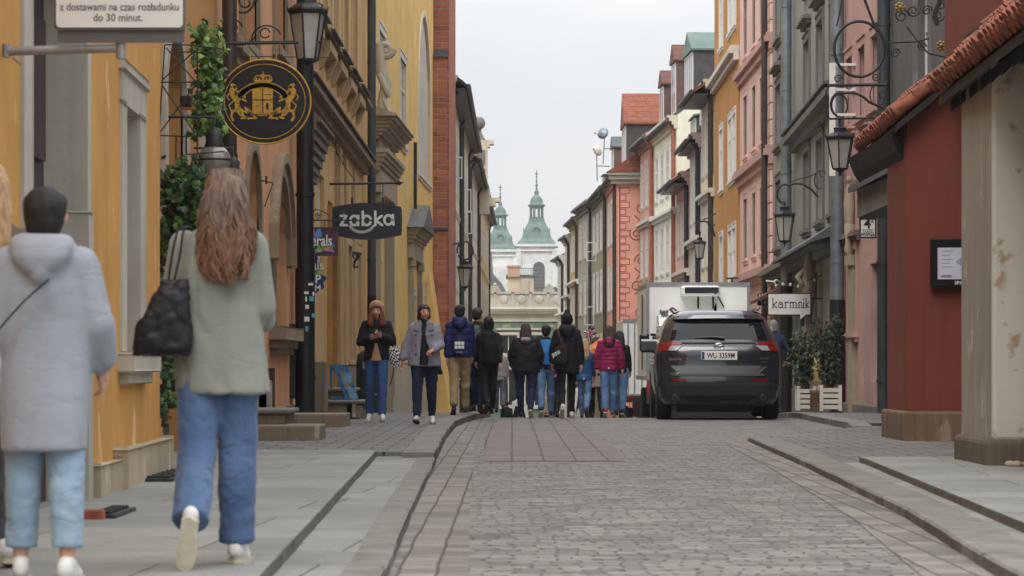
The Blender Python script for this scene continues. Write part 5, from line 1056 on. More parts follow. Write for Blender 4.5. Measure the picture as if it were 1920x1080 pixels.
# black iron tree-like sign frame in front of the green palace
P = Plane(930, 650, 60.0); q = MB()
for c, r, s_ in (((925, 630), 9, 1), ((938, 634), 8, -1), ((930, 644), 8, 1), ((936, 650), 7, 1), ((921, 652), 6, -1), ((932, 662), 6, 1)): scroll(q, P(*c), r*P.k, r*.2*P.k, 1.5*s_, (1, 0, 0), (0, 0, 1), .014)
q.tube([P(912, 640), P(925, 646), P(936, 670)], .018, 5); q.tube([P(912, 640), P(900, 640), P(884, 640)], .014, 5); q.tube([P(912, 640), P(870, 634), P(840, 640)], .02, 5); tag(q.build('iron_sign_scrolls', M['iron'], None, P.o), 'curly black iron sign frame above the walking group on the left', 'ironwork')
# string of small lights and a camera by the grey-green house
P = Plane(1500, 530, 60); t = thing('string_lights', 'sagging string of small bulbs across the grey green house front', 'string lights', P.o)
q = MB(); q.tube([P(1448, 534), P(1470, 529), P(1500, 533), P(1530, 520), P(1562, 512)], .008, 4)
q.build('cable', M['iron'], t); q = MB()
for x, y in ((1455, 536), (1468, 533), (1482, 534), (1497, 537), (1512, 531), (1527, 525), (1543, 520)): q = MB(); q.ball(P(x, y), .03, None, .04, 8); q.build('bulb', M['offwhite'], t)
P = Plane(1456, 530, 70); t = thing('security_camera', 'small white security camera with dark lens above the bubble sign', 'camera', P.o)
q = MB(); q.tube([(0, -.12, 0), (0, .1, .02)], .07, 10); q.tube([(0, .1, .02), (-.25, .15, .05)], .02, 5); q.build('housing', M['white'], t); q = MB(); q.tube([(0, -.135, 0), (0, -.12, 0)], .045, 10); q.build('lens', black, t)
P = Plane(1395, 522, 85); q = MB(); q.tube([P(1362, 522), P(1434, 519)], .03, 6); q.tube([P(1372, 522), P(1372, 530)], .03, 5); q.tube([P(1410, 520), P(1410, 527)], .02, 5); tag(q.build('iron_bar', M['iron'], None, P.o), 'plain iron bar bracket above the white truck', 'bracket')
# --- ivy and trellis on the orange house
def ivy(name, label, blobs, n, mats, Y0, size, seed):
    rr = random.Random(seed); t = thing(name, label, 'climbing plant', at(blobs[0][0], blobs[0][1], Y0)); O = Vector(t.location)
    lots = [MB() for _ in mats]; tot = sum(b[2]*b[3] for b in blobs); stem = MB()
    for (cx, cy, rx, ry) in blobs:
        m = int(n*rx*ry/tot)
        for k in range(m):
            u = rr.gauss(0, .48); v = rr.gauss(0, .5); w2 = rr.gauss(0, .5)
            if abs(u) > 1.15 or abs(v) > 1.1: continue
            Y = Y0+w2*.16; c = Vector(at(cx+u*rx, cy+v*ry, Y))-O; s_ = size*rr.uniform(.55, 1.25)
            a = Matrix.Rotation(rr.uniform(0, 6.28), 3, 'Y') @ Matrix.Rotation(rr.gauss(0, .6), 3, 'X') @ Matrix.Rotation(rr.gauss(0, .7), 3, 'Z')
            sh = [(0, -.9), (.35, -.55), (.95, -.45), (.6, .05), (.62, .5), (.2, .45), (0, 1.05), (-.2, .45), (-.62, .5), (-.6, .05), (-.95, -.45), (-.35, -.55)]
            vs = [c+a @ Vector((x*s_, .12*s_*abs(x), z*s_)) for x, z in sh]; cc = c+a @ Vector((0, -.1*s_, 0))
            lots[rr.choice([0, 0, 1, 1, 2]) % len(lots)].add(vs+[cc], [(i, (i+1) % 12, 12) for i in range(12)])
        stem.tube([Vector(at(cx-rx*.3, cy+ry, Y0+.05))-O, Vector(at(cx+rx*.2, cy, Y0+.03))-O, Vector(at(cx, cy-ry, Y0+.05))-O], .012, 5)
    for q, m in zip(lots, mats): q.build('foliage', m, t, recalc=False)
    stem.build('stem', mat('ivy_stem', (70, 58, 44), .9), t); return t
g1 = mat('ivy_leaf_green', (92, 126, 58), .5, .3, 12, c2=(44, 82, 40)); g2 = mat('ivy_leaf_light', (152, 172, 84), .5, .2, 12, c2=(96, 134, 58)); g3 = mat('ivy_leaf_blue', (58, 92, 66), .45, .3, 12, c2=(34, 62, 42))
g4 = mat('ivy_leaf_deep', (40, 62, 34), .5, .3, 12, c2=(26, 42, 24))
ivy('hanging_ivy', 'bright green ivy garland hanging down the iron trellis at the left', [(388, 90, 34, 50), (394, 150, 24, 60), (378, 205, 24, 50), (402, 180, 18, 50), (370, 235, 16, 26), (405, 235, 22, 24), (384, 70, 26, 22)], 760, [g1, g2, g3], 25.2, .040, 3)
ivy('wall_ivy', 'dark green ivy climbing behind the long haired woman beside the ochre house', [(335, 350, 44, 50), (318, 430, 30, 90), (360, 420, 40, 90), (312, 560, 22, 120), (315, 690, 20, 70), (345, 350, 50, 36), (400, 420, 50, 80), (308, 760, 14, 40)], 2600, [g4, g1, g3], 22.4, .036, 9)
P = Plane(335, 200, 23.7); q = MB(); r = .0065
for a, b in (((298, 252), (309, 84)), ((309, 84), (352, 84)), ((298, 254), (372, 256)), ((302, 154), (370, 154)), ((370, 90), (370, 300)), ((330, 254), (330, 300)), ((312, 90), (366, 152)), ((366, 95), (304, 150)), ((304, 160), (366, 250)), ((366, 160), (300, 248)), ((352, 84), (420, 92)), ((330, 97), (400, 99)), ((349, 256), (349, 330)), ((349, 290), (420, 284))): q.tube([P(*a), P(*b)], r, 5)
tag(q.build('iron_trellis', M['iron'], None, P.o), 'thin black iron trellis with crossed bars beside the hanging ivy', 'trellis')
P = Plane(347, 188, 24.0); t = thing('spotlight', 'small black spotlight with orange edge fixed to the trellis', 'lamp', P.o); q = MB(); q.rbox(*P(338, 200, -.05), *P(360, 180, .05), .008); q.build('housing', black, t); q = MB(); q.box(*P(344, 206, -.04), *P(366, 201, .04)); q.build('bracket', mat('orange_metal', (150, 76, 40), .6), t)
# --- steps and doorstones on the left
def stone_block(name, label, x0, x1, y0, y1, z0, z1, slab=.0, legs=False):
    t = thing(name, label, 'step', ((x0+x1)/2, y0, 0)); w_ = (x1-x0)/2; q = MB()
    if slab:
        if legs: q.rbox(-w_+.02, .05, z0, w_*.2, y1-y0, z1-slab, .01); q.rbox(w_*.55, .04, z0, w_-.06, y1-y0, z1-slab, .01)
        else: q.rbox(-w_, .06, z0, w_-.06, y1-y0, z1-slab, .012)
        q.build('base', M['sand'], t); q = MB(); q.rbox(-w_, 0, z1-slab, w_, y1-y0+.02, z1, .018); q.build('slab', M['stone_g'], t)
    else: q.rbox(-w_, 0, z0, w_, y1-y0, z1, .015); q.build('block', M['sand'], t)
    return t
stone_block('stone_step', 'long low weathered stone step nearest the salmon house', -3.0, -2.06, 30.4, 31.5, .08, .25)
stone_block('stone_step', 'rounded dark slab step resting above the long low step', -3.0, -2.42, 31.0, 32.4, .25, .415, .05)
stone_block('stone_step', 'squat stone block step right beside the black drainpipe foot', -3.0, -2.17, 36.9, 38.2, .08, .26)
stone_block('stone_step', 'wide bench-like stone step on two supports under the blue chair', -2.9, -2.17, 42.4, 43.8, .08, .37, .05, True)
stone_block('stone_step', 'topmost small stone step against the wall behind the blue chair', -2.95, -2.38, 43.3, 44.6, .37, .545, .05)
q = MB(); q.rbox(-.05, 0, .2, .2, .5, .95, .02); tag(q.build('stone_bollard', M['sand'], None, (-2.92, 41.6, 0)), 'short stone pedestal against the brown wall above the steps', 'bollard')
# blue folding chair
t = thing('folding_chair', 'blue folding wooden chair leaning on the stone steps', 'chair', (X(645, 43.0), 42.9, .37), R(12)); t.scale = (.85, .85, .85); bl = mat('blue_paint', (44, 104, 148), .55, .2, 6); bl2 = mat('faded_blue_paint', (112, 156, 182), .6, .15, 6)
for dx in (-.10, .12):
    q = MB(); q.prism([(-.10, .62), (-.045, .62), (.19, -.02), (.13, -.02)], (dx, dx, 0), (1, 0, 0), (0, 0, 1), (0, .035, 0)); q.build('leg', bl, t)
q = MB(); q.box(-.24, .0, .52, .02, .05, .62); q.box(-.24, .02, .20, -.20, .05, .56); q.build('back_rail', bl, t)
q = MB(); q.prism([(-.02, .50), (.14, .46), (.16, .30), (.02, .30)], (0, .06, 0), (1, 0, 0), (0, 0, 1), (0, .03, 0)); q.prism([(.06, .22), (.22, .2), (.26, .02), (.12, .02)], (0, .06, 0), (1, 0, 0), (0, 0, 1), (0, .03, 0)); q.build('seat', bl2, t)
q = MB(); q.box(-.22, -.02, .0, .05, .02, .06); q.build('stretcher', bl, t)
# green round-topped bin
t = thing('waste_bin', 'dark green round topped bin behind the hooded woman', 'bin', (-2.42, 48.2, .09)); q = MB(); q.lathe([(.21, 0), (.22, .05), (.22, .85), (.2, .98), (.12, 1.05), (.02, 1.08)], (0, 0, 0), 20); q.build('body', mat('dark_green_paint', (42, 56, 50), .5, .2, 5), t)
q = MB(); q.tube([(.03, -.23, .55), (.06, -.26, .3), (.2, -.23, .32)], .012, 6); q.box(-.1, -.225, .74, .1, -.2, .86); q.build('handle', M['zinc'], t)
# cellar grates by the ochre house
for i, (x, y, lb) in enumerate(((-2.40, 19.2, 'dark iron cellar grate in the pavement by the window of the ochre house'), (-2.11, 14.6, 'iron grate on a broken red brick edge behind the light jeans'))):
    t = thing('cellar_grate', lb, 'grate', (x, y, .11)); q = MB(); wd = (.11, .075)[i]; dp = (1.7, .8)[i]
    q.box(-wd, 0, 0, wd, dp, .02)
    for k in range(6): q.box(-wd+.03, (.06+k*.14)*dp/.9, .021, wd-.03, (.11+k*.14)*dp/.9, .035)
    q.build('frame', M['iron'], t)
    if i: q = MB(); q.rbox(-wd-.02, -.08, -.02, wd-.05, -.01, .05, .01); q.build('brick_edge', mat('broken_brick', (150, 84, 62), .9, .3, 12, .4), t)
# --- planters with shrubs on the right
leafm = [mat('olive_leaf', (74, 84, 62), .55, .3, 14, c2=(48, 58, 42)), mat('dark_leaf', (46, 56, 40), .55, .3, 14, c2=(30, 38, 28)), mat('grey_leaf', (104, 112, 88), .55, .2, 14)]
def planter(px0, px1, pytop, ptop, Y, lb, seed, n, lb2):
    x0, x1 = X(px0, Y), X(px1, Y); cx = (x0+x1)/2; w_ = (x1-x0)/2; zg = .09; h = Zp(pytop, Y)-zg
    t = thing('planter_box', lb, 'planter', (cx, Y, zg), 0, 'slatted planter boxes'); q = MB()
    for k in range(4):
        z = .03+k*(h-.03)/4; q.box(-w_, -.012, z, w_, .012, z+(h-.03)/4-.025); q.box(-w_+.0, 2*w_-.012, z, w_, 2*w_+.012, z+(h-.03)/4-.025); q.box(-w_-.012, .013, z, -w_+.012, 2*w_-.013, z+(h-.03)/4-.025); q.box(w_-.012, .013, z, w_+.012, 2*w_-.013, z+(h-.03)/4-.025)
    q.build('slats', M['offwhite'], t)
    for sx in (-1, 1):
        for yy in (.0, 2*w_): q = MB(); q.box(sx*w_-.03, yy-.03, 0, sx*w_+.03, yy+.03, h+.03); q.build('post', M['offwhite'], t)
    q = MB(); q.box(-w_+.02, .02, .02, w_-.02, 2*w_-.02, h-.04); q.build('soil', mat('soil', (56, 46, 38), .95, .3, 20, .5), t)
    rr = random.Random(seed); s = thing('potted_shrub', lb2, 'shrub', (cx, Y+w_, zg+h-.05), 0, 'shrubs in the planter boxes'); H = Zp(ptop, Y)-(zg+h); lots = [MB(), MB(), MB()]; st = MB()
    for k in range(16):
        a = rr.uniform(0, 6.28); r_ = rr.uniform(.05, .34); top = Vector((r_*math.cos(a), r_*math.sin(a), H*rr.uniform(.6, 1.0))); st.tube([(0, 0, 0), top*.5+Vector((0, 0, .1)), top], [.012, .008, .004], 4)
        for j in range(n//16):
            f = rr.uniform(.12, 1.04); c = top*f+Vector((rr.gauss(0, .06), rr.gauss(0, .06), rr.gauss(0, .05))); s_ = rr.uniform(.022, .048)
            m = Matrix.Rotation(rr.uniform(0, 6.28), 3, 'Z') @ Matrix.Rotation(rr.uniform(-1.2, 1.2), 3, 'Y') @ Matrix.Rotation(rr.uniform(-1, 1), 3, 'X')
            lots[rr.choice([0, 0, 1, 1, 2])].add([c+m @ Vector(v) for v in ((0, 0, -s_*1.5), (s_*.5, 0, 0), (0, .01, s_*1.5), (-s_*.5, 0, 0))], [(0, 1, 2, 3)])
    for q, m in zip(lots, leafm): q.build('foliage', m, s, recalc=False)
    st.build('stems', mat('shrub_wood', (70, 60, 48), .9), s)
planter(1497, 1527, 727, 622, 50.6, 'slatted white planter box on the left of the pair', 11, 1500, 'shorter dark shrub in the left planter box')
planter(1540, 1575, 725, 588, 50.0, 'slatted white planter box beside the black drainpipe foot', 12, 2300, 'tall leafy shrub in the planter by the drainpipe')
t = thing('wicker_basket', 'round wicker basket standing between the two planters', 'basket', (X(1531, 50.2), 50.2, .09)); q = MB(); q.lathe([(.10, 0), (.12, .1), (.11, .3), (.13, .36), (.12, .36)], (0, 0, 0), 14); q.build('body', stripes('wicker', (160, 142, 110), (110, 92, 66), .035), t); q = MB(); q.tube([(-.12, 0, .34), (-.08, 0, .5), (.08, 0, .5), (.12, 0, .34)], .01, 5); q.build('handle', M['sand'], t)
t = thing('wooden_barrel', 'straw coloured round table end with a rusty red board between the shrubs', 'barrel', (X(1528, 51.6), 51.6, .09)); q = MB(); q.lathe([(.14, 0), (.2, .3), (.22, .6), (.16, .98), (.02, 1.0)], (0, 0, 0), 16); q.build('body', mat('straw_wood', (182, 158, 112), .8, .25, 6, .3), t); q = MB(); q.box(.12, -.2, .0, .26, -.16, 1.02); q.build('board', mat('rust_board', (122, 62, 44), .8, .2, 5), t)
# open white window leaf high on the right, seen behind the iron ring
P = Plane(1580, 210, 53); t = thing('window_leaf', 'open white window frame standing out from the grey green house behind the iron ring', 'window', P.o); q = MB()
q.box(*P(1555, 330, -.03), *P(1566, 118, .03))
for y in (121, 168, 215, 260, 308): q.box(*P(1566, y+2.4, -.02), *P(1610, y-2.4, .02))
q.build('frame', M['white'], t)
# ---------------------------------------------------------------- people
from mathutils import noise as mnoise
def evalmesh(o):
    bpy.context.view_layer.update(); dg = bpy.context.evaluated_depsgraph_get()
    return bpy.data.meshes.new_from_object(o.evaluated_get(dg))
def cap(mb, p0, p1, r0, r1, n=12, sx=1.0):
    p0, p1 = Vector(p0), Vector(p1); d = p1-p0; L = max(d.length, 1e-4); pts = []; rr = []
    for i in range(5): a = math.pi/2*i/4; pts.append(p0-d/L*r0*math.cos(a)); rr.append(max(.001, r0*math.sin(a)))
    for i in range(1, 5): a = math.pi/2*(4-i)/4; 
    for i in range(5): a = math.pi/2*i/4; pts.append(p1+d/L*r1*math.sin(a)); rr.append(max(.001, r1*math.cos(a)))
    mb.tube(pts, rr, n, cap=True)
def loft(mb, secs, n=24, power=2.4):     # (z, cx, cy, rx, ry)
    vs = []
    for z, cx, cy, rx, ry in secs:
        for j in range(n):
            a = 2*math.pi*j/n; c, s = math.cos(a), math.sin(a); e = 2/power
            vs.append((cx+rx*math.copysign(abs(c)**e, c), cy+ry*math.copysign(abs(s)**e, s), z))
    k = len(secs)
    mb.add(vs, [(i*n+j, i*n+(j+1) % n, (i+1)*n+(j+1) % n, (i+1)*n+j) for i in range(k-1) for j in range(n)], 0, True)
    mb.add(vs[:n], [list(range(n))[::-1]]); mb.add(vs[-n:], [list(range(n))])
def blob(name, mb, m, parent, voxel=.016, wr=0.0, wf=9.0, quilt=None, smooth=2, extra=None, seed=0, stretch=1.0):
    """fuse overlapping shapes into one continuous smooth surface, then press folds into it"""
    o = mb.build('tmp', m); md = o.modifiers.new('r', 'REMESH'); md.mode = 'VOXEL'; md.voxel_size = voxel; md.use_smooth_shade = True
    sm_ = o.modifiers.new('s', 'SMOOTH'); sm_.factor = .6; sm_.iterations = smooth
    me = evalmesh(o); bpy.data.objects.remove(o)
    if wr or quilt:
        ns_ = [v.normal.copy() for v in me.vertices]
        for v, nn in zip(me.vertices, ns_):
            c = v.co; d = 0
            if wr:
                q = Vector((c.x*wf, c.y*wf, c.z*wf*stretch+seed)); d += wr*(mnoise.noise(q)+.5*mnoise.noise(q*2.3)); d -= wr*.9*max(0, 1-abs(mnoise.noise(q*1.3+Vector((9, 3, 5))))*7)
            if quilt: d += quilt[1]*(abs(math.sin(math.pi*c.z/quilt[0]))**.6-.5)
            v.co = c+nn*d
    if extra is not None:
        bm = bmesh.new(); bm.from_mesh(me); t = extra.build('tmp2', m); bm.from_mesh(t.data); bm.to_mesh(me); bm.free(); bpy.data.objects.remove(t)
    me.polygons.foreach_set('use_smooth', [True]*len(me.polygons)); me.materials.clear(); me.materials.append(m); me.name = name
    return link(me, name, parent)
SKIN = mat('skin', (206, 160, 136), .55, .08, 10, c2=(192, 142, 120)); SKIN.node_tree.nodes['Principled BSDF'].inputs['Subsurface Weight'].default_value = .08
def cloth(name, c, rough=.9, var=.12, bump=.25, c2=None, sc=9): return mat(name, c, rough, var, sc, bump, 90, c2=c2, spec=.3, bdist=.006)
def denim(name, c, c2=None): return mat(name, c, .85, .25, 7, .35, 260, c2=c2 or tuple(int(x*.78) for x in c), stretch=(1, 1, .35), spec=.25, bdist=.004, detail=8)
def creased(name, c, c2, fade=.0, depth=.02, fine=300):
    m, t_, b = newmat(name); nn = t_.nodes.new; ll = t_.links.new; tc = nn('ShaderNodeTexCoord')
    def nz(sc, st, de=5, di=0.0):
        mp = nn('ShaderNodeMapping'); mp.inputs['Scale'].default_value = st; mp.inputs['Rotation'].default_value = (0, .5, 0); ll(tc.outputs['Object'], mp.inputs[0]); n = nn('ShaderNodeTexNoise'); n.inputs['Scale'].default_value = sc; n.inputs['Detail'].default_value = de; n.inputs['Distortion'].default_value = di; ll(mp.outputs[0], n.inputs['Vector']); return n.outputs['Fac']
    def rdg(x):
        a = nn('ShaderNodeMath'); a.operation = 'SUBTRACT'; ll(x, a.inputs[0]); a.inputs[1].default_value = .5; d = nn('ShaderNodeMath'); d.operation = 'ABSOLUTE'; ll(a.outputs[0], d.inputs[0]); e_ = nn('ShaderNodeMath'); e_.operation = 'POWER'; ll(d.outputs[0], e_.inputs[0]); e_.inputs[1].default_value = .6; return e_.outputs[0]
    f1 = nz(4.2, (1, 1, 1.9), 3, .6); r1_ = rdg(f1); f2 = nz(9, (1, 1, .8), 3, .4); tone = nz(3.0, (1, 1, .6), 8)
    cr = nn('ShaderNodeValToRGB'); cr.color_ramp.elements[0].position = .35; cr.color_ramp.elements[1].position = .66; cr.color_ramp.elements[0].color = rgb(c2); cr.color_ramp.elements[1].color = rgb(c); ll(tone, cr.inputs[0]); ll(cr.outputs[0], b.inputs['Base Color'])
    b.inputs['Roughness'].default_value = .92; b.inputs['Specular IOR Level'].default_value = .2; b.inputs['Sheen Weight'].default_value = .15
    p1 = nn('ShaderNodeBump'); p1.inputs['Strength'].default_value = .8; p1.inputs['Distance'].default_value = depth; ll(r1_, p1.inputs['Height'])
    p2 = nn('ShaderNodeBump'); p2.inputs['Strength'].default_value = .5; p2.inputs['Distance'].default_value = depth*.5; ll(f2, p2.inputs['Height']); ll(p1.outputs[0], p2.inputs['Normal'])
    p3 = nn('ShaderNodeBump'); p3.inputs['Strength'].default_value = .35; p3.inputs['Distance'].default_value = .002; ll(nz(fine, (1, 1, 1), 2), p3.inputs['Height']); ll(p2.outputs[0], p3.inputs['Normal']); ll(p3.outputs[0], b.inputs['Normal'])
    return m
def hairmat(name, c, c2): return mat(name, c, .55, .3, 12, .6, 40, c2=c2, stretch=(6, 6, .7), spec=.4, bdist=.01)
HB = hairmat('brown_hair', (74, 54, 44), (44, 32, 28)); HD = hairmat('black_hair', (30, 26, 26), (18, 16, 17)); HA = hairmat('auburn_hair', (132, 70, 48), (84, 42, 30)); HG = hairmat('grey_hair', (140, 138, 134), (104, 100, 98)); HBL = hairmat('blonde_hair', (196, 164, 124), (140, 108, 78))
def hand(mb, wrist, d, palm_n, s, curl=.35, side=1):
    """palm, four curled fingers of unequal length and a thumb from the side of the palm"""
    d = Vector(d).normalized(); pn = Vector(palm_n); pn = (pn-d*pn.dot(d)).normalized(); sd = d.cross(pn)*side; w_ = Vector(wrist)
    cap(mb, w_-d*.02*s, w_+d*.03*s, .026*s, .030*s, 8)
    for k in range(3): cap(mb, w_+d*.02*s+sd*(k-1)*.022*s, w_+d*.078*s+sd*(k-1)*.024*s, .016*s, .014*s, 6)
    for k, ln in enumerate((.060, .070, .066, .052)):
        b = w_+d*.080*s+sd*(k-1.5)*.0195*s; c1 = curl*(1+.15*k); e1 = d*math.cos(c1)+pn*math.sin(c1); e2 = d*math.cos(c1*2.1)+pn*math.sin(c1*2.1)
        m_ = b+e1*ln*.5*s; cap(mb, b, m_, .0092*s, .0085*s, 6); cap(mb, m_, m_+e2*ln*.5*s, .0085*s, .0068*s, 6)
    b = w_+d*.025*s-sd*.030*s; e = (d*.75-sd*.6+pn*.35).normalized(); m_ = b+e*.035*s; cap(mb, b, m_, .012*s, .0105*s, 6); cap(mb, m_, m_+(d*.9+pn*.4).normalized()*.028*s, .010*s, .008*s, 6)
def person(label, px, fpy, tpy, z0, rz, legs, arms, coat=None, legw=(.10, .075, .062), build=1.0, hair='short', hm=None, trm=None, shm=None, shsole=None, neckm=None,
           hood=None, head_tilt=(0, 0), vox=.017, face=False, cuff=0, skin=None, group=None, Y=None, seed=1, hatm=None, lean=0.0, facedir=0.0, cat='person', height=None, headx=0.0):
    Y = Y or F*(HC-z0-gz(F*.8/(fpy-HY)))/(fpy-HY); zg = gz(Y)+z0; h = height or (Zp(tpy, Y)-zg); s = h/1.70; skin = skin or SKIN
    t = thing('person', label, cat, (X(px, Y), Y, zg), R(rz), group)
    hip0, kn, sh0 = .90*s, .43*s, 1.38*s
    def D(a): return Vector((0, math.sin(R(a)), -math.cos(R(a))))
    J = {}; lows = []
    for i, (a, b, pitch, out) in enumerate(legs):           # left leg first
        sx = -1 if i == 0 else 1; hip = Vector((sx*.088*s*build, 0, hip0)); k_ = hip+D(a)*kn+Vector((sx*out*.5*s, 0, 0)); an = k_+D(a-b)*.41*s+Vector((sx*out*.5*s, 0, 0))
        fd = Vector((sx*.12, math.cos(R(pitch)), -math.sin(R(pitch)))).normalized(); up = Vector((0, math.sin(R(pitch)), math.cos(R(pitch))))
        heel = an-up*.065*s-fd*.045*s; toe = an-up*.07*s+fd*.17*s; J[i] = (hip, k_, an, heel, toe, fd, up); lows += [heel.z-.03*s, toe.z-.022*s]
    dz = -min(lows); off = Vector((0, 0, dz))
    for i in J: J[i] = tuple(v+off for v in J[i][:5])+J[i][5:]
    hz = hip0+dz; ln = Vector((0, math.sin(R(lean)), 0)); sh = Vector((0, .02*s, 0))+ln*.5*s; shz = sh0+dz
    def tz(z): return z*s+dz
    def cyl(z): return .5*s*math.sin(R(lean))*max(0, (z-.9)/.5)
    # skin: one continuous body with head, ears, nose and hands
    b = MB(); B = build
    loft(b, [(tz(.80), 0, 0, .13*s*B, .09*s*B), (tz(.92), 0, 0, .155*s*B, .11*s*B), (tz(1.06), 0, cyl(1.06), .12*s*B, .09*s*B), (tz(1.22), 0, cyl(1.22), .135*s*B, .095*s*B), (tz(1.36), 0, cyl(1.36), .15*s, .085*s), (tz(1.42), 0, cyl(1.42), .10*s, .06*s)])
    hc = Vector((headx*s, cyl(1.5)+.015*s+head_tilt[0]*s, tz(1.575)+head_tilt[1]*s)); fw = Vector((math.sin(R(facedir)), math.cos(R(facedir)), 0)); rt = Vector((fw.y, -fw.x, 0))
    cap(b, (0, cyl(1.4), tz(1.38)), hc-Vector((0, 0, .08*s)), .056*s, .050*s)
    dn = Vector((0, 0, -1)); tl = head_tilt[0]*2.2; fwt = (fw+dn*max(0, tl)).normalized(); upv = Vector((0, 0, 1))+fw*max(0, tl); upv.normalize()
    hb = hc; S0_ = s; s = s**.35
    b.ball(hc+upv*.022*s-fwt*.008*s, .076*s, .090*s, .092*s, 16)
    cap(b, hc+upv*.0*s+fwt*.035*s, hc-upv*.070*s+fwt*.048*s, .062*s, .036*s, 12); cap(b, hc-upv*.05*s, hc-upv*.075*s+fwt*.035*s, .055*s, .034*s, 12)
    for sx in (-1, 1): cap(b, hc+rt*sx*.077*s-upv*.012*s, hc+rt*sx*.080*s+upv*.012*s, .012*s, .014*s, 8); cap(b, hc+fwt*.078*s+rt*sx*.033*s-upv*.028*s, hc+fwt*.07*s+rt*sx*.04*s-upv*.03*s, .02*s, .02*s, 8)
    hs, s = s, S0_
    for i in J:
        hip, k_, an, heel, toe, fd, up = J[i]; cap(b, hip, k_, .075*s, .05*s); cap(b, k_, an, .05*s, .036*s); cap(b, an, toe-fd*.05*s, .036*s, .03*s)
    ex = MB(); AR = []
    for i, (u, f, hd) in enumerate(arms):
        sx = -1 if i == 0 else 1; S0 = Vector((sx*.152*s*(.6+.4*B), cyl(1.38), tz(1.365))); u = Vector(u).normalized(); f = Vector(f).normalized(); e = S0+u*.27*s; w_ = e+f*.235*s
        cap(b, S0, e, .045*s, .037*s); cap(b, e, w_, .036*s, .025*s); AR.append((S0, e, w_, f))
        pn = Vector((-sx*.9, .2, 0)) if hd is None else Vector(hd[0]); hdr = f if hd is None or len(hd) < 2 else Vector(hd[1])
        hand(ex, w_+hdr.normalized()*.015*s, hdr, pn, s, .4 if hd is None or len(hd) < 3 else hd[2], -sx)
    s = hs
    e2 = MB()
    cap(e2, hc+fwt*.085*s+upv*.008*s, hc+fwt*.106*s-upv*.022*s, .008*s, .014*s, 8)     # nose
    for v, f_, m_, sm2 in ((e2.v, e2.f, e2.m, e2.sm),): ex.add(v, f_, 0, True)
    blob('body', b, skin, t, .013 if vox < .015 else .018, extra=ex)
    if face:
        q = MB()
        for sx in (-1, 1): q.ball(hc+fwt*.088*s+rt*sx*.031*s+upv*.008*s, .012*s, .007*s, .0065*s, 10)
        q.build('eyes', mat('eye', (44, 34, 30), .2), t)
        q = MB()
        for sx in (-1, 1): q.tube([hc+fwt*.094*s+rt*sx*.016*s+upv*.026*s, hc+fwt*.095*s+rt*sx*.032*s+upv*.031*s, hc+fwt*.082*s+rt*sx*.048*s+upv*.025*s], .0035*s, 5)
        q.build('eyebrows', HB, t)
        q = MB(); q.tube([hc+fwt*.088*s-rt*.022*s-upv*.052*s, hc+fwt*.096*s-upv*.050*s, hc+fwt*.088*s+rt*.022*s-upv*.052*s], [.003*s, .0065*s, .003*s], 6); q.build('lips', mat('lips', (168, 96, 92), .5), t)
    # hair
    if hair:
        q = MB(); lift = .006*s
        if hair != 'none':
            q.ball(hc+upv*.034*s-fwt*.020*s, .088*s, .092*s, .094*s, 18)
            q.ball(hc-fwt*.035*s-upv*.015*s, .080*s, .07*s, .075*s, 14)
            if hair == 'short': q.ball(hc+upv*.06*s, .090*s, .088*s, .06*s, 16)
            if hair == 'bob': loft(q, [(hc.z-.10*s, hc.x-fw.x*.04*s, hc.y-fw.y*.045*s, .085*s, .05*s), (hc.z, hc.x-fw.x*.03*s, hc.y-fw.y*.03*s, .092*s, .07*s), (hc.z+.08*s, hc.x, hc.y, .08*s, .08*s)])
            if hair in ('fringe',): q.ball(hc+upv*.065*s+fwt*.05*s, .070*s, .04*s, .026*s, 14); q.ball(hc-fwt*.04*s-upv*.06*s, .105*s, .05*s, .08*s, 14); q.ball(hc-fwt*.02*s+upv*.02*s, .096*s, .09*s, .09*s, 14)
            if hair in ('long', 'longfront'):
                L_ = .29*s; c = hc-fw*.06*s
                loft(q, [(hc.z-L_, c.x, c.y-.045*s*fw.y, .075*s, .035*s), (hc.z-L_*.75, c.x, c.y-.05*s*fw.y, .108*s, .05*s), (hc.z-L_*.3, c.x, c.y-.02*s*fw.y, .110*s, .06*s), (hc.z+.05*s, c.x, c.y+.01*s, .088*s, .06*s)])
            if hair == 'longfront':
                for sx in (-1, 1): cap(q, hc+rt*sx*.072*s+fw*.02*s, hc+rt*sx*.085*s+fw*.055*s-Vector((0, 0, .19*s)), .036*s, .050*s)
                q.ball(hc+upv*.055*s+fwt*.04*s, .074*s, .05*s, .04*s, 12)
        blob('hair', q, hm or HB, t, .012 if vox < .015 else .016, wr=.006*s, wf=22, stretch=.35, seed=seed)
    if hatm:
        q = MB(); q.ball(hc+upv*.045*s-fwt*.01*s, .098*s, .105*s, .088*s, 16); cap(q, hc+upv*.0*s-fwt*.01*s, hc+upv*.03*s-fwt*.01*s, .10*s, .10*s, 16); q.ball(hc+upv*.145*s, .05*s, .05*s, .045*s, 12)
        blob('beanie', q, hatm, t, .014, wr=.006*s, wf=26, seed=seed)
    s = S0_
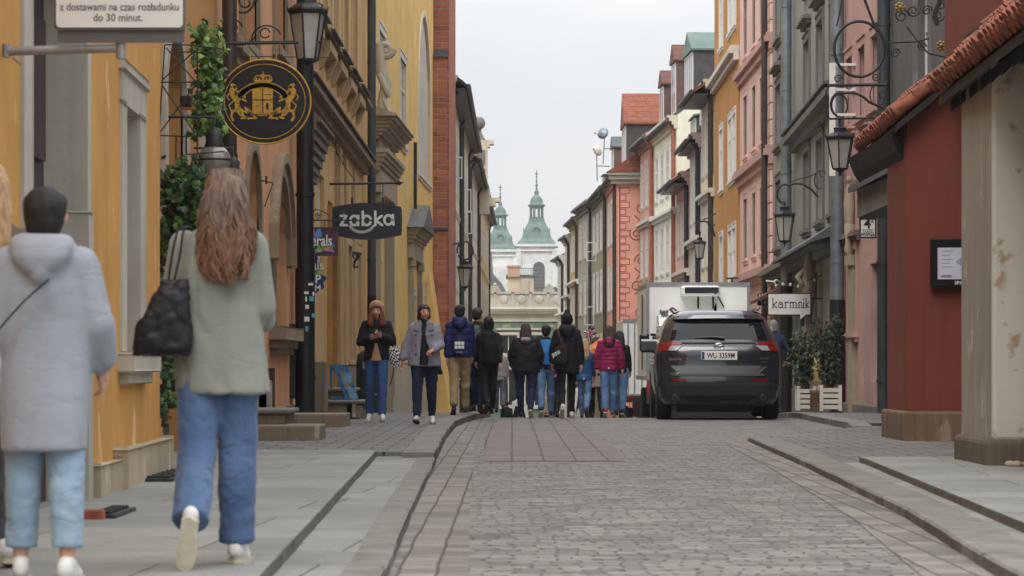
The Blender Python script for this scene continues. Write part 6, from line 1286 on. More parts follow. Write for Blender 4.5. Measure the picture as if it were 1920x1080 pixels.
    # trousers
    if trm:
        q = MB(); loft(q, [(tz(.80), 0, 0, .15*s*B, .10*s*B), (tz(.90), 0, -.01*s, .172*s*B, .12*s*B), (tz(1.0), 0, 0, .150*s*B, .105*s*B)])
        for i in J:
            hip, k_, an, heel, toe, fd, up = J[i]; cap(q, hip, k_, legw[0]*s*B, legw[1]*s); a_ = an if not cuff else k_.lerp(an, 1-cuff); q.tube([k_+(k_-a_)*.05, k_, k_.lerp(a_, .5), k_.lerp(a_, 1.02)], [legw[1]*.9*s, legw[1]*s, (legw[1]+legw[2])*.5*s, legw[2]*s], 14); cap(q, k_, k_.lerp(a_, .3), legw[1]*s, legw[1]*.98*s)
            if legw[2] < .085: cap(q, k_+Vector((0, -.02*s, -.08*s)), k_.lerp(an, .5)+Vector((0, -.015*s, 0)), legw[1]*.95*s, legw[2]*1.05*s)
        blob('trousers', q, trm, t, vox, wr=(.0055 if vox < .015 else .008)*s, wf=(9 if vox < .015 else 9), seed=seed, stretch=1.1, smooth=2)
    # shoes
    for i in J:
        hip, k_, an, heel, toe, fd, up = J[i]; q = MB(); cap(q, heel+up*.025*s, toe+up*.008*s-fd*.03*s, .037*s, .034*s); cap(q, heel+up*.045*s, an+up*.0*s, .036*s, .040*s); cap(q, an, toe-fd*.06*s+up*.012*s, .038*s, .036*s)
        so = blob('shoe', q, shm or M['iron'], t, .012); q = MB(); sdv = fd.cross(up); ol = [(-.05, 0), (-.035, .032), (.04, .036), (.12, .044), (.175, .034), (.205, 0), (.175, -.034), (.12, -.044), (.04, -.036), (-.035, -.032)]
        q.prism([(a*s, c*s) for a, c in ol], heel+fd*.045*s-up*.033*s, fd, sdv, up*.026*s); q.build('sole', shsole or shm or M['iron'], so)
    # coat: shaped trunk with sleeves
    if coat:
        c = coat; q = MB(); z1 = c.get('hem', .80); w0, d0 = c.get('hw', .20), c.get('hd', .14); w1 = c.get('ww', .165); sw = c.get('sw', .185); hx = c.get('hemx', 0)
        loft(q, [(tz(z1), hx*s, cyl(z1), w0*s*B, d0*s*B), (tz((z1+1.1)/2), hx*.5*s, cyl(1.0), (w0*.55+w1*.45)*s*B, (d0*.6+.125*.4)*s*B), (tz(1.12), 0, cyl(1.12), w1*s*B, .125*s*B), (tz(1.26), 0, cyl(1.26), (w1*.4+sw*.6)*s*(.4+.6*B), .13*s*(.5+.5*B)), (tz(1.37), 0, cyl(1.37), sw*s, .105*s), (tz(1.42), 0, cyl(1.42), sw*.68*s, .085*s), (tz(1.455), 0, cyl(1.45), .078*s, .075*s), (tz(c.get('col', 1.475)), 0, cyl(1.47), .070*s, .068*s)], power=2.3)
        r = c.get('r', (.068, .058, .050))
        for i, (S0, e, w_, f) in enumerate(AR):
            end = e.lerp(w_, c.get('slv', .97)); cap(q, S0, e, r[0]*s*.92, r[1]*s*.92); cap(q, e, end-f*r[2]*.4*s, r[1]*s*.92, r[2]*s*.92)
        if c.get('hoodsz'):
            g = c['hoodsz']
            loft(q, [(tz(1.30-.04*(g-1)), 0, cyl(1.3)-.125*s, .018*s*g, .022*s*g), (tz(1.34), 0, cyl(1.34)-.125*s, .052*s*g, .04*s*g), (tz(1.40), 0, cyl(1.4)-.105*s, .088*s*g, .058*s*g), (tz(1.455), 0, cyl(1.44)-.065*s, .100*s*g, .075*s*g), (tz(1.49), 0, cyl(1.45)-.045*s, .092*s*g, .072*s*g), (tz(1.505), 0, cyl(1.45)-.04*s, .07*s*g, .06*s*g)], power=2)
        blob(c.get('name', 'coat'), q, c['m'], t, vox, wr=c.get('wr', .007)*s, wf=c.get('wf', 8), quilt=c.get('quilt'), seed=seed, stretch=c.get('stretch', 1.0), smooth=3)
    if hood:
        q = MB(); q.ball(hc+upv*.045*s-fwt*.03*s, .105*s, .105*s, .105*s, 16); cap(q, hc-fwt*.05*s-upv*.06*s, hc-fwt*.04*s, .09*s, .10*s)
        blob('hood', q, hood, t, .015, wr=.005, wf=14)
    t['_s'] = s; return t, dict(s=s, tz=tz, J=J, AR=AR, hc=hc, cyl=cyl, fw=fw, rt=rt, upv=upv, fwt=fwt, Y=Y, h=h)
def strap(parent, pts, w_, m, name='strap', t=.006):
    q = MB(); pts = [Vector(p) for p in pts]
    # smooth path
    fine = []
    for i in range(len(pts)-1):
        p0, p1, p2, p3 = pts[max(i-1, 0)], pts[i], pts[i+1], pts[min(i+2, len(pts)-1)]
        for k in range(6):
            u = k/6; fine.append(.5*((2*p1)+(p2-p0)*u+(2*p0-5*p1+4*p2-p3)*u*u+(-p0+3*p1-3*p2+p3)*u**3))
    fine.append(pts[-1]); q.tube(fine, w_, 6, flat=.5); return q.build(name, m, parent)
def softbag(name, label, cat, secs, m, world, rz=0, wr=.006, vox=.012, group=None):
    t = thing(name, label, cat, world, rz, group); q = MB(); loft(q, secs, 20, 3); blob('body', q, m, t, vox, wr=wr, wf=12); return t
wshoe = mat('white_trainer', (214, 212, 208), .6, .08, 20); wsole = mat('pale_rubber_sole', (196, 188, 168), .75, .15, 20, .3); bshoe = mat('black_shoe', (34, 32, 32), .6, .2, 10); brshoe = mat('brown_boot', (76, 66, 56), .7, .3, 10)
down = (( -.12, -.05, -1), (-.02, .12, -1), None); down_r = ((.12, -.05, -1), (.02, .12, -1), None)
# --- P1 : long-haired woman walking away in the foreground
sage = creased('sage_wool', (138, 140, 130), (124, 126, 117), depth=.008); jean1 = creased('mid_blue_denim', (92, 114, 148), (66, 86, 120), depth=.018)
p, q_ = person('woman with long wavy auburn hair in a sage coat and wide blue jeans walking away', 408, 1058, 332, .11, 0,
    [(-9, 34, 74, -.01), (7, 4, 2, -.01)], [((-.14, .10, -1), (-.02, .95, -.35), None), ((.12, .08, -1), (-.05, .95, -.3), None)],
    coat=dict(m=sage, hem=.71, hw=.21, hd=.15, ww=.185, sw=.168, r=(.082, .082, .075), wr=.009, wf=5, stretch=.4, slv=.9, col=1.46, hemx=.03), legw=(.100, .087, .083), hair='none', hm=HA, trm=jean1, shm=wshoe, shsole=wsole, vox=.011, seed=4, headx=.035)
s = q_['s']; hc = q_['hc']; rr = random.Random(2)
# a mass of individual wavy locks over a solid under-layer
hw_ = newmat('long_wavy_hair'); m_, nt_, bs = hw_; tcn = nt_.nodes.new('ShaderNodeTexCoord'); sp = nt_.nodes.new('ShaderNodeSeparateXYZ'); nt_.links.new(tcn.outputs['Object'], sp.inputs[0])
mrn = nt_.nodes.new('ShaderNodeMapRange'); mrn.inputs[1].default_value = hc.z+.10*s; mrn.inputs[2].default_value = hc.z-.42*s; nt_.links.new(sp.outputs[2], mrn.inputs[0])
nz = nt_.nodes.new('ShaderNodeTexNoise'); nz.inputs['Scale'].default_value = 30; mpn = nt_.nodes.new('ShaderNodeMapping'); mpn.inputs['Scale'].default_value = (2, 2, .12); nt_.links.new(tcn.outputs['Object'], mpn.inputs[0]); nt_.links.new(mpn.outputs[0], nz.inputs['Vector'])
ad = nt_.nodes.new('ShaderNodeMath'); ad.operation = 'MULTIPLY_ADD'; nt_.links.new(nz.outputs['Fac'], ad.inputs[0]); ad.inputs[1].default_value = .7; nt_.links.new(mrn.outputs[0], ad.inputs[2])
crn = nt_.nodes.new('ShaderNodeValToRGB'); e = crn.color_ramp.elements; e[0].position = .3; e[0].color = rgb((110, 90, 76)); e[1].position = 1.0; e[1].color = rgb((120, 86, 64)); x_ = crn.color_ramp.elements.new(.62); x_.color = rgb((82, 60, 47)); nt_.links.new(ad.outputs[0], crn.inputs[0])
nt_.links.new(crn.outputs[0], bs.inputs['Base Color']); bs.inputs['Roughness'].default_value = .45; LH_M = m_
q = MB(); q.ball(hc+Vector((0, -.012, .028))*s, .098*s, .108*s, .105*s, 20); loft(q, [(hc.z-.30*s, hc.x+.02*s, hc.y-.160*s, .075*s, .030*s), (hc.z-.23*s, hc.x+.012*s, hc.y-.145*s, .096*s, .045*s), (hc.z-.12*s, hc.x, hc.y-.09*s, .092*s, .075*s), (hc.z+.05*s, hc.x, hc.y-.01*s, .09*s, .10*s), (hc.z+.10*s, hc.x, hc.y, .06*s, .07*s)])
ex = MB()
for k in range(900):
    a = rr.uniform(-1.55, 1.55); top = Vector((.075*math.sin(a)*rr.uniform(.2, 1), -.02-.06*math.cos(a)*rr.uniform(.3, 1), .105+rr.uniform(-.05, .02)))*s+hc
    wd = rr.uniform(.84, .99); L_ = rr.uniform(.26, .34)*s*(1-.10*abs(math.sin(a))); ph = round(a*3.5)*1.9+rr.uniform(-.5, .5); fr = 16+1.5*math.sin(round(a*3.5)*2.1); am = rr.uniform(.010, .018)*s; pts = []; rad = []
    for i in range(22):
        u = i/21; z = top.z-(u**1.05)*(L_+.12*s); spread = (.085+.070*min(1, u*1.6)-.015*max(0, u-.7)*3)*s
        x = hc.x+math.sin(a)*spread*wd*.80+.012*s*u; y = hc.y-(math.cos(a)*.105*s+.105*s*min(1, u*1.5)*(.75+.25*math.cos(a)))*wd-.012*s*math.sin(u*3)
        amp = am*min(1, max(0, u-.22)*2.4); x += amp*math.sin(ph+u*fr); y += amp*math.cos(ph*1.7+u*fr*.8)*.9
        if u < .25: f_ = u/.25; x = top.x*(1-f_)+x*f_; y = top.y*(1-f_)+y*f_; z = max(z, top.z-.06*s*f_) if u < .1 else z
        pts.append((x, y, z)); rad.append(.0052*s*(1-.5*u)+.0010)
    ex.tube(pts, rad, 5)
blob('hair', q, LH_M, p, .013, wr=.006, wf=20, stretch=.3, extra=ex)
blk = cloth('black_leather', (30, 30, 34), .5, .2, .3)
bw = Vector((X(306, q_['Y']-.15), q_['Y']-.15, 0)); kk_ = q_['Y']/F
b_ = softbag('shoulder_bag', 'large slouchy black shoulder bag hanging at the long haired woman\'s left side', 'bag', [(Zp(668, q_['Y']), -.01, 0, .11, .035), (Zp(655, q_['Y']), -.005, 0, .122, .05), (Zp(600, q_['Y']), .01, 0, .105, .055), (Zp(550, q_['Y']), .035, 0, .072, .04), (Zp(524, q_['Y']), .045, 0, .055, .02)], blk, (bw.x-.0, bw.y, 0), 0, .010)
for dx in (0, .022): strap(b_, [(.02+dx, 0, Zp(530, q_['Y'])), (.035+dx*1.4, 0, Zp(480, q_['Y'])), (.055+dx, .02, Zp(436, q_['Y'])), (.075+dx, .09, Zp(430, q_['Y']))], .009, blk)
# --- P2 : person in a long grey hooded coat
greyc = creased('light_grey_wool', (150, 154, 162), (137, 141, 149), depth=.008); jean2 = creased('light_blue_denim', (148, 168, 184), (122, 144, 164), depth=.015)
p, q_ = person('person with short black hair in a long pale grey hooded coat and cropped light jeans', 84, 1092, 371, .11, 0,
    [(3, 4, 0, .02), (-2, 3, 0, .02)], [((-.24, 0, -1), (-.02, .75, -.6), None), ((.27, .04, -1), (.03, .50, -.75), None)],
    coat=dict(m=greyc, hem=.545, hw=.19, hd=.16, ww=.215, sw=.20, r=(.098, .10, .092), wr=.008, wf=5, stretch=.35, slv=.86, hoodsz=1.45, col=1.46), legw=(.098, .083, .072), hair='short', hm=HD, trm=jean2, shm=wshoe, shsole=wsole, vox=.011, cuff=.16, seed=8)
s = q_['s']; strap(p, [(.05*s, -.19*s, q_['tz'](1.30)), (-.06*s, -.205*s, q_['tz'](1.2)), (-.19*s, -.17*s, q_['tz'](1.06)), (-.24*s, -.08*s, q_['tz'](1.0))], .008, blk)
b_ = softbag('silver_bag', 'silvery crossbody bag at the left edge on the grey coated person', 'bag', [(-.12, 0, 0, .05, .02), (-.05, 0, 0, .09, .04), (.05, 0, 0, .09, .035), (.09, 0, 0, .08, .01)], mat('silver_fabric', (176, 184, 196), .4, .3, 9, .2, metal=.3), (X(-12, 10.4), 10.3, Zp(690, 10.4)), 0, .004)
# --- P3 : blonde person cut by the left edge
p, q_ = person('blonde haired person in dark grey trousers half outside the left edge', -20, 1052, 352, .11, 0, [(6, 4, 0, .02), (-6, 10, 8, .02)], [down, down_r],
    coat=dict(m=cloth('brown_jacket', (96, 82, 74)), hem=.78, hw=.18, ww=.16, sw=.18), legw=(.095, .075, .068), hair='long', hm=HBL, trm=denim('dark_grey_denim', (78, 80, 88)), shm=wshoe, shsole=wsole, vox=.014, Y=11.2, height=1.55, seed=2)
# --- mid-distance walkers
khaki = cloth('khaki_cotton', (150, 130, 100), .9, .1, .3); navy = cloth('navy_nylon', (34, 42, 92), .6, .15, .2, c2=(26, 30, 66)); blackn = cloth('black_nylon', (26, 27, 31), .75, .2, .2); dnavy = denim('dark_navy_denim', (38, 46, 72), (28, 34, 54)); jean3 = denim('faded_blue_denim', (104, 132, 166), (76, 104, 142)); blackl = cloth('black_leggings', (22, 22, 25), .8)
# hooded woman looking at her phone, facing the camera
tan = cloth('tan_jersey', (184, 150, 116), .9)
p, q_ = person('woman in a tan hood and black jacket looking down at a phone in her hands', 706, 792, 571, .09, 180, [(10, 6, -4, .0), (-6, 14, 14, .02)],
    [((-.32, .12, -1), (.80, .8, .45), ((.2, -.3, 1), (.6, .7, .25), .7)), ((.32, .12, -1), (-.80, .8, .33), ((-.2, -.3, 1), (-.6, .7, .1), .7))],
    coat=dict(m=blackn, hem=.86, hw=.185, hd=.13, ww=.18, sw=.205, r=(.08, .07, .062), hoodsz=.9, wr=.009), legw=(.095, .072, .058), hair='longfront', hm=HA, hood=None, trm=denim('blue_denim', (70, 98, 148), (50, 74, 120)), shm=wshoe, shsole=wsole, face=True, head_tilt=(.035, -.01), seed=5)
s = q_['s']; hc = q_['hc']; q = MB(); q.ball(hc+Vector((0, -.035, .055))*s, .108*s, .105*s, .098*s, 16); cap(q, hc+Vector((-.05, -.06, -.07))*s, hc+Vector((.05, -.06, -.07))*s, .075*s, .075*s); cap(q, hc+Vector((0, -.02, .10))*s, hc+Vector((0, .03, .105))*s, .06*s, .05*s); blob('hood', q, tan, p, .015, wr=.004, wf=14)
q = MB(); loft(q, [(q_['tz'](.84), 0, .05*s, .10*s, .095*s), (q_['tz'](1.0), 0, .05*s, .055*s, .10*s), (q_['tz'](1.1), 0, .05*s, .02*s, .10*s)]); blob('sweater', q, tan, p, .015)
w1 = q_['AR'][0][2]; w2 = q_['AR'][1][2]; mid = (w1+w2)/2+Vector((0, .10, .06))*s
c_ = p.matrix_basis @ mid; tph = thing('mobile_phone', 'small dark mobile phone held in the hooded woman\'s hands', 'phone', c_, R(180)); q = MB(); q.rbox(-.035, -.005, -.02, .035, .06, -.008, .003); ph = q.build('case', black, tph)
b_ = thing('checkered_bag', 'black and white checkered bag under the hooded woman\'s arm', 'bag', (X(741, 42.4), 42.45, 0)); q = MB(); loft(q, [(Zp(688, 42.4), 0, 0, .06, .05), (Zp(670, 42.4), 0, 0, .09, .07), (Zp(652, 42.4), -.02, 0, .08, .06), (Zp(638, 42.4), -.05, 0, .04, .03)], 20, 2.6)
chk = newmat('checkered_fabric'); cm_, ct, cb = chk; tcc = ct.nodes.new('ShaderNodeTexCoord'); ck = ct.nodes.new('ShaderNodeTexChecker'); ck.inputs['Scale'].default_value = 34; ck.inputs[1].default_value = rgb((214, 212, 208)); ck.inputs[2].default_value = rgb((26, 26, 28)); mpc = ct.nodes.new('ShaderNodeMapping'); mpc.inputs['Rotation'].default_value = (.0, .3, .4); ct.links.new(tcc.outputs['Object'], mpc.inputs[0]); ct.links.new(mpc.outputs[0], ck.inputs[0]); ct.links.new(ck.outputs[0], cb.inputs['Base Color']); cb.inputs['Roughness'].default_value = .9
blob('body', q, cm_, b_, .012, wr=.005); strap(b_, [(-.02, 0, Zp(690, 42.4)), (-.04, 0, Zp(705, 42.4)), (-.08, .02, Zp(722, 42.4))], .018, blackn)
# woman in the grey collared coat, facing the camera
gwool = cloth('mid_grey_wool', (138, 138, 148), .95, .08, .35)
p, q_ = person('dark haired woman in an open grey coat and black roll-neck walking towards the viewer', 796, 797, 576, .09, 178, [(-8, 12, 16, .0), (12, 4, -12, .0)],
    [((-.30, .10, -1), (.35, .75, -.25), ((0, -.2, -1), (.6, .7, -.4), .8)), ((.42, -.02, -1), (.28, .10, -1), None)],
    coat=dict(m=gwool, hem=.80, hw=.225, hd=.15, ww=.19, sw=.20, r=(.078, .072, .068), wr=.008), legw=(.105, .078, .056), build=1.1, hair='fringe', hm=HB, trm=dnavy, shm=wshoe, shsole=mat('dark_sole', (60, 56, 54), .8), face=True, facedir=-18, seed=11)
s = q_['s']; tz = q_['tz']; q = MB(); loft(q, [(tz(.82), 0, .075*s, .085*s, .115*s), (tz(1.0), 0, .07*s, .075*s, .105*s), (tz(1.2), 0, .055*s, .055*s, .10*s), (tz(1.36), 0, .03*s, .055*s, .09*s), (tz(1.42), 0, .02*s, .058*s, .07*s), (tz(1.50), 0, .02*s, .056*s, .062*s)]); blob('sweater', q, blackn, p, .014, wr=.003)
q = MB()
for sx in (-1, 1): q.prism([(sx*.03, 1.44), (sx*.14, 1.42), (sx*.15, 1.335), (sx*.06, 1.30)], (0, .115*s, tz(0)), (s, 0, 0), (0, 0, s), (0, .014, 0))
q.build('collar', gwool, p); q = MB()
for sx in (-1, 1):
    for z in (1.25, 1.10, .98): q.ball((sx*.115*s, .155*s, tz(z)), .014*s, .006, .014*s, 8)
q.build('buttons', black, p); strap(p, [(.03*s, .13*s, tz(1.36)), (-.02*s, .165*s, tz(1.2)), (-.07*s, .17*s, tz(1.06)), (-.10*s, .17*s, tz(.98))], .014, blk)
b_ = softbag('shoulder_bag', 'black leather shoulder bag carried in front by the woman in the grey coat', 'bag', [(Zp(702, 40.7), .02, 0, .12, .04), (Zp(695, 40.7), 0, 0, .135, .06), (Zp(675, 40.7), -.02, 0, .11, .06), (Zp(662, 40.7), -.06, 0, .05, .03)], blk, (X(812, 40.7), 40.62, 0), 0)
# walkers seen from behind; the crowd shares one builder
def away(label, px, fpy, tpy, z0, coatc, tr, hair, hm_, shoe, sole=None, stride=1, B=1.0, coatk=None, rz=0, **k):
    rq = random.Random(px); a = rq.uniform(9, 18)*stride; fl = rq.uniform(12, 34) if stride else 2; pt_ = 12+fl; rz = rz or rq.uniform(-9, 9)*stride; nar = rq.uniform(-.03, .0)
    lg = [(a, 4, 0, nar), (-a*.8, fl, pt_, nar)] if k.pop('lead', 'L') == 'L' else [(-a*.8, fl, pt_, nar), (a, 4, 0, nar)]
    sw_ = rq.uniform(-.3, .35); dA = [((-.14, sw_, -1), (-.02, .25+sw_, -1), None), ((.14, -sw_, -1), (.02, .25-sw_, -1), None)]
    cd = dict(m=coatc, hem=.84, hw=.18, hd=.13, ww=.17, sw=.19, wr=.007); cd.update(coatk or {})
    return person(label, px, fpy, tpy, z0, rz, lg, k.pop('arms', dA), coat=cd, build=B, hair=hair, hm=hm_, trm=tr, shm=shoe, shsole=sole, seed=abs(hash(px)) % 97, group=None, **k)
p, q_ = away('man in a navy puffer jacket and khaki trousers with a drawstring bag', 862, 778, 577, .10, navy, khaki, 'short', HD, brshoe, coatk=dict(quilt=(.115, .012), r=(.082, .074, .062), sw=.215, ww=.195, hw=.195, hoodsz=1.25, hem=.86), legw=(.10, .08, .066), lead='R')
s = q_['s']; tz = q_['tz']; kq = Vector(p.location); q = MB(); loft(q, [(tz(.90), 0, 0, .085*s, .03*s), (tz(.94), 0, 0, .10*s, .05*s), (tz(1.1), 0, 0, .095*s, .055*s), (tz(1.22), 0, 0, .05*s, .03*s)]); b_ = thing('drawstring_bag', 'navy drawstring bag with a white print on the navy puffer jacket', 'bag', (kq.x-.0, kq.y-.175*s, kq.z)); blob('body', q, navy, b_, .014, wr=.004)
q = MB()
for k in range(3):
    for j in range(2): q.box(-.075*s+k*.052*s, -.062, tz(1.0)+j*.062*s, -.033*s+k*.052*s+.004, -.056, tz(1.0)+j*.062*s+.05*s)
q.box(-.06*s, -.056, tz(.945), .05*s, -.05, tz(.95)); q.build('print', whites, b_)
for sx in (-1, 1): strap(b_, [(sx*.03*s, 0, tz(1.2)), (sx*.07*s, .02, tz(1.3)), (sx*.11*s, .06, tz(1.38))], .006, navy)
p, q_ = away('man in black with a grey patterned backpack and blue jeans beside the navy jacket', 895, 779, 585, .10, blackn, dnavy, 'short', HB, bshoe, height=1.70, Y=47.0, coatk=dict(sw=.21, ww=.19, r=(.078, .068, .06), hem=.86), facedir=25)
s = q_['s']; tz = q_['tz']; b_ = thing('backpack', 'grey patterned backpack on the man in black by the left houses', 'backpack', (p.location.x-.05, p.location.y-.16*s, p.location.z)); q = MB(); loft(q, [(tz(.98), 0, 0, .11*s, .07*s), (tz(1.2), 0, 0, .12*s, .09*s), (tz(1.4), 0, 0, .09*s, .06*s)]); blob('body', q, mat('grey_camouflage', (118, 122, 116), .9, .5, 16, c2=(60, 66, 66)), b_, .016, wr=.004)
p, q_ = away('person in black carrying a large black backpack with long loose straps', 916, 777, 628, .10, blackn, blackl, 'bob', HD, bshoe, Y=46.5, height=1.58, coatk=dict(sw=.2), lead='R')
s = q_['s']; tz = q_['tz']; b_ = thing('backpack', 'large black backpack worn low on the person behind the man in black', 'backpack', (p.location.x, p.location.y-.16*s, p.location.z)); q = MB(); loft(q, [(tz(.90), 0, 0, .13*s, .07*s), (tz(1.2), 0, 0, .15*s, .12*s), (tz(1.42), 0, 0, .12*s, .08*s)]); blob('body', q, blackn, b_, .016, wr=.006)
p, q_ = away('child in a light grey jacket walking beside the left houses', 937, 772, 680, .09, cloth('pale_grey_cotton', (150, 150, 148)), denim('grey_denim', (92, 98, 106)), 'short', HB, bshoe, Y=52.0, height=1.22, coatk=dict(hem=.80))
p, q_ = away('woman with long brown hair in a wide black coat and navy jeans in the road', 986, 783, 609, 0, blackn, dnavy, 'long', HB, bshoe, wsole, B=1.38, coatk=dict(hem=.80, hw=.19, ww=.175, sw=.225, r=(.088, .078, .064), wr=.009), legw=(.088, .076, .058), arms=[((-.42, .05, -1), (.2, .35, -1), None), ((.42, .05, -1), (-.2, .35, -1), None)])
s = q_['s']; q = MB(); cap(q, (-.05*s, -.12*s, q_['tz'](1.40)), (.05*s, -.12*s, q_['tz'](1.40)), .05*s, .05*s); blob('hood_lining', q, cloth('grey_lilac_jersey', (142, 144, 158)), p, .014, wr=.004)
p, q_ = away('boy in pale jeans and a dark jacket wearing a bright blue backpack', 1024, 779, 612, 0, blackn, jean3, 'short', HD, bshoe, wsole, Y=50.5, coatk=dict(sw=.195, hem=.86), lead='R')
s = q_['s']; tz = q_['tz']; b_ = thing('backpack', 'bright blue backpack on the boy between the two black coats', 'backpack', (p.location.x, p.location.y-.14*s, p.location.z)); q = MB(); loft(q, [(tz(.96), 0, 0, .12*s, .06*s), (tz(1.2), 0, 0, .135*s, .10*s), (tz(1.42), 0, 0, .10*s, .05*s)]); blob('body', q, cloth('bright_blue_nylon', (50, 124, 190), .6), b_, .016, wr=.004)
p, q_ = away('tall woman in a black padded coat, leggings, white trainers and bobble beanie', 1063, 784, 578, 0, blackn, blackl, 'none', HD, wshoe, wsole, hatm=blackn, coatk=dict(hem=.70, hw=.20, sw=.215, ww=.19, r=(.084, .074, .062), hoodsz=1.3, quilt=(.24, .008)), legw=(.085, .062, .044), lead='R', arms=[((-.30, .0, -1), (-.05, .45, -1), None), ((.26, -.02, -1), (.06, .10, -1), None)], height=1.76)
s = q_['s']; tz = q_['tz']; b_ = softbag('shoulder_bag', 'dark slouchy shoulder bag with white printed letters and a brown strap', 'bag', [(tz(.86), 0, 0, .12*s, .05*s), (tz(.95), 0, 0, .15*s, .07*s), (tz(1.12), .03*s, 0, .10*s, .06*s), (tz(1.2), .05*s, 0, .04*s, .03*s)], cloth('charcoal_canvas', (38, 38, 42)), (p.location.x-.12*s, p.location.y-.17*s, p.location.z)); brs = mat('brown_leather_strap', (110, 66, 52), .6, .2, 9)
strap(b_, [(.06*s, -.02*s, tz(1.16)), (.0, -.01, tz(1.3)), (-.03*s, .04*s, tz(1.42)), (-.03*s, .12*s, tz(1.44))], .018*s, brs)
o = text('JESSI', .075*s, whites, b_, (-.06*s, -.085*s, tz(1.03)), bold=.002); o.rotation_euler = (R(90), R(-28), 0)
teal = cloth('teal_blue_nylon', (42, 86, 136), .65, .15, .2)
def reflector(p, q_, z=.875):
    s = q_['s']; q = MB(); q.prism([(-.022*s, 0), (.022*s, 0), (0, .038*s)], (0, -.142*s, q_['tz'](z)), (1, 0, 0), (0, 0, 1), (0, -.012, 0)); q.build('reflector', whites, p)
p, q_ = away('child in a blue jacket with blond hair under a dark headband', 1096, 777, 632, 0, teal, jean3, 'long', HBL, brshoe, Y=50.5, height=1.38, coatk=dict(hoodsz=1.1, sw=.19, hem=.80), legw=(.09, .075, .066)); reflector(p, q_, .83)
p, q_ = away('woman in a long dusty beige coat and black trousers behind the children', 1118, 774, 640, 0, cloth('dusty_beige', (150, 136, 128)), blackl, 'long', HB, bshoe, Y=53.5, height=1.5, coatk=dict(hem=.62, hw=.2))
wine = cloth('raspberry_nylon', (150, 36, 88), .5, .15, .15, c2=(116, 24, 66))
p, q_ = away('girl with long dark hair in a quilted raspberry jacket and blue jeans', 1142, 777, 617, 0, wine, jean3, 'long', HB, mat('pink_trainer', (150, 74, 86), .6), wsole, Y=50.2, coatk=dict(quilt=(.072, .011), sw=.205, ww=.185, hw=.185, r=(.078, .068, .056), hoodsz=1.1, hem=.84), legw=(.10, .082, .07), lead='R', arms=[((-.32, 0, -1), (-.02, .1, -1), None), ((.34, 0, -1), (.06, .1, -1), None)]); reflector(p, q_)
p, q_ = away('dark haired person in a black jacket just right of the raspberry jacket', 1162, 776, 626, 0, blackn, jean3, 'long', HD, bshoe, wsole, Y=51.8, coatk=dict(sw=.18))
p, q_ = away('person in dark clothes half hidden behind the boy with the blue backpack', 1040, 777, 640, 0, blackn, blackl, 'short', HD, bshoe, Y=54.0, height=1.5)
p, q_ = away('grey haired man in a dark blue jacket standing behind the parked car', 1450, 776, 612, .09, cloth('petrol_blue_cotton', (40, 54, 78)), denim('grey_trousers', (84, 84, 88)), 'bob', HG, bshoe, Y=52.6, height=1.66, stride=0, arms=[down, ((.5, .1, -1), (-.1, .5, -.7), None)])
p, q_ = away('distant person in dark clothes with a yellow bag at the foot of the street', 950, 775, 748, 0, blackn, blackl, 'short', HB, bshoe, Y=105, height=1.7)
p, q_ = away('distant walker in pale clothes beyond the crest of the street', 1030, 770, 740, 0, cloth('sand_cotton', (170, 150, 130)), dnavy, 'short', HB, bshoe, Y=90, height=1.7)
# union flag and orange umbrella carried in the group
P = Plane(1120, 646, 50.9); t = thing('umbrella', 'folded open orange umbrella held above the group beside the raspberry jacket', 'umbrella', (P.o[0]+.03, 50.9, P.o[2])); orn = mat('orange_nylon', (226, 120, 34), .6, .1, 8); k = P.k; n = 8; q = MB(); ap = Vector((-.0, 0, .10)); tl = Matrix.Rotation(R(-24), 3, 'Y')
rim = [tl @ Vector((.36*math.cos(2*math.pi*i/n), .36*math.sin(2*math.pi*i/n), -.14)) for i in range(n)]; mid = [tl @ Vector((.24*math.cos(2*math.pi*i/n), .24*math.sin(2*math.pi*i/n), .03)) for i in range(n)]
q.add([ap]+mid+rim+[v*.98-Vector((0, 0, .006)) for v in rim], [(0, 1+i, 1+(i+1) % n) for i in range(n)]+[(1+i, 1+n+i, 1+n+(i+1) % n, 1+(i+1) % n) for i in range(n)]+[(1+n+i, 1+2*n+i, 1+2*n+(i+1) % n, 1+n+(i+1) % n) for i in range(n)]); q.build('canopy', orn, t)
q = MB(); q.tube([tl @ Vector((0, 0, .14)), tl @ Vector((0, 0, -.5))], .008, 6); q.build('shaft', black, t); text('FREE TOUR', .06, whites, t, (-.12, -.31, -.06), bold=.002, rot=(R(80), R(-24), 0))
t = thing('small_flag', 'small union flag on a stick held above the group', 'flag', at(1111, 634, 50.7)); fl_ = MB(); n = 10; W_, H_ = .20, .13; tlm = Matrix.Rotation(R(-22), 3, 'Y')
def fsurf(u, v, d=0): return tlm @ Vector((-.10+u*W_, .02*math.sin(u*7)-d, .04+v*H_))
def fquad(mb, a, b_, c, d, off): 
    for i in range(8):
        u0, u1 = i/8, (i+1)/8
        def L(u): return (a[0]+(b_[0]-a[0])*u, a[1]+(b_[1]-a[1])*u), (d[0]+(c[0]-d[0])*u, d[1]+(c[1]-d[1])*u)
        (p1, p4), (p2, p3) = L(u0), L(u1); mb.add([fsurf(*p1, off), fsurf(*p2, off), fsurf(*p3, off), fsurf(*p4, off)], [(0, 1, 2, 3)])
fquad(fl_, (0, 0), (1, 0), (1, 1), (0, 1), 0); fl_.build('cloth', mat('flag_blue', (40, 52, 110), .8), t, recalc=False)
q = MB()
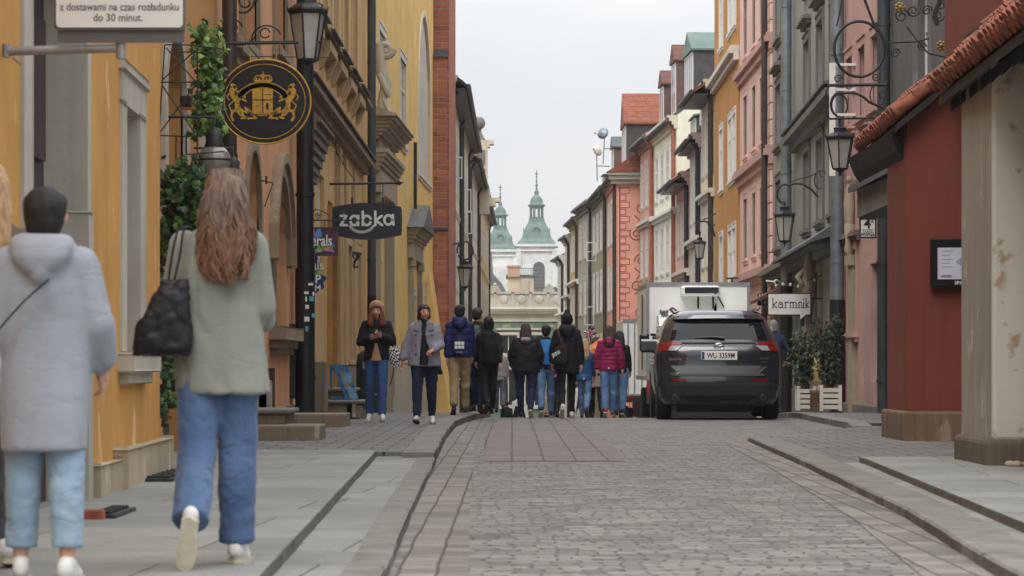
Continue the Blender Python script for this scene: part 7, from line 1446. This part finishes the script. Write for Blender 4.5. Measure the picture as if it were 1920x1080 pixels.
for w_, off in ((.10, .002),): 
    fquad(q, (0, 0), (w_, 0), (1, 1), (1-w_, 1), off); fquad(q, (0, 1), (w_, 1), (1, 0), (1-w_, 0), off); fquad(q, (0, .33), (1, .33), (1, .67), (0, .67), off+.001); fquad(q, (.4, 0), (.6, 0), (.6, 1), (.4, 1), off+.001)
q.build('white_bands', whites, t, recalc=False); q = MB(); fquad(q, (0, .4), (1, .4), (1, .6), (0, .6), .005); fquad(q, (.44, 0), (.56, 0), (.56, 1), (.44, 1), .005); fquad(q, (.03, 0), (.07, 0), (.97, 1), (.93, 1), .0025); q.build('red_bands', mat('flag_red', (196, 40, 60), .8), t, recalc=False)
q = MB(); q.tube([(-.10, 0, .2), (.02, 0, -.45)], .006, 5); q.build('stick', M['offwhite'], t)
# ---------------------------------------------------------------- vehicles
carp = mat('dark_grey_car_paint', (34, 36, 42), .22, .06, 2, coat=.8, spec=.6); clad = mat('black_plastic_cladding', (34, 35, 38), .55, .12, 20, .1); cglass = mat('tinted_car_glass', (14, 17, 20), .06, .1, 1, spec=.35); redl = mat('red_tail_lamp', (120, 16, 22), .15, .2, 60, coat=.6); clearl = mat('clear_tail_lamp', (150, 146, 144), .15, .2, 60, coat=.6); chrome = mat('chrome', (200, 202, 206), .2, .05, 3, metal=.9); tyre = mat('tyre_rubber', (26, 26, 27), .85, .15, 30, .3); rimm = mat('dark_alloy', (70, 72, 76), .35, .1, 5, metal=.7)
t = thing('parked_car', 'dark grey sports utility vehicle parked rear to the viewer before the white truck', 'car', (X(1349, 46.2), 46.2, 0), R(-1.0)); t.scale = (1.085, 1, 1.03)
HWc, SC_ = .955, 1.0
# plan outlines at rising heights: (z, half width, rear y, front y, rear corner radius)
LV = [(.25, .84, .12, 4.45, .22), (.38, .90, .03, 4.55, .26), (.55, .925, .0, 4.6, .28), (.66, .93, .0, 4.62, .30), (.74, .935, .03, 4.6, .30), (.86, .945, .075, 4.58, .32), (1.0, .95, .07, 4.5, .33), (1.10, .93, .075, 4.35, .34), (1.17, .905, .12, 3.6, .34), (1.24, .88, .18, 3.35, .34), (1.42, .83, .33, 2.95, .33), (1.60, .755, .50, 2.5, .34), (1.68, .70, .54, 2.2, .4), (1.735, .60, .70, 1.9, .4), (1.75, .40, .95, 1.7, .3)]
def lv(z):
    if z <= LV[0][0]: return LV[0]
    for a, b in zip(LV, LV[1:]):
        if z <= b[0]: f = (z-a[0])/(b[0]-a[0]); return tuple(a[i]+(b[i]-a[i])*f for i in range(5))
    return LV[-1]
def rear_y(x, z):
    _, hw, yr, yf, r = lv(z); x = min(abs(x), hw-.001); y = yr+.05*(x/hw)**2
    if x > hw-r: y += r-math.sqrt(max(0, r*r-(x-(hw-r))**2))
    return y
q = MB(); n = 15; rings = []
for L_ in LV:
    z, hw, yr, yf, r = L_; pts = []
    for i in range(n): 
        x = hw*math.sin((i/(n-1)-.5)*math.pi); pts.append((x, rear_y(x, z), z))
    rf = .45
    pts += [(hw, yr+(yf-yr)*k/5, z) for k in range(1, 5)]; pts += [((hw-.0)*math.cos(math.pi*i/12)*(1-.12*math.sin(math.pi*i/12)), yf-rf+rf*math.sin(math.pi*i/12), z) for i in range(13)]; pts += [(-hw, yr+(yf-yr)*(5-k)/5, z) for k in range(1, 5)]; rings.append(pts)
m_ = len(rings[0]); vs = [p for r_ in rings for p in r_]
q.add(vs, [(i*m_+j, i*m_+(j+1) % m_, (i+1)*m_+(j+1) % m_, (i+1)*m_+j) for i in range(len(rings)-1) for j in range(m_)], 0, True); q.add(vs[:m_], [list(range(m_))[::-1]]); q.add(vs[-m_:], [list(range(m_))])
body = q.build('body', carp, t)
bm = bmesh.new(); bm.from_mesh(body.data); bmesh.ops.remove_doubles(bm, verts=bm.verts[:], dist=.0005); bmesh.ops.recalc_face_normals(bm, faces=bm.faces[:]); bm.to_mesh(body.data); bm.free()
body.parent = None; tmp = []
for wy in (.86, 3.55):
    c = MB(); c.tube([(-1.2, wy, .36), (1.2, wy, .36)], .42, 32); k = c.build('cut', carp); k.parent = None; tmp.append(k); b = body.modifiers.new('b', 'BOOLEAN'); b.operation = 'DIFFERENCE'; b.object = k; b.solver = 'EXACT'
me = evalmesh(body); me.name = 'body'; old = body.data; body.modifiers.clear(); body.data = me; body.parent = t
for k in tmp: bpy.data.objects.remove(k)
def decal(name, poly, m, parent, off=.006, nx=14, nz=6, th=.012):
    """a panel that follows the car's rear surface; poly = function (u,v) -> (x,z)"""
    g = MB(); vs = []
    for layer in (off+th, off):
        for j in range(nz+1):
            for i in range(nx+1):
                x, z = poly(i/nx, j/nz); vs.append((x, rear_y(x, z)-off if layer == off else rear_y(x, z)+.01, z))
    N_ = (nx+1)*(nz+1); fr = lambda i, j: N_+j*(nx+1)+i; bk = lambda i, j: j*(nx+1)+i; fs = []
    for j in range(nz):
        for i in range(nx): fs.append((fr(i, j), fr(i+1, j), fr(i+1, j+1), fr(i, j+1)))
    for i in range(nx): fs += [(fr(i, 0), bk(i, 0), bk(i+1, 0), fr(i+1, 0)), (fr(i, nz), fr(i+1, nz), bk(i+1, nz), bk(i, nz))]
    for j in range(nz): fs += [(fr(0, j), fr(0, j+1), bk(0, j+1), bk(0, j)), (fr(nx, j), bk(nx, j), bk(nx, j+1), fr(nx, j+1))]
    g.add(vs, fs, 0, False); return g.build(name, m, parent)
def quad(x0b, x1b, x0t, x1t, z0, z1, bow=0.0): return lambda u, v: ((x0b+(x0t-x0b)*v)+((x1b+(x1t-x1b)*v)-(x0b+(x0t-x0b)*v))*u, z0+(z1-z0)*v+bow*(4*u*(1-u)))
decal('rear_window', quad(-.735, .735, -.64, .64, 1.265, 1.585, .015), cglass, t, .004, 20, 8)
decal('roof_spoiler', quad(-.68, .68, -.62, .62, 1.60, 1.655, .015), carp, t, .085, 20, 3, .02)
decal('bumper_cladding', quad(-.90, .90, -.925, .925, .34, .60), clad, t, .006, 30, 5)
decal('diffuser', quad(-.45, .45, -.55, .55, .29, .40), mat('dark_diffuser', (22, 22, 24), .7), t, .03, 14, 3)
decal('bumper_bar', quad(-.66, .66, -.76, .76, .70, .735), clad, t, .018, 20, 2)
decal('tailgate_recess', quad(-.60, .60, -.73, .73, .735, .86), mat('charcoal_paint', (24, 25, 28), .35, .05, 2), t, .004, 16, 3)
decal('lamp_strip', quad(-.52, .52, -.58, .58, 1.215, 1.24), clad, t, .02, 16, 2)
for sx in (-1, 1):
    f_ = (lambda sx: lambda fn: (lambda u, v: (sx*fn(u, v)[0], fn(u, v)[1])))(sx)
    l1 = decal('tail_light', f_(quad(.57, .90, .54, .885, 1.19, 1.242)), redl, t, .016, 16, 3); l1 = decal('tail_light', f_(quad(.775, .935, .73, .905, 1.085, 1.185)), redl, t, .016, 10, 3); decal('reverse_light', f_(quad(.64, .765, .55, .725, 1.10, 1.18)), clearl, t, .014, 10, 3)
    decal('reflector', f_(quad(.50, .72, .50, .72, .615, .65)), redl, t, .014, 6, 1)
    g = MB(); g.lathe([(.045, 0), (.052, .0), (.052, .12), (.045, .12)], (0, 0, 0), 18); e = g.build('exhaust', rimm, t); e.rotation_euler = (R(90), 0, 0); e.location = (sx*.66, .10, .36)
    g = MB(); g.tube([(sx*.66, -.026, .36), (sx*.66, -.01, .36)], .042, 14); g.build('exhaust_hole', black, t)
    g = MB(); g.tube([(sx*.62, .85, 1.75), (sx*.66, 1.0, 1.79), (sx*.66, 2.2, 1.79), (sx*.60, 2.5, 1.74)], .018, 8); g.build('roof_rail', mat('silver_rail', (110, 112, 116), .4, .1, 5, metal=.5), t)
    g = MB(); g.rbox(sx*.90, 2.7, 1.12, sx*1.06, 2.85, 1.26, .04); g.build('wing_mirror', carp, t)
    g = MB(); 
    for k in range(24):
        pass
    for (ya, yb, za, zb_) in ((.95, 1.75, 1.22, 1.50), (1.82, 2.75, 1.22, 1.50)):
        g.prism([(ya, za), (yb, za), (yb-.12*(yb > 2), zb_), (ya+.15, zb_)], (sx*.80, 0, 0), (0, 1, 0), (0, 0, 1), (sx*.065, 0, 0))
    g.build('side_window', cglass, t)
    for wy in (.86, 3.55):
        wt = thing('wheel', None, None, (sx*.81, wy, .36)); wt.parent = t
        g = MB(); prof = [(.22, -.11), (.34, -.115), (.358, -.09), (.362, -.03), (.362, .03), (.358, .09), (.34, .115), (.22, .11)]; g.lathe([(r, z) for r, z in prof], (0, 0, 0), 40); ty = g.build('tyre', tyre, wt); ty.rotation_euler = (0, R(90), 0)
        g = MB(); g.lathe([(.23, -.07), (.235, .09), (.21, .09), (.20, .03), (.02, .05)], (0, 0, 0), 30)
        for k in range(5): a = k*2*math.pi/5; g.tube([(.03*math.cos(a), .03*math.sin(a), .08), (.21*math.cos(a), .21*math.sin(a), .09)], .026, 6)
        rm_ = g.build('rim', rimm, wt); rm_.rotation_euler = (0, R(90*sx), 0)
# number plate, emblem and badges
zc = 1.02; yp = rear_y(0, zc)-.03; g = MB(); g.rbox(-.27, yp, zc-.068, .27, yp+.03, zc+.068, .006); pl = g.build('number_plate', whites, t)
g = MB(); g.box(-.262, yp-.003, zc-.060, -.222, yp-.0005, zc+.060); g.build('plate_band', mat('eu_blue', (40, 60, 140), .5), pl); g = MB(); g.box(-.275, yp-.006, zc-.073, .275, yp-.001, zc-.066); g.build('plate_trim', mat('green_trim', (90, 150, 96), .5), pl)
text('WU 3359M', .118, inkm, pl, (.025, yp-.002, zc-.004), bold=.0025, ext=.001, sx=.74); g = MB(); g.tube([(-.048, yp-.004, zc+.01), (-.048, yp-.001, zc+.01)], .014, 12); g.build('sticker', mat('pale_sticker', (226, 226, 200), .5), pl)
ye = rear_y(0, 1.165)-.02; g = MB()
for rx, rz_, dz_ in ((.075, .050, 0), (.026, .047, 0), (.052, .018, .022)): g.tube([(rx*math.cos(2*math.pi*i/24), ye, 1.165+dz_+rz_*math.sin(2*math.pi*i/24)) for i in range(25)], .0075, 6, cap=False)
g.build('emblem', chrome, t)
text('RAV4', .062, chrome, t, (-.66, rear_y(.66, .96)-.012, .96), bold=.002, ext=.002, sx=1.3).rotation_euler = (R(90), 0, R(-12)); text('HYBRID', .038, chrome, t, (.68, rear_y(.68, .96)-.012, .975), bold=.001, ext=.002, sx=1.2).rotation_euler = (R(90), 0, R(12)); text('AWD-i', .034, chrome, t, (.68, rear_y(.68, .92)-.012, .92), bold=.001, ext=.002).rotation_euler = (R(90), 0, R(12))
g = MB(); g.tube([(-.36, rear_y(.36, 1.31)-.015, 1.30), (-.1, rear_y(.1, 1.31)-.03, 1.315), (.09, rear_y(0, 1.30)-.03, 1.295)], [.012, .018, .028], 6); g.build('rear_wiper', black, t)
g = MB(); g.tube([(0, 1.35, 1.75), (0, 1.15, 1.83), (0, 1.0, 1.86)], [.03, .015, .01], 6); g.build('antenna', black, t)
g = MB(); g.box(-.72, .35, .22, .72, 4.3, .34); g.box(-.60, 1.3, .11, .60, 3.9, .219); g.tube([(-.8, .86, .36), (.8, .86, .36)], .05, 8); g.build('underbody', black, t)
g = MB()
for sx in (-1, 1): g.rbox(sx*.28-.07, .45, 1.02, sx*.28+.07, .52, 1.02, .01) if False else None
# white refrigerated truck facing the viewer
boxw = mat('white_truck_panel', (232, 234, 230), .45, .06, 2, coat=.2); frame = mat('aluminium_edge', (160, 164, 168), .4, .1, 5, metal=.6); dirty = mat('grimy_white_panel', (186, 184, 176), .6, .2, 3)
YT = 60.0; k = YT/F; xl, xr = X(1213, YT), X(1405, YT); zb, zt_ = .95+gz(YT), Zp(531, YT); cx = (xl+xr)/2; w_ = (xr-xl)/2
t = thing('box_truck', 'white refrigerated box truck facing the viewer behind the dark car', 'truck', (cx, YT, gz(YT)+0.0)); zb -= gz(YT); zt_ -= gz(YT)
g = MB(); g.box(-w_, 0, zb, w_, 4.6, zt_); g.build('cargo_box', boxw, t)
g = MB()
for (a, b, c, d, e, f) in ((-w_-.01, -.02, zt_-.06, w_+.01, .05, zt_+.02), (-w_-.02, -.015, zb, -w_+.05, .06, zt_-.06), (w_-.05, -.015, zb, w_+.02, .06, zt_-.06), (-w_-.02, .06, zt_-.05, -w_+.04, 4.6, zt_+.015), (w_-.04, .06, zt_-.05, w_+.02, 4.6, zt_+.015), (-w_-.03, .07, zb-.02, -w_+.0, 4.6, zb+.07)): g.box(a, b, c, d, e, f)
g.build('edge_trim', frame, t); g = MB(); g.box(-w_-.02, 1.7, zb+.25, -w_-.002, 1.85, zt_-.25); g.box(-w_-.03, 1.9, zb+.2, -w_-.002, 1.93, zt_-.2); g.build('side_door_bar', mat('grey_door_gear', (92, 96, 94), .6), t)
rz0, rz1 = Zp(556, YT)-gz(YT), Zp(540, YT)-gz(YT); rx0, rx1 = X(1275, YT)-cx, X(1348, YT)-cx
g = MB(); g.rbox(rx0, -.34, rz0, rx1, -.0, rz1+.04, .05); rf = g.build('cooling_unit', boxw, t); g = MB(); g.rbox(rx0+.08, -.36, rz0+.06, rx1-.03, -.30, rz1+.01, .02); g.build('cooling_grille', black, rf)
g = MB(); 
for i in range(12): x = rx0+.12+i*(rx1-rx0-.2)/12; g.box(x, -.372, rz0+.07, x+.012, -.361, rz1)
g.tube([(rx1-.1, -.375, (rz0+rz1)/2), (rx1-.1, -.362, (rz0+rz1)/2)], .05, 14); g.build('grille_bars', mat('dark_grille_bar', (58, 60, 62), .5), rf)
g = MB(); 
for px_ in (1309, 1337): g.tube([(X(px_, YT)-cx, -.02, rz0), (X(px_, YT)-cx, -.02, rz0-.25)], .02, 6)
g.tube([(X(1346, YT)-cx, -.02, rz0), (X(1357, YT)-cx, -.02, rz0-.22)], .015, 6); g.build('hoses', black, t)
cz = Zp(586, YT-1.6)-gz(YT); cxl, cxr = X(1238, YT-1.7)-cx, X(1238, YT-1.7)-cx+1.85
g = MB(); prof = [(-.05, .45), (-2.0, .45), (-2.0, 1.0), (-1.75, 1.22), (-1.15, cz-.05), (-.9, cz), (-.05, cz)]; g.prism(prof, (cxl, 0, 0), (0, 1, 0), (0, 0, 1), (cxr-cxl, 0, 0)); cab = g.build('cab', boxw, t)
bmx = bmesh.new(); bmx.from_mesh(cab.data); bmesh.ops.bevel(bmx, geom=bmx.edges[:], offset=.05, segments=2, affect='EDGES'); bmx.to_mesh(cab.data); bmx.free()
g = MB(); g.prism([(0, 0), (cxr-cxl-.24, 0), (cxr-cxl-.32, .84), (.08, .84)], (cxl+.12, -1.775, 1.24), (1, 0, 0), (0, .55*.92, (cz-1.35)/.84*.92), (0, -.02, .0)); g.build('windscreen', mat('truck_glass', (74, 88, 100), .08, .2, 1, spec=.9), t)
g = MB(); g.prism([(-1.55, 1.25), (-.75, 1.25), (-.75, cz-.2), (-1.15, cz-.2)], (cxl-.012, 0, 0), (0, 1, 0), (0, 0, 1), (.02, 0, 0)); g.build('side_window', cglass, t)
g = MB(); g.rbox(cxl+.02, -1.2, cz-.02, cxl+.2, -1.0, cz+.08, .03); g.build('marker_lamp', M['zinc'], t)
for sx, x in ((-1, cxl-.33), (1, cxr+.05)):
    g = MB(); zmr = Zp(660, YT-1.8)-gz(YT); g.rbox(x-.10*(sx < 0), -1.9, zmr, x+.10, -1.78, zmr+.38, .05); g.rbox(x+.16, -1.84, zmr+.06, x+.36, -1.78, zmr+.34, .04); g.tube([(x+.13, -1.8, zmr+.06), (cxl+.1 if sx < 0 else cxr, -1.7, zmr+.0)], .03, 6); g.tube([(x+.13, -1.8, zmr+.36), (cxl+.1 if sx < 0 else cxr, -1.7, zmr+.32)], .03, 6); g.build('wing_mirror', black, t)
for sx in (-1, 1):
    for wy in (-.9, 3.3):
        wt = thing('wheel', None, None, (sx*(w_-.16), wy, .38)); wt.parent = t; g = MB(); g.lathe([(.2, -.13), (.36, -.13), (.38, -.1), (.38, .1), (.36, .13), (.2, .13)], (0, 0, 0), 30); o = g.build('tyre', tyre, wt); o.rotation_euler = (0, R(90), 0); g = MB(); g.lathe([(.2, -.12), (.21, .12), (.1, .10), (.02, .10)], (0, 0, 0), 20); o = g.build('rim', M['zinc'], wt); o.rotation_euler = (0, R(90*sx), 0)
g = MB(); g.box(-.4, -1.8, .5, -.3, 4.5, .7); g.box(.3, -1.8, .5, .4, 4.5, .7); g.rbox(-w_+.1, 1.0, .4, -w_+.4, 2.4, .85, .03); g.rbox(-w_+.05, -2.06, .12, w_-.02, -1.98, .8, .03); g.build('chassis', clad, t)
g = MB(); g.rbox(-w_+.0, -.2, .62, -w_+.08, .1, .95, .02); g.build('side_lamp', mat('red_side_panel', (150, 50, 40), .5), t)
# second truck further down
Y2 = 78.0; x0, x1 = X(1168, Y2), X(1204, Y2)+1.2; cx = (x0+x1)/2; w_ = (x1-x0)/2; zg = gz(Y2); zt_ = Zp(599, Y2)-zg
t = thing('delivery_truck', 'second white box truck further down the street left of the first', 'truck', (cx, Y2, zg)); g = MB(); g.rbox(-w_, 0, 1.15, w_, 5, zt_, .03); g.build('cargo_box', boxw, t)
g = MB()
for x in (-w_+.12, -w_+.3, -w_+.5): g.box(x, -.03, 1.2, x+.035, -.002, zt_-.1)
g.box(-w_-.01, -.02, zt_-.08, w_+.01, .05, zt_+.02); g.build('door_bars', frame, t); g = MB(); g.rbox(-w_+.05, -.04, .95, w_-.05, .1, 1.14, .02); g.box(-.4, 0, .5, .4, 4.9, .9); g.build('chassis', clad, t)
g = MB(); g.box(-w_+.16, -.05, 1.0, -w_+.3, -.041, 1.1); g.box(-w_+.45, -.03, 2.1, -w_+.5, -.0, 2.5); g.build('tail_light', redl, t)
for sx in (-1, 1):
    for wy in (.7, 4.0):
        wt = thing('wheel', None, None, (sx*(w_-.17), wy, .40)); wt.parent = t; g = MB(); g.lathe([(.2, -.13), (.38, -.13), (.40, -.1), (.40, .1), (.38, .13), (.2, .13)], (0, 0, 0), 28); o = g.build('tyre', tyre, wt); o.rotation_euler = (0, R(90), 0); g = MB(); g.lathe([(.2, -.12), (.21, .12), (.02, .08)], (0, 0, 0), 18); o = g.build('rim', M['zinc'], wt); o.rotation_euler = (0, R(90*sx), 0)
# blue and white van and a pale car at the bottom of the street
def van(label, px0, px1, Y_, ztop, m1, m2, cat='van'):
    x0, x1 = X(px0, Y_), X(px1, Y_); w_ = (x1-x0)/2; t = thing('parked_van', label, cat, ((x0+x1)/2, Y_, gz(Y_))); h = Zp(ztop, Y_)-gz(Y_); g = MB()
    g.prism([(-w_, .35), (w_, .35), (w_, h*.62), (w_-.12, h*.96), (w_-.3, h), (-w_+.3, h), (-w_+.12, h*.96), (-w_, h*.62)], (0, 0, 0), (1, 0, 0), (0, 0, 1), (0, 4.4, 0)); g.build('body', m1, t)
    g = MB(); g.prism([(-w_+.12, h*.64), (w_-.12, h*.64), (w_-.24, h*.90), (-w_+.24, h*.90)], (0, -.02, 0), (1, 0, 0), (0, 0, 1), (0, .019, 0)); g.build('rear_window', cglass, t); g = MB(); g.box(-w_-.01, -.02, h*.42, w_+.01, -.001, h*.56); g.build('stripe', m2, t)
    g = MB(); g.rbox(-w_-.02, -.08, .3, w_+.02, 0, .55, .03); g.build('bumper', clad, t); g = MB()
    for sx in (-1, 1): g.box(sx*w_-.08*(sx > 0)-.0, -.025, h*.57, sx*w_+.08*(sx < 0), -.001, h*.64)
    g.build('tail_light', redl, t)
    g = MB(); g.rbox(-w_*.3, .2, h, w_*.3, .5, h+.1, .03); g.build('roof_lamp', m1, t)
    for sx in (-1, 1):
        for wy in (.8, 3.5): g = MB(); g.lathe([(.2, -.1), (.32, -.1), (.34, 0), (.32, .1), (.2, .1)], (0, 0, 0), 20); o = g.build('wheel', tyre, t); o.rotation_euler = (0, R(90), 0); o.location = (sx*(w_-.12), wy, .33)
van('white van with a blue stripe parked at the bottom of the street', 955, 992, 118, 752, boxw, mat('blue_stripe', (44, 72, 150), .4)); van('white car seen between the walkers\' legs beyond the crest', 1074, 1102, 96, 728, boxw, dirty, 'car')
# ---------------------------------------------------------------- thin air between the near street and the far towers
q = MB(); q.box(-1600, -65, -9.5, 1600, 3050, 62); hz_ = q.build('haze', (lambda m: m)(bpy.data.materials.new('thin_haze'))); tag(hz_, kind='stuff')
hm2 = bpy.data.materials['thin_haze']; hm2.use_nodes = True; nn_ = hm2.node_tree.nodes; nn_.clear(); o_ = nn_.new('ShaderNodeOutputMaterial'); v_ = nn_.new('ShaderNodeVolumePrincipled'); v_.inputs['Density'].default_value = .00025; v_.inputs['Color'].default_value = (.93, .95, 1, 1); v_.inputs['Anisotropy'].default_value = .2
hm2.node_tree.links.new(v_.outputs[0], o_.inputs['Volume'])
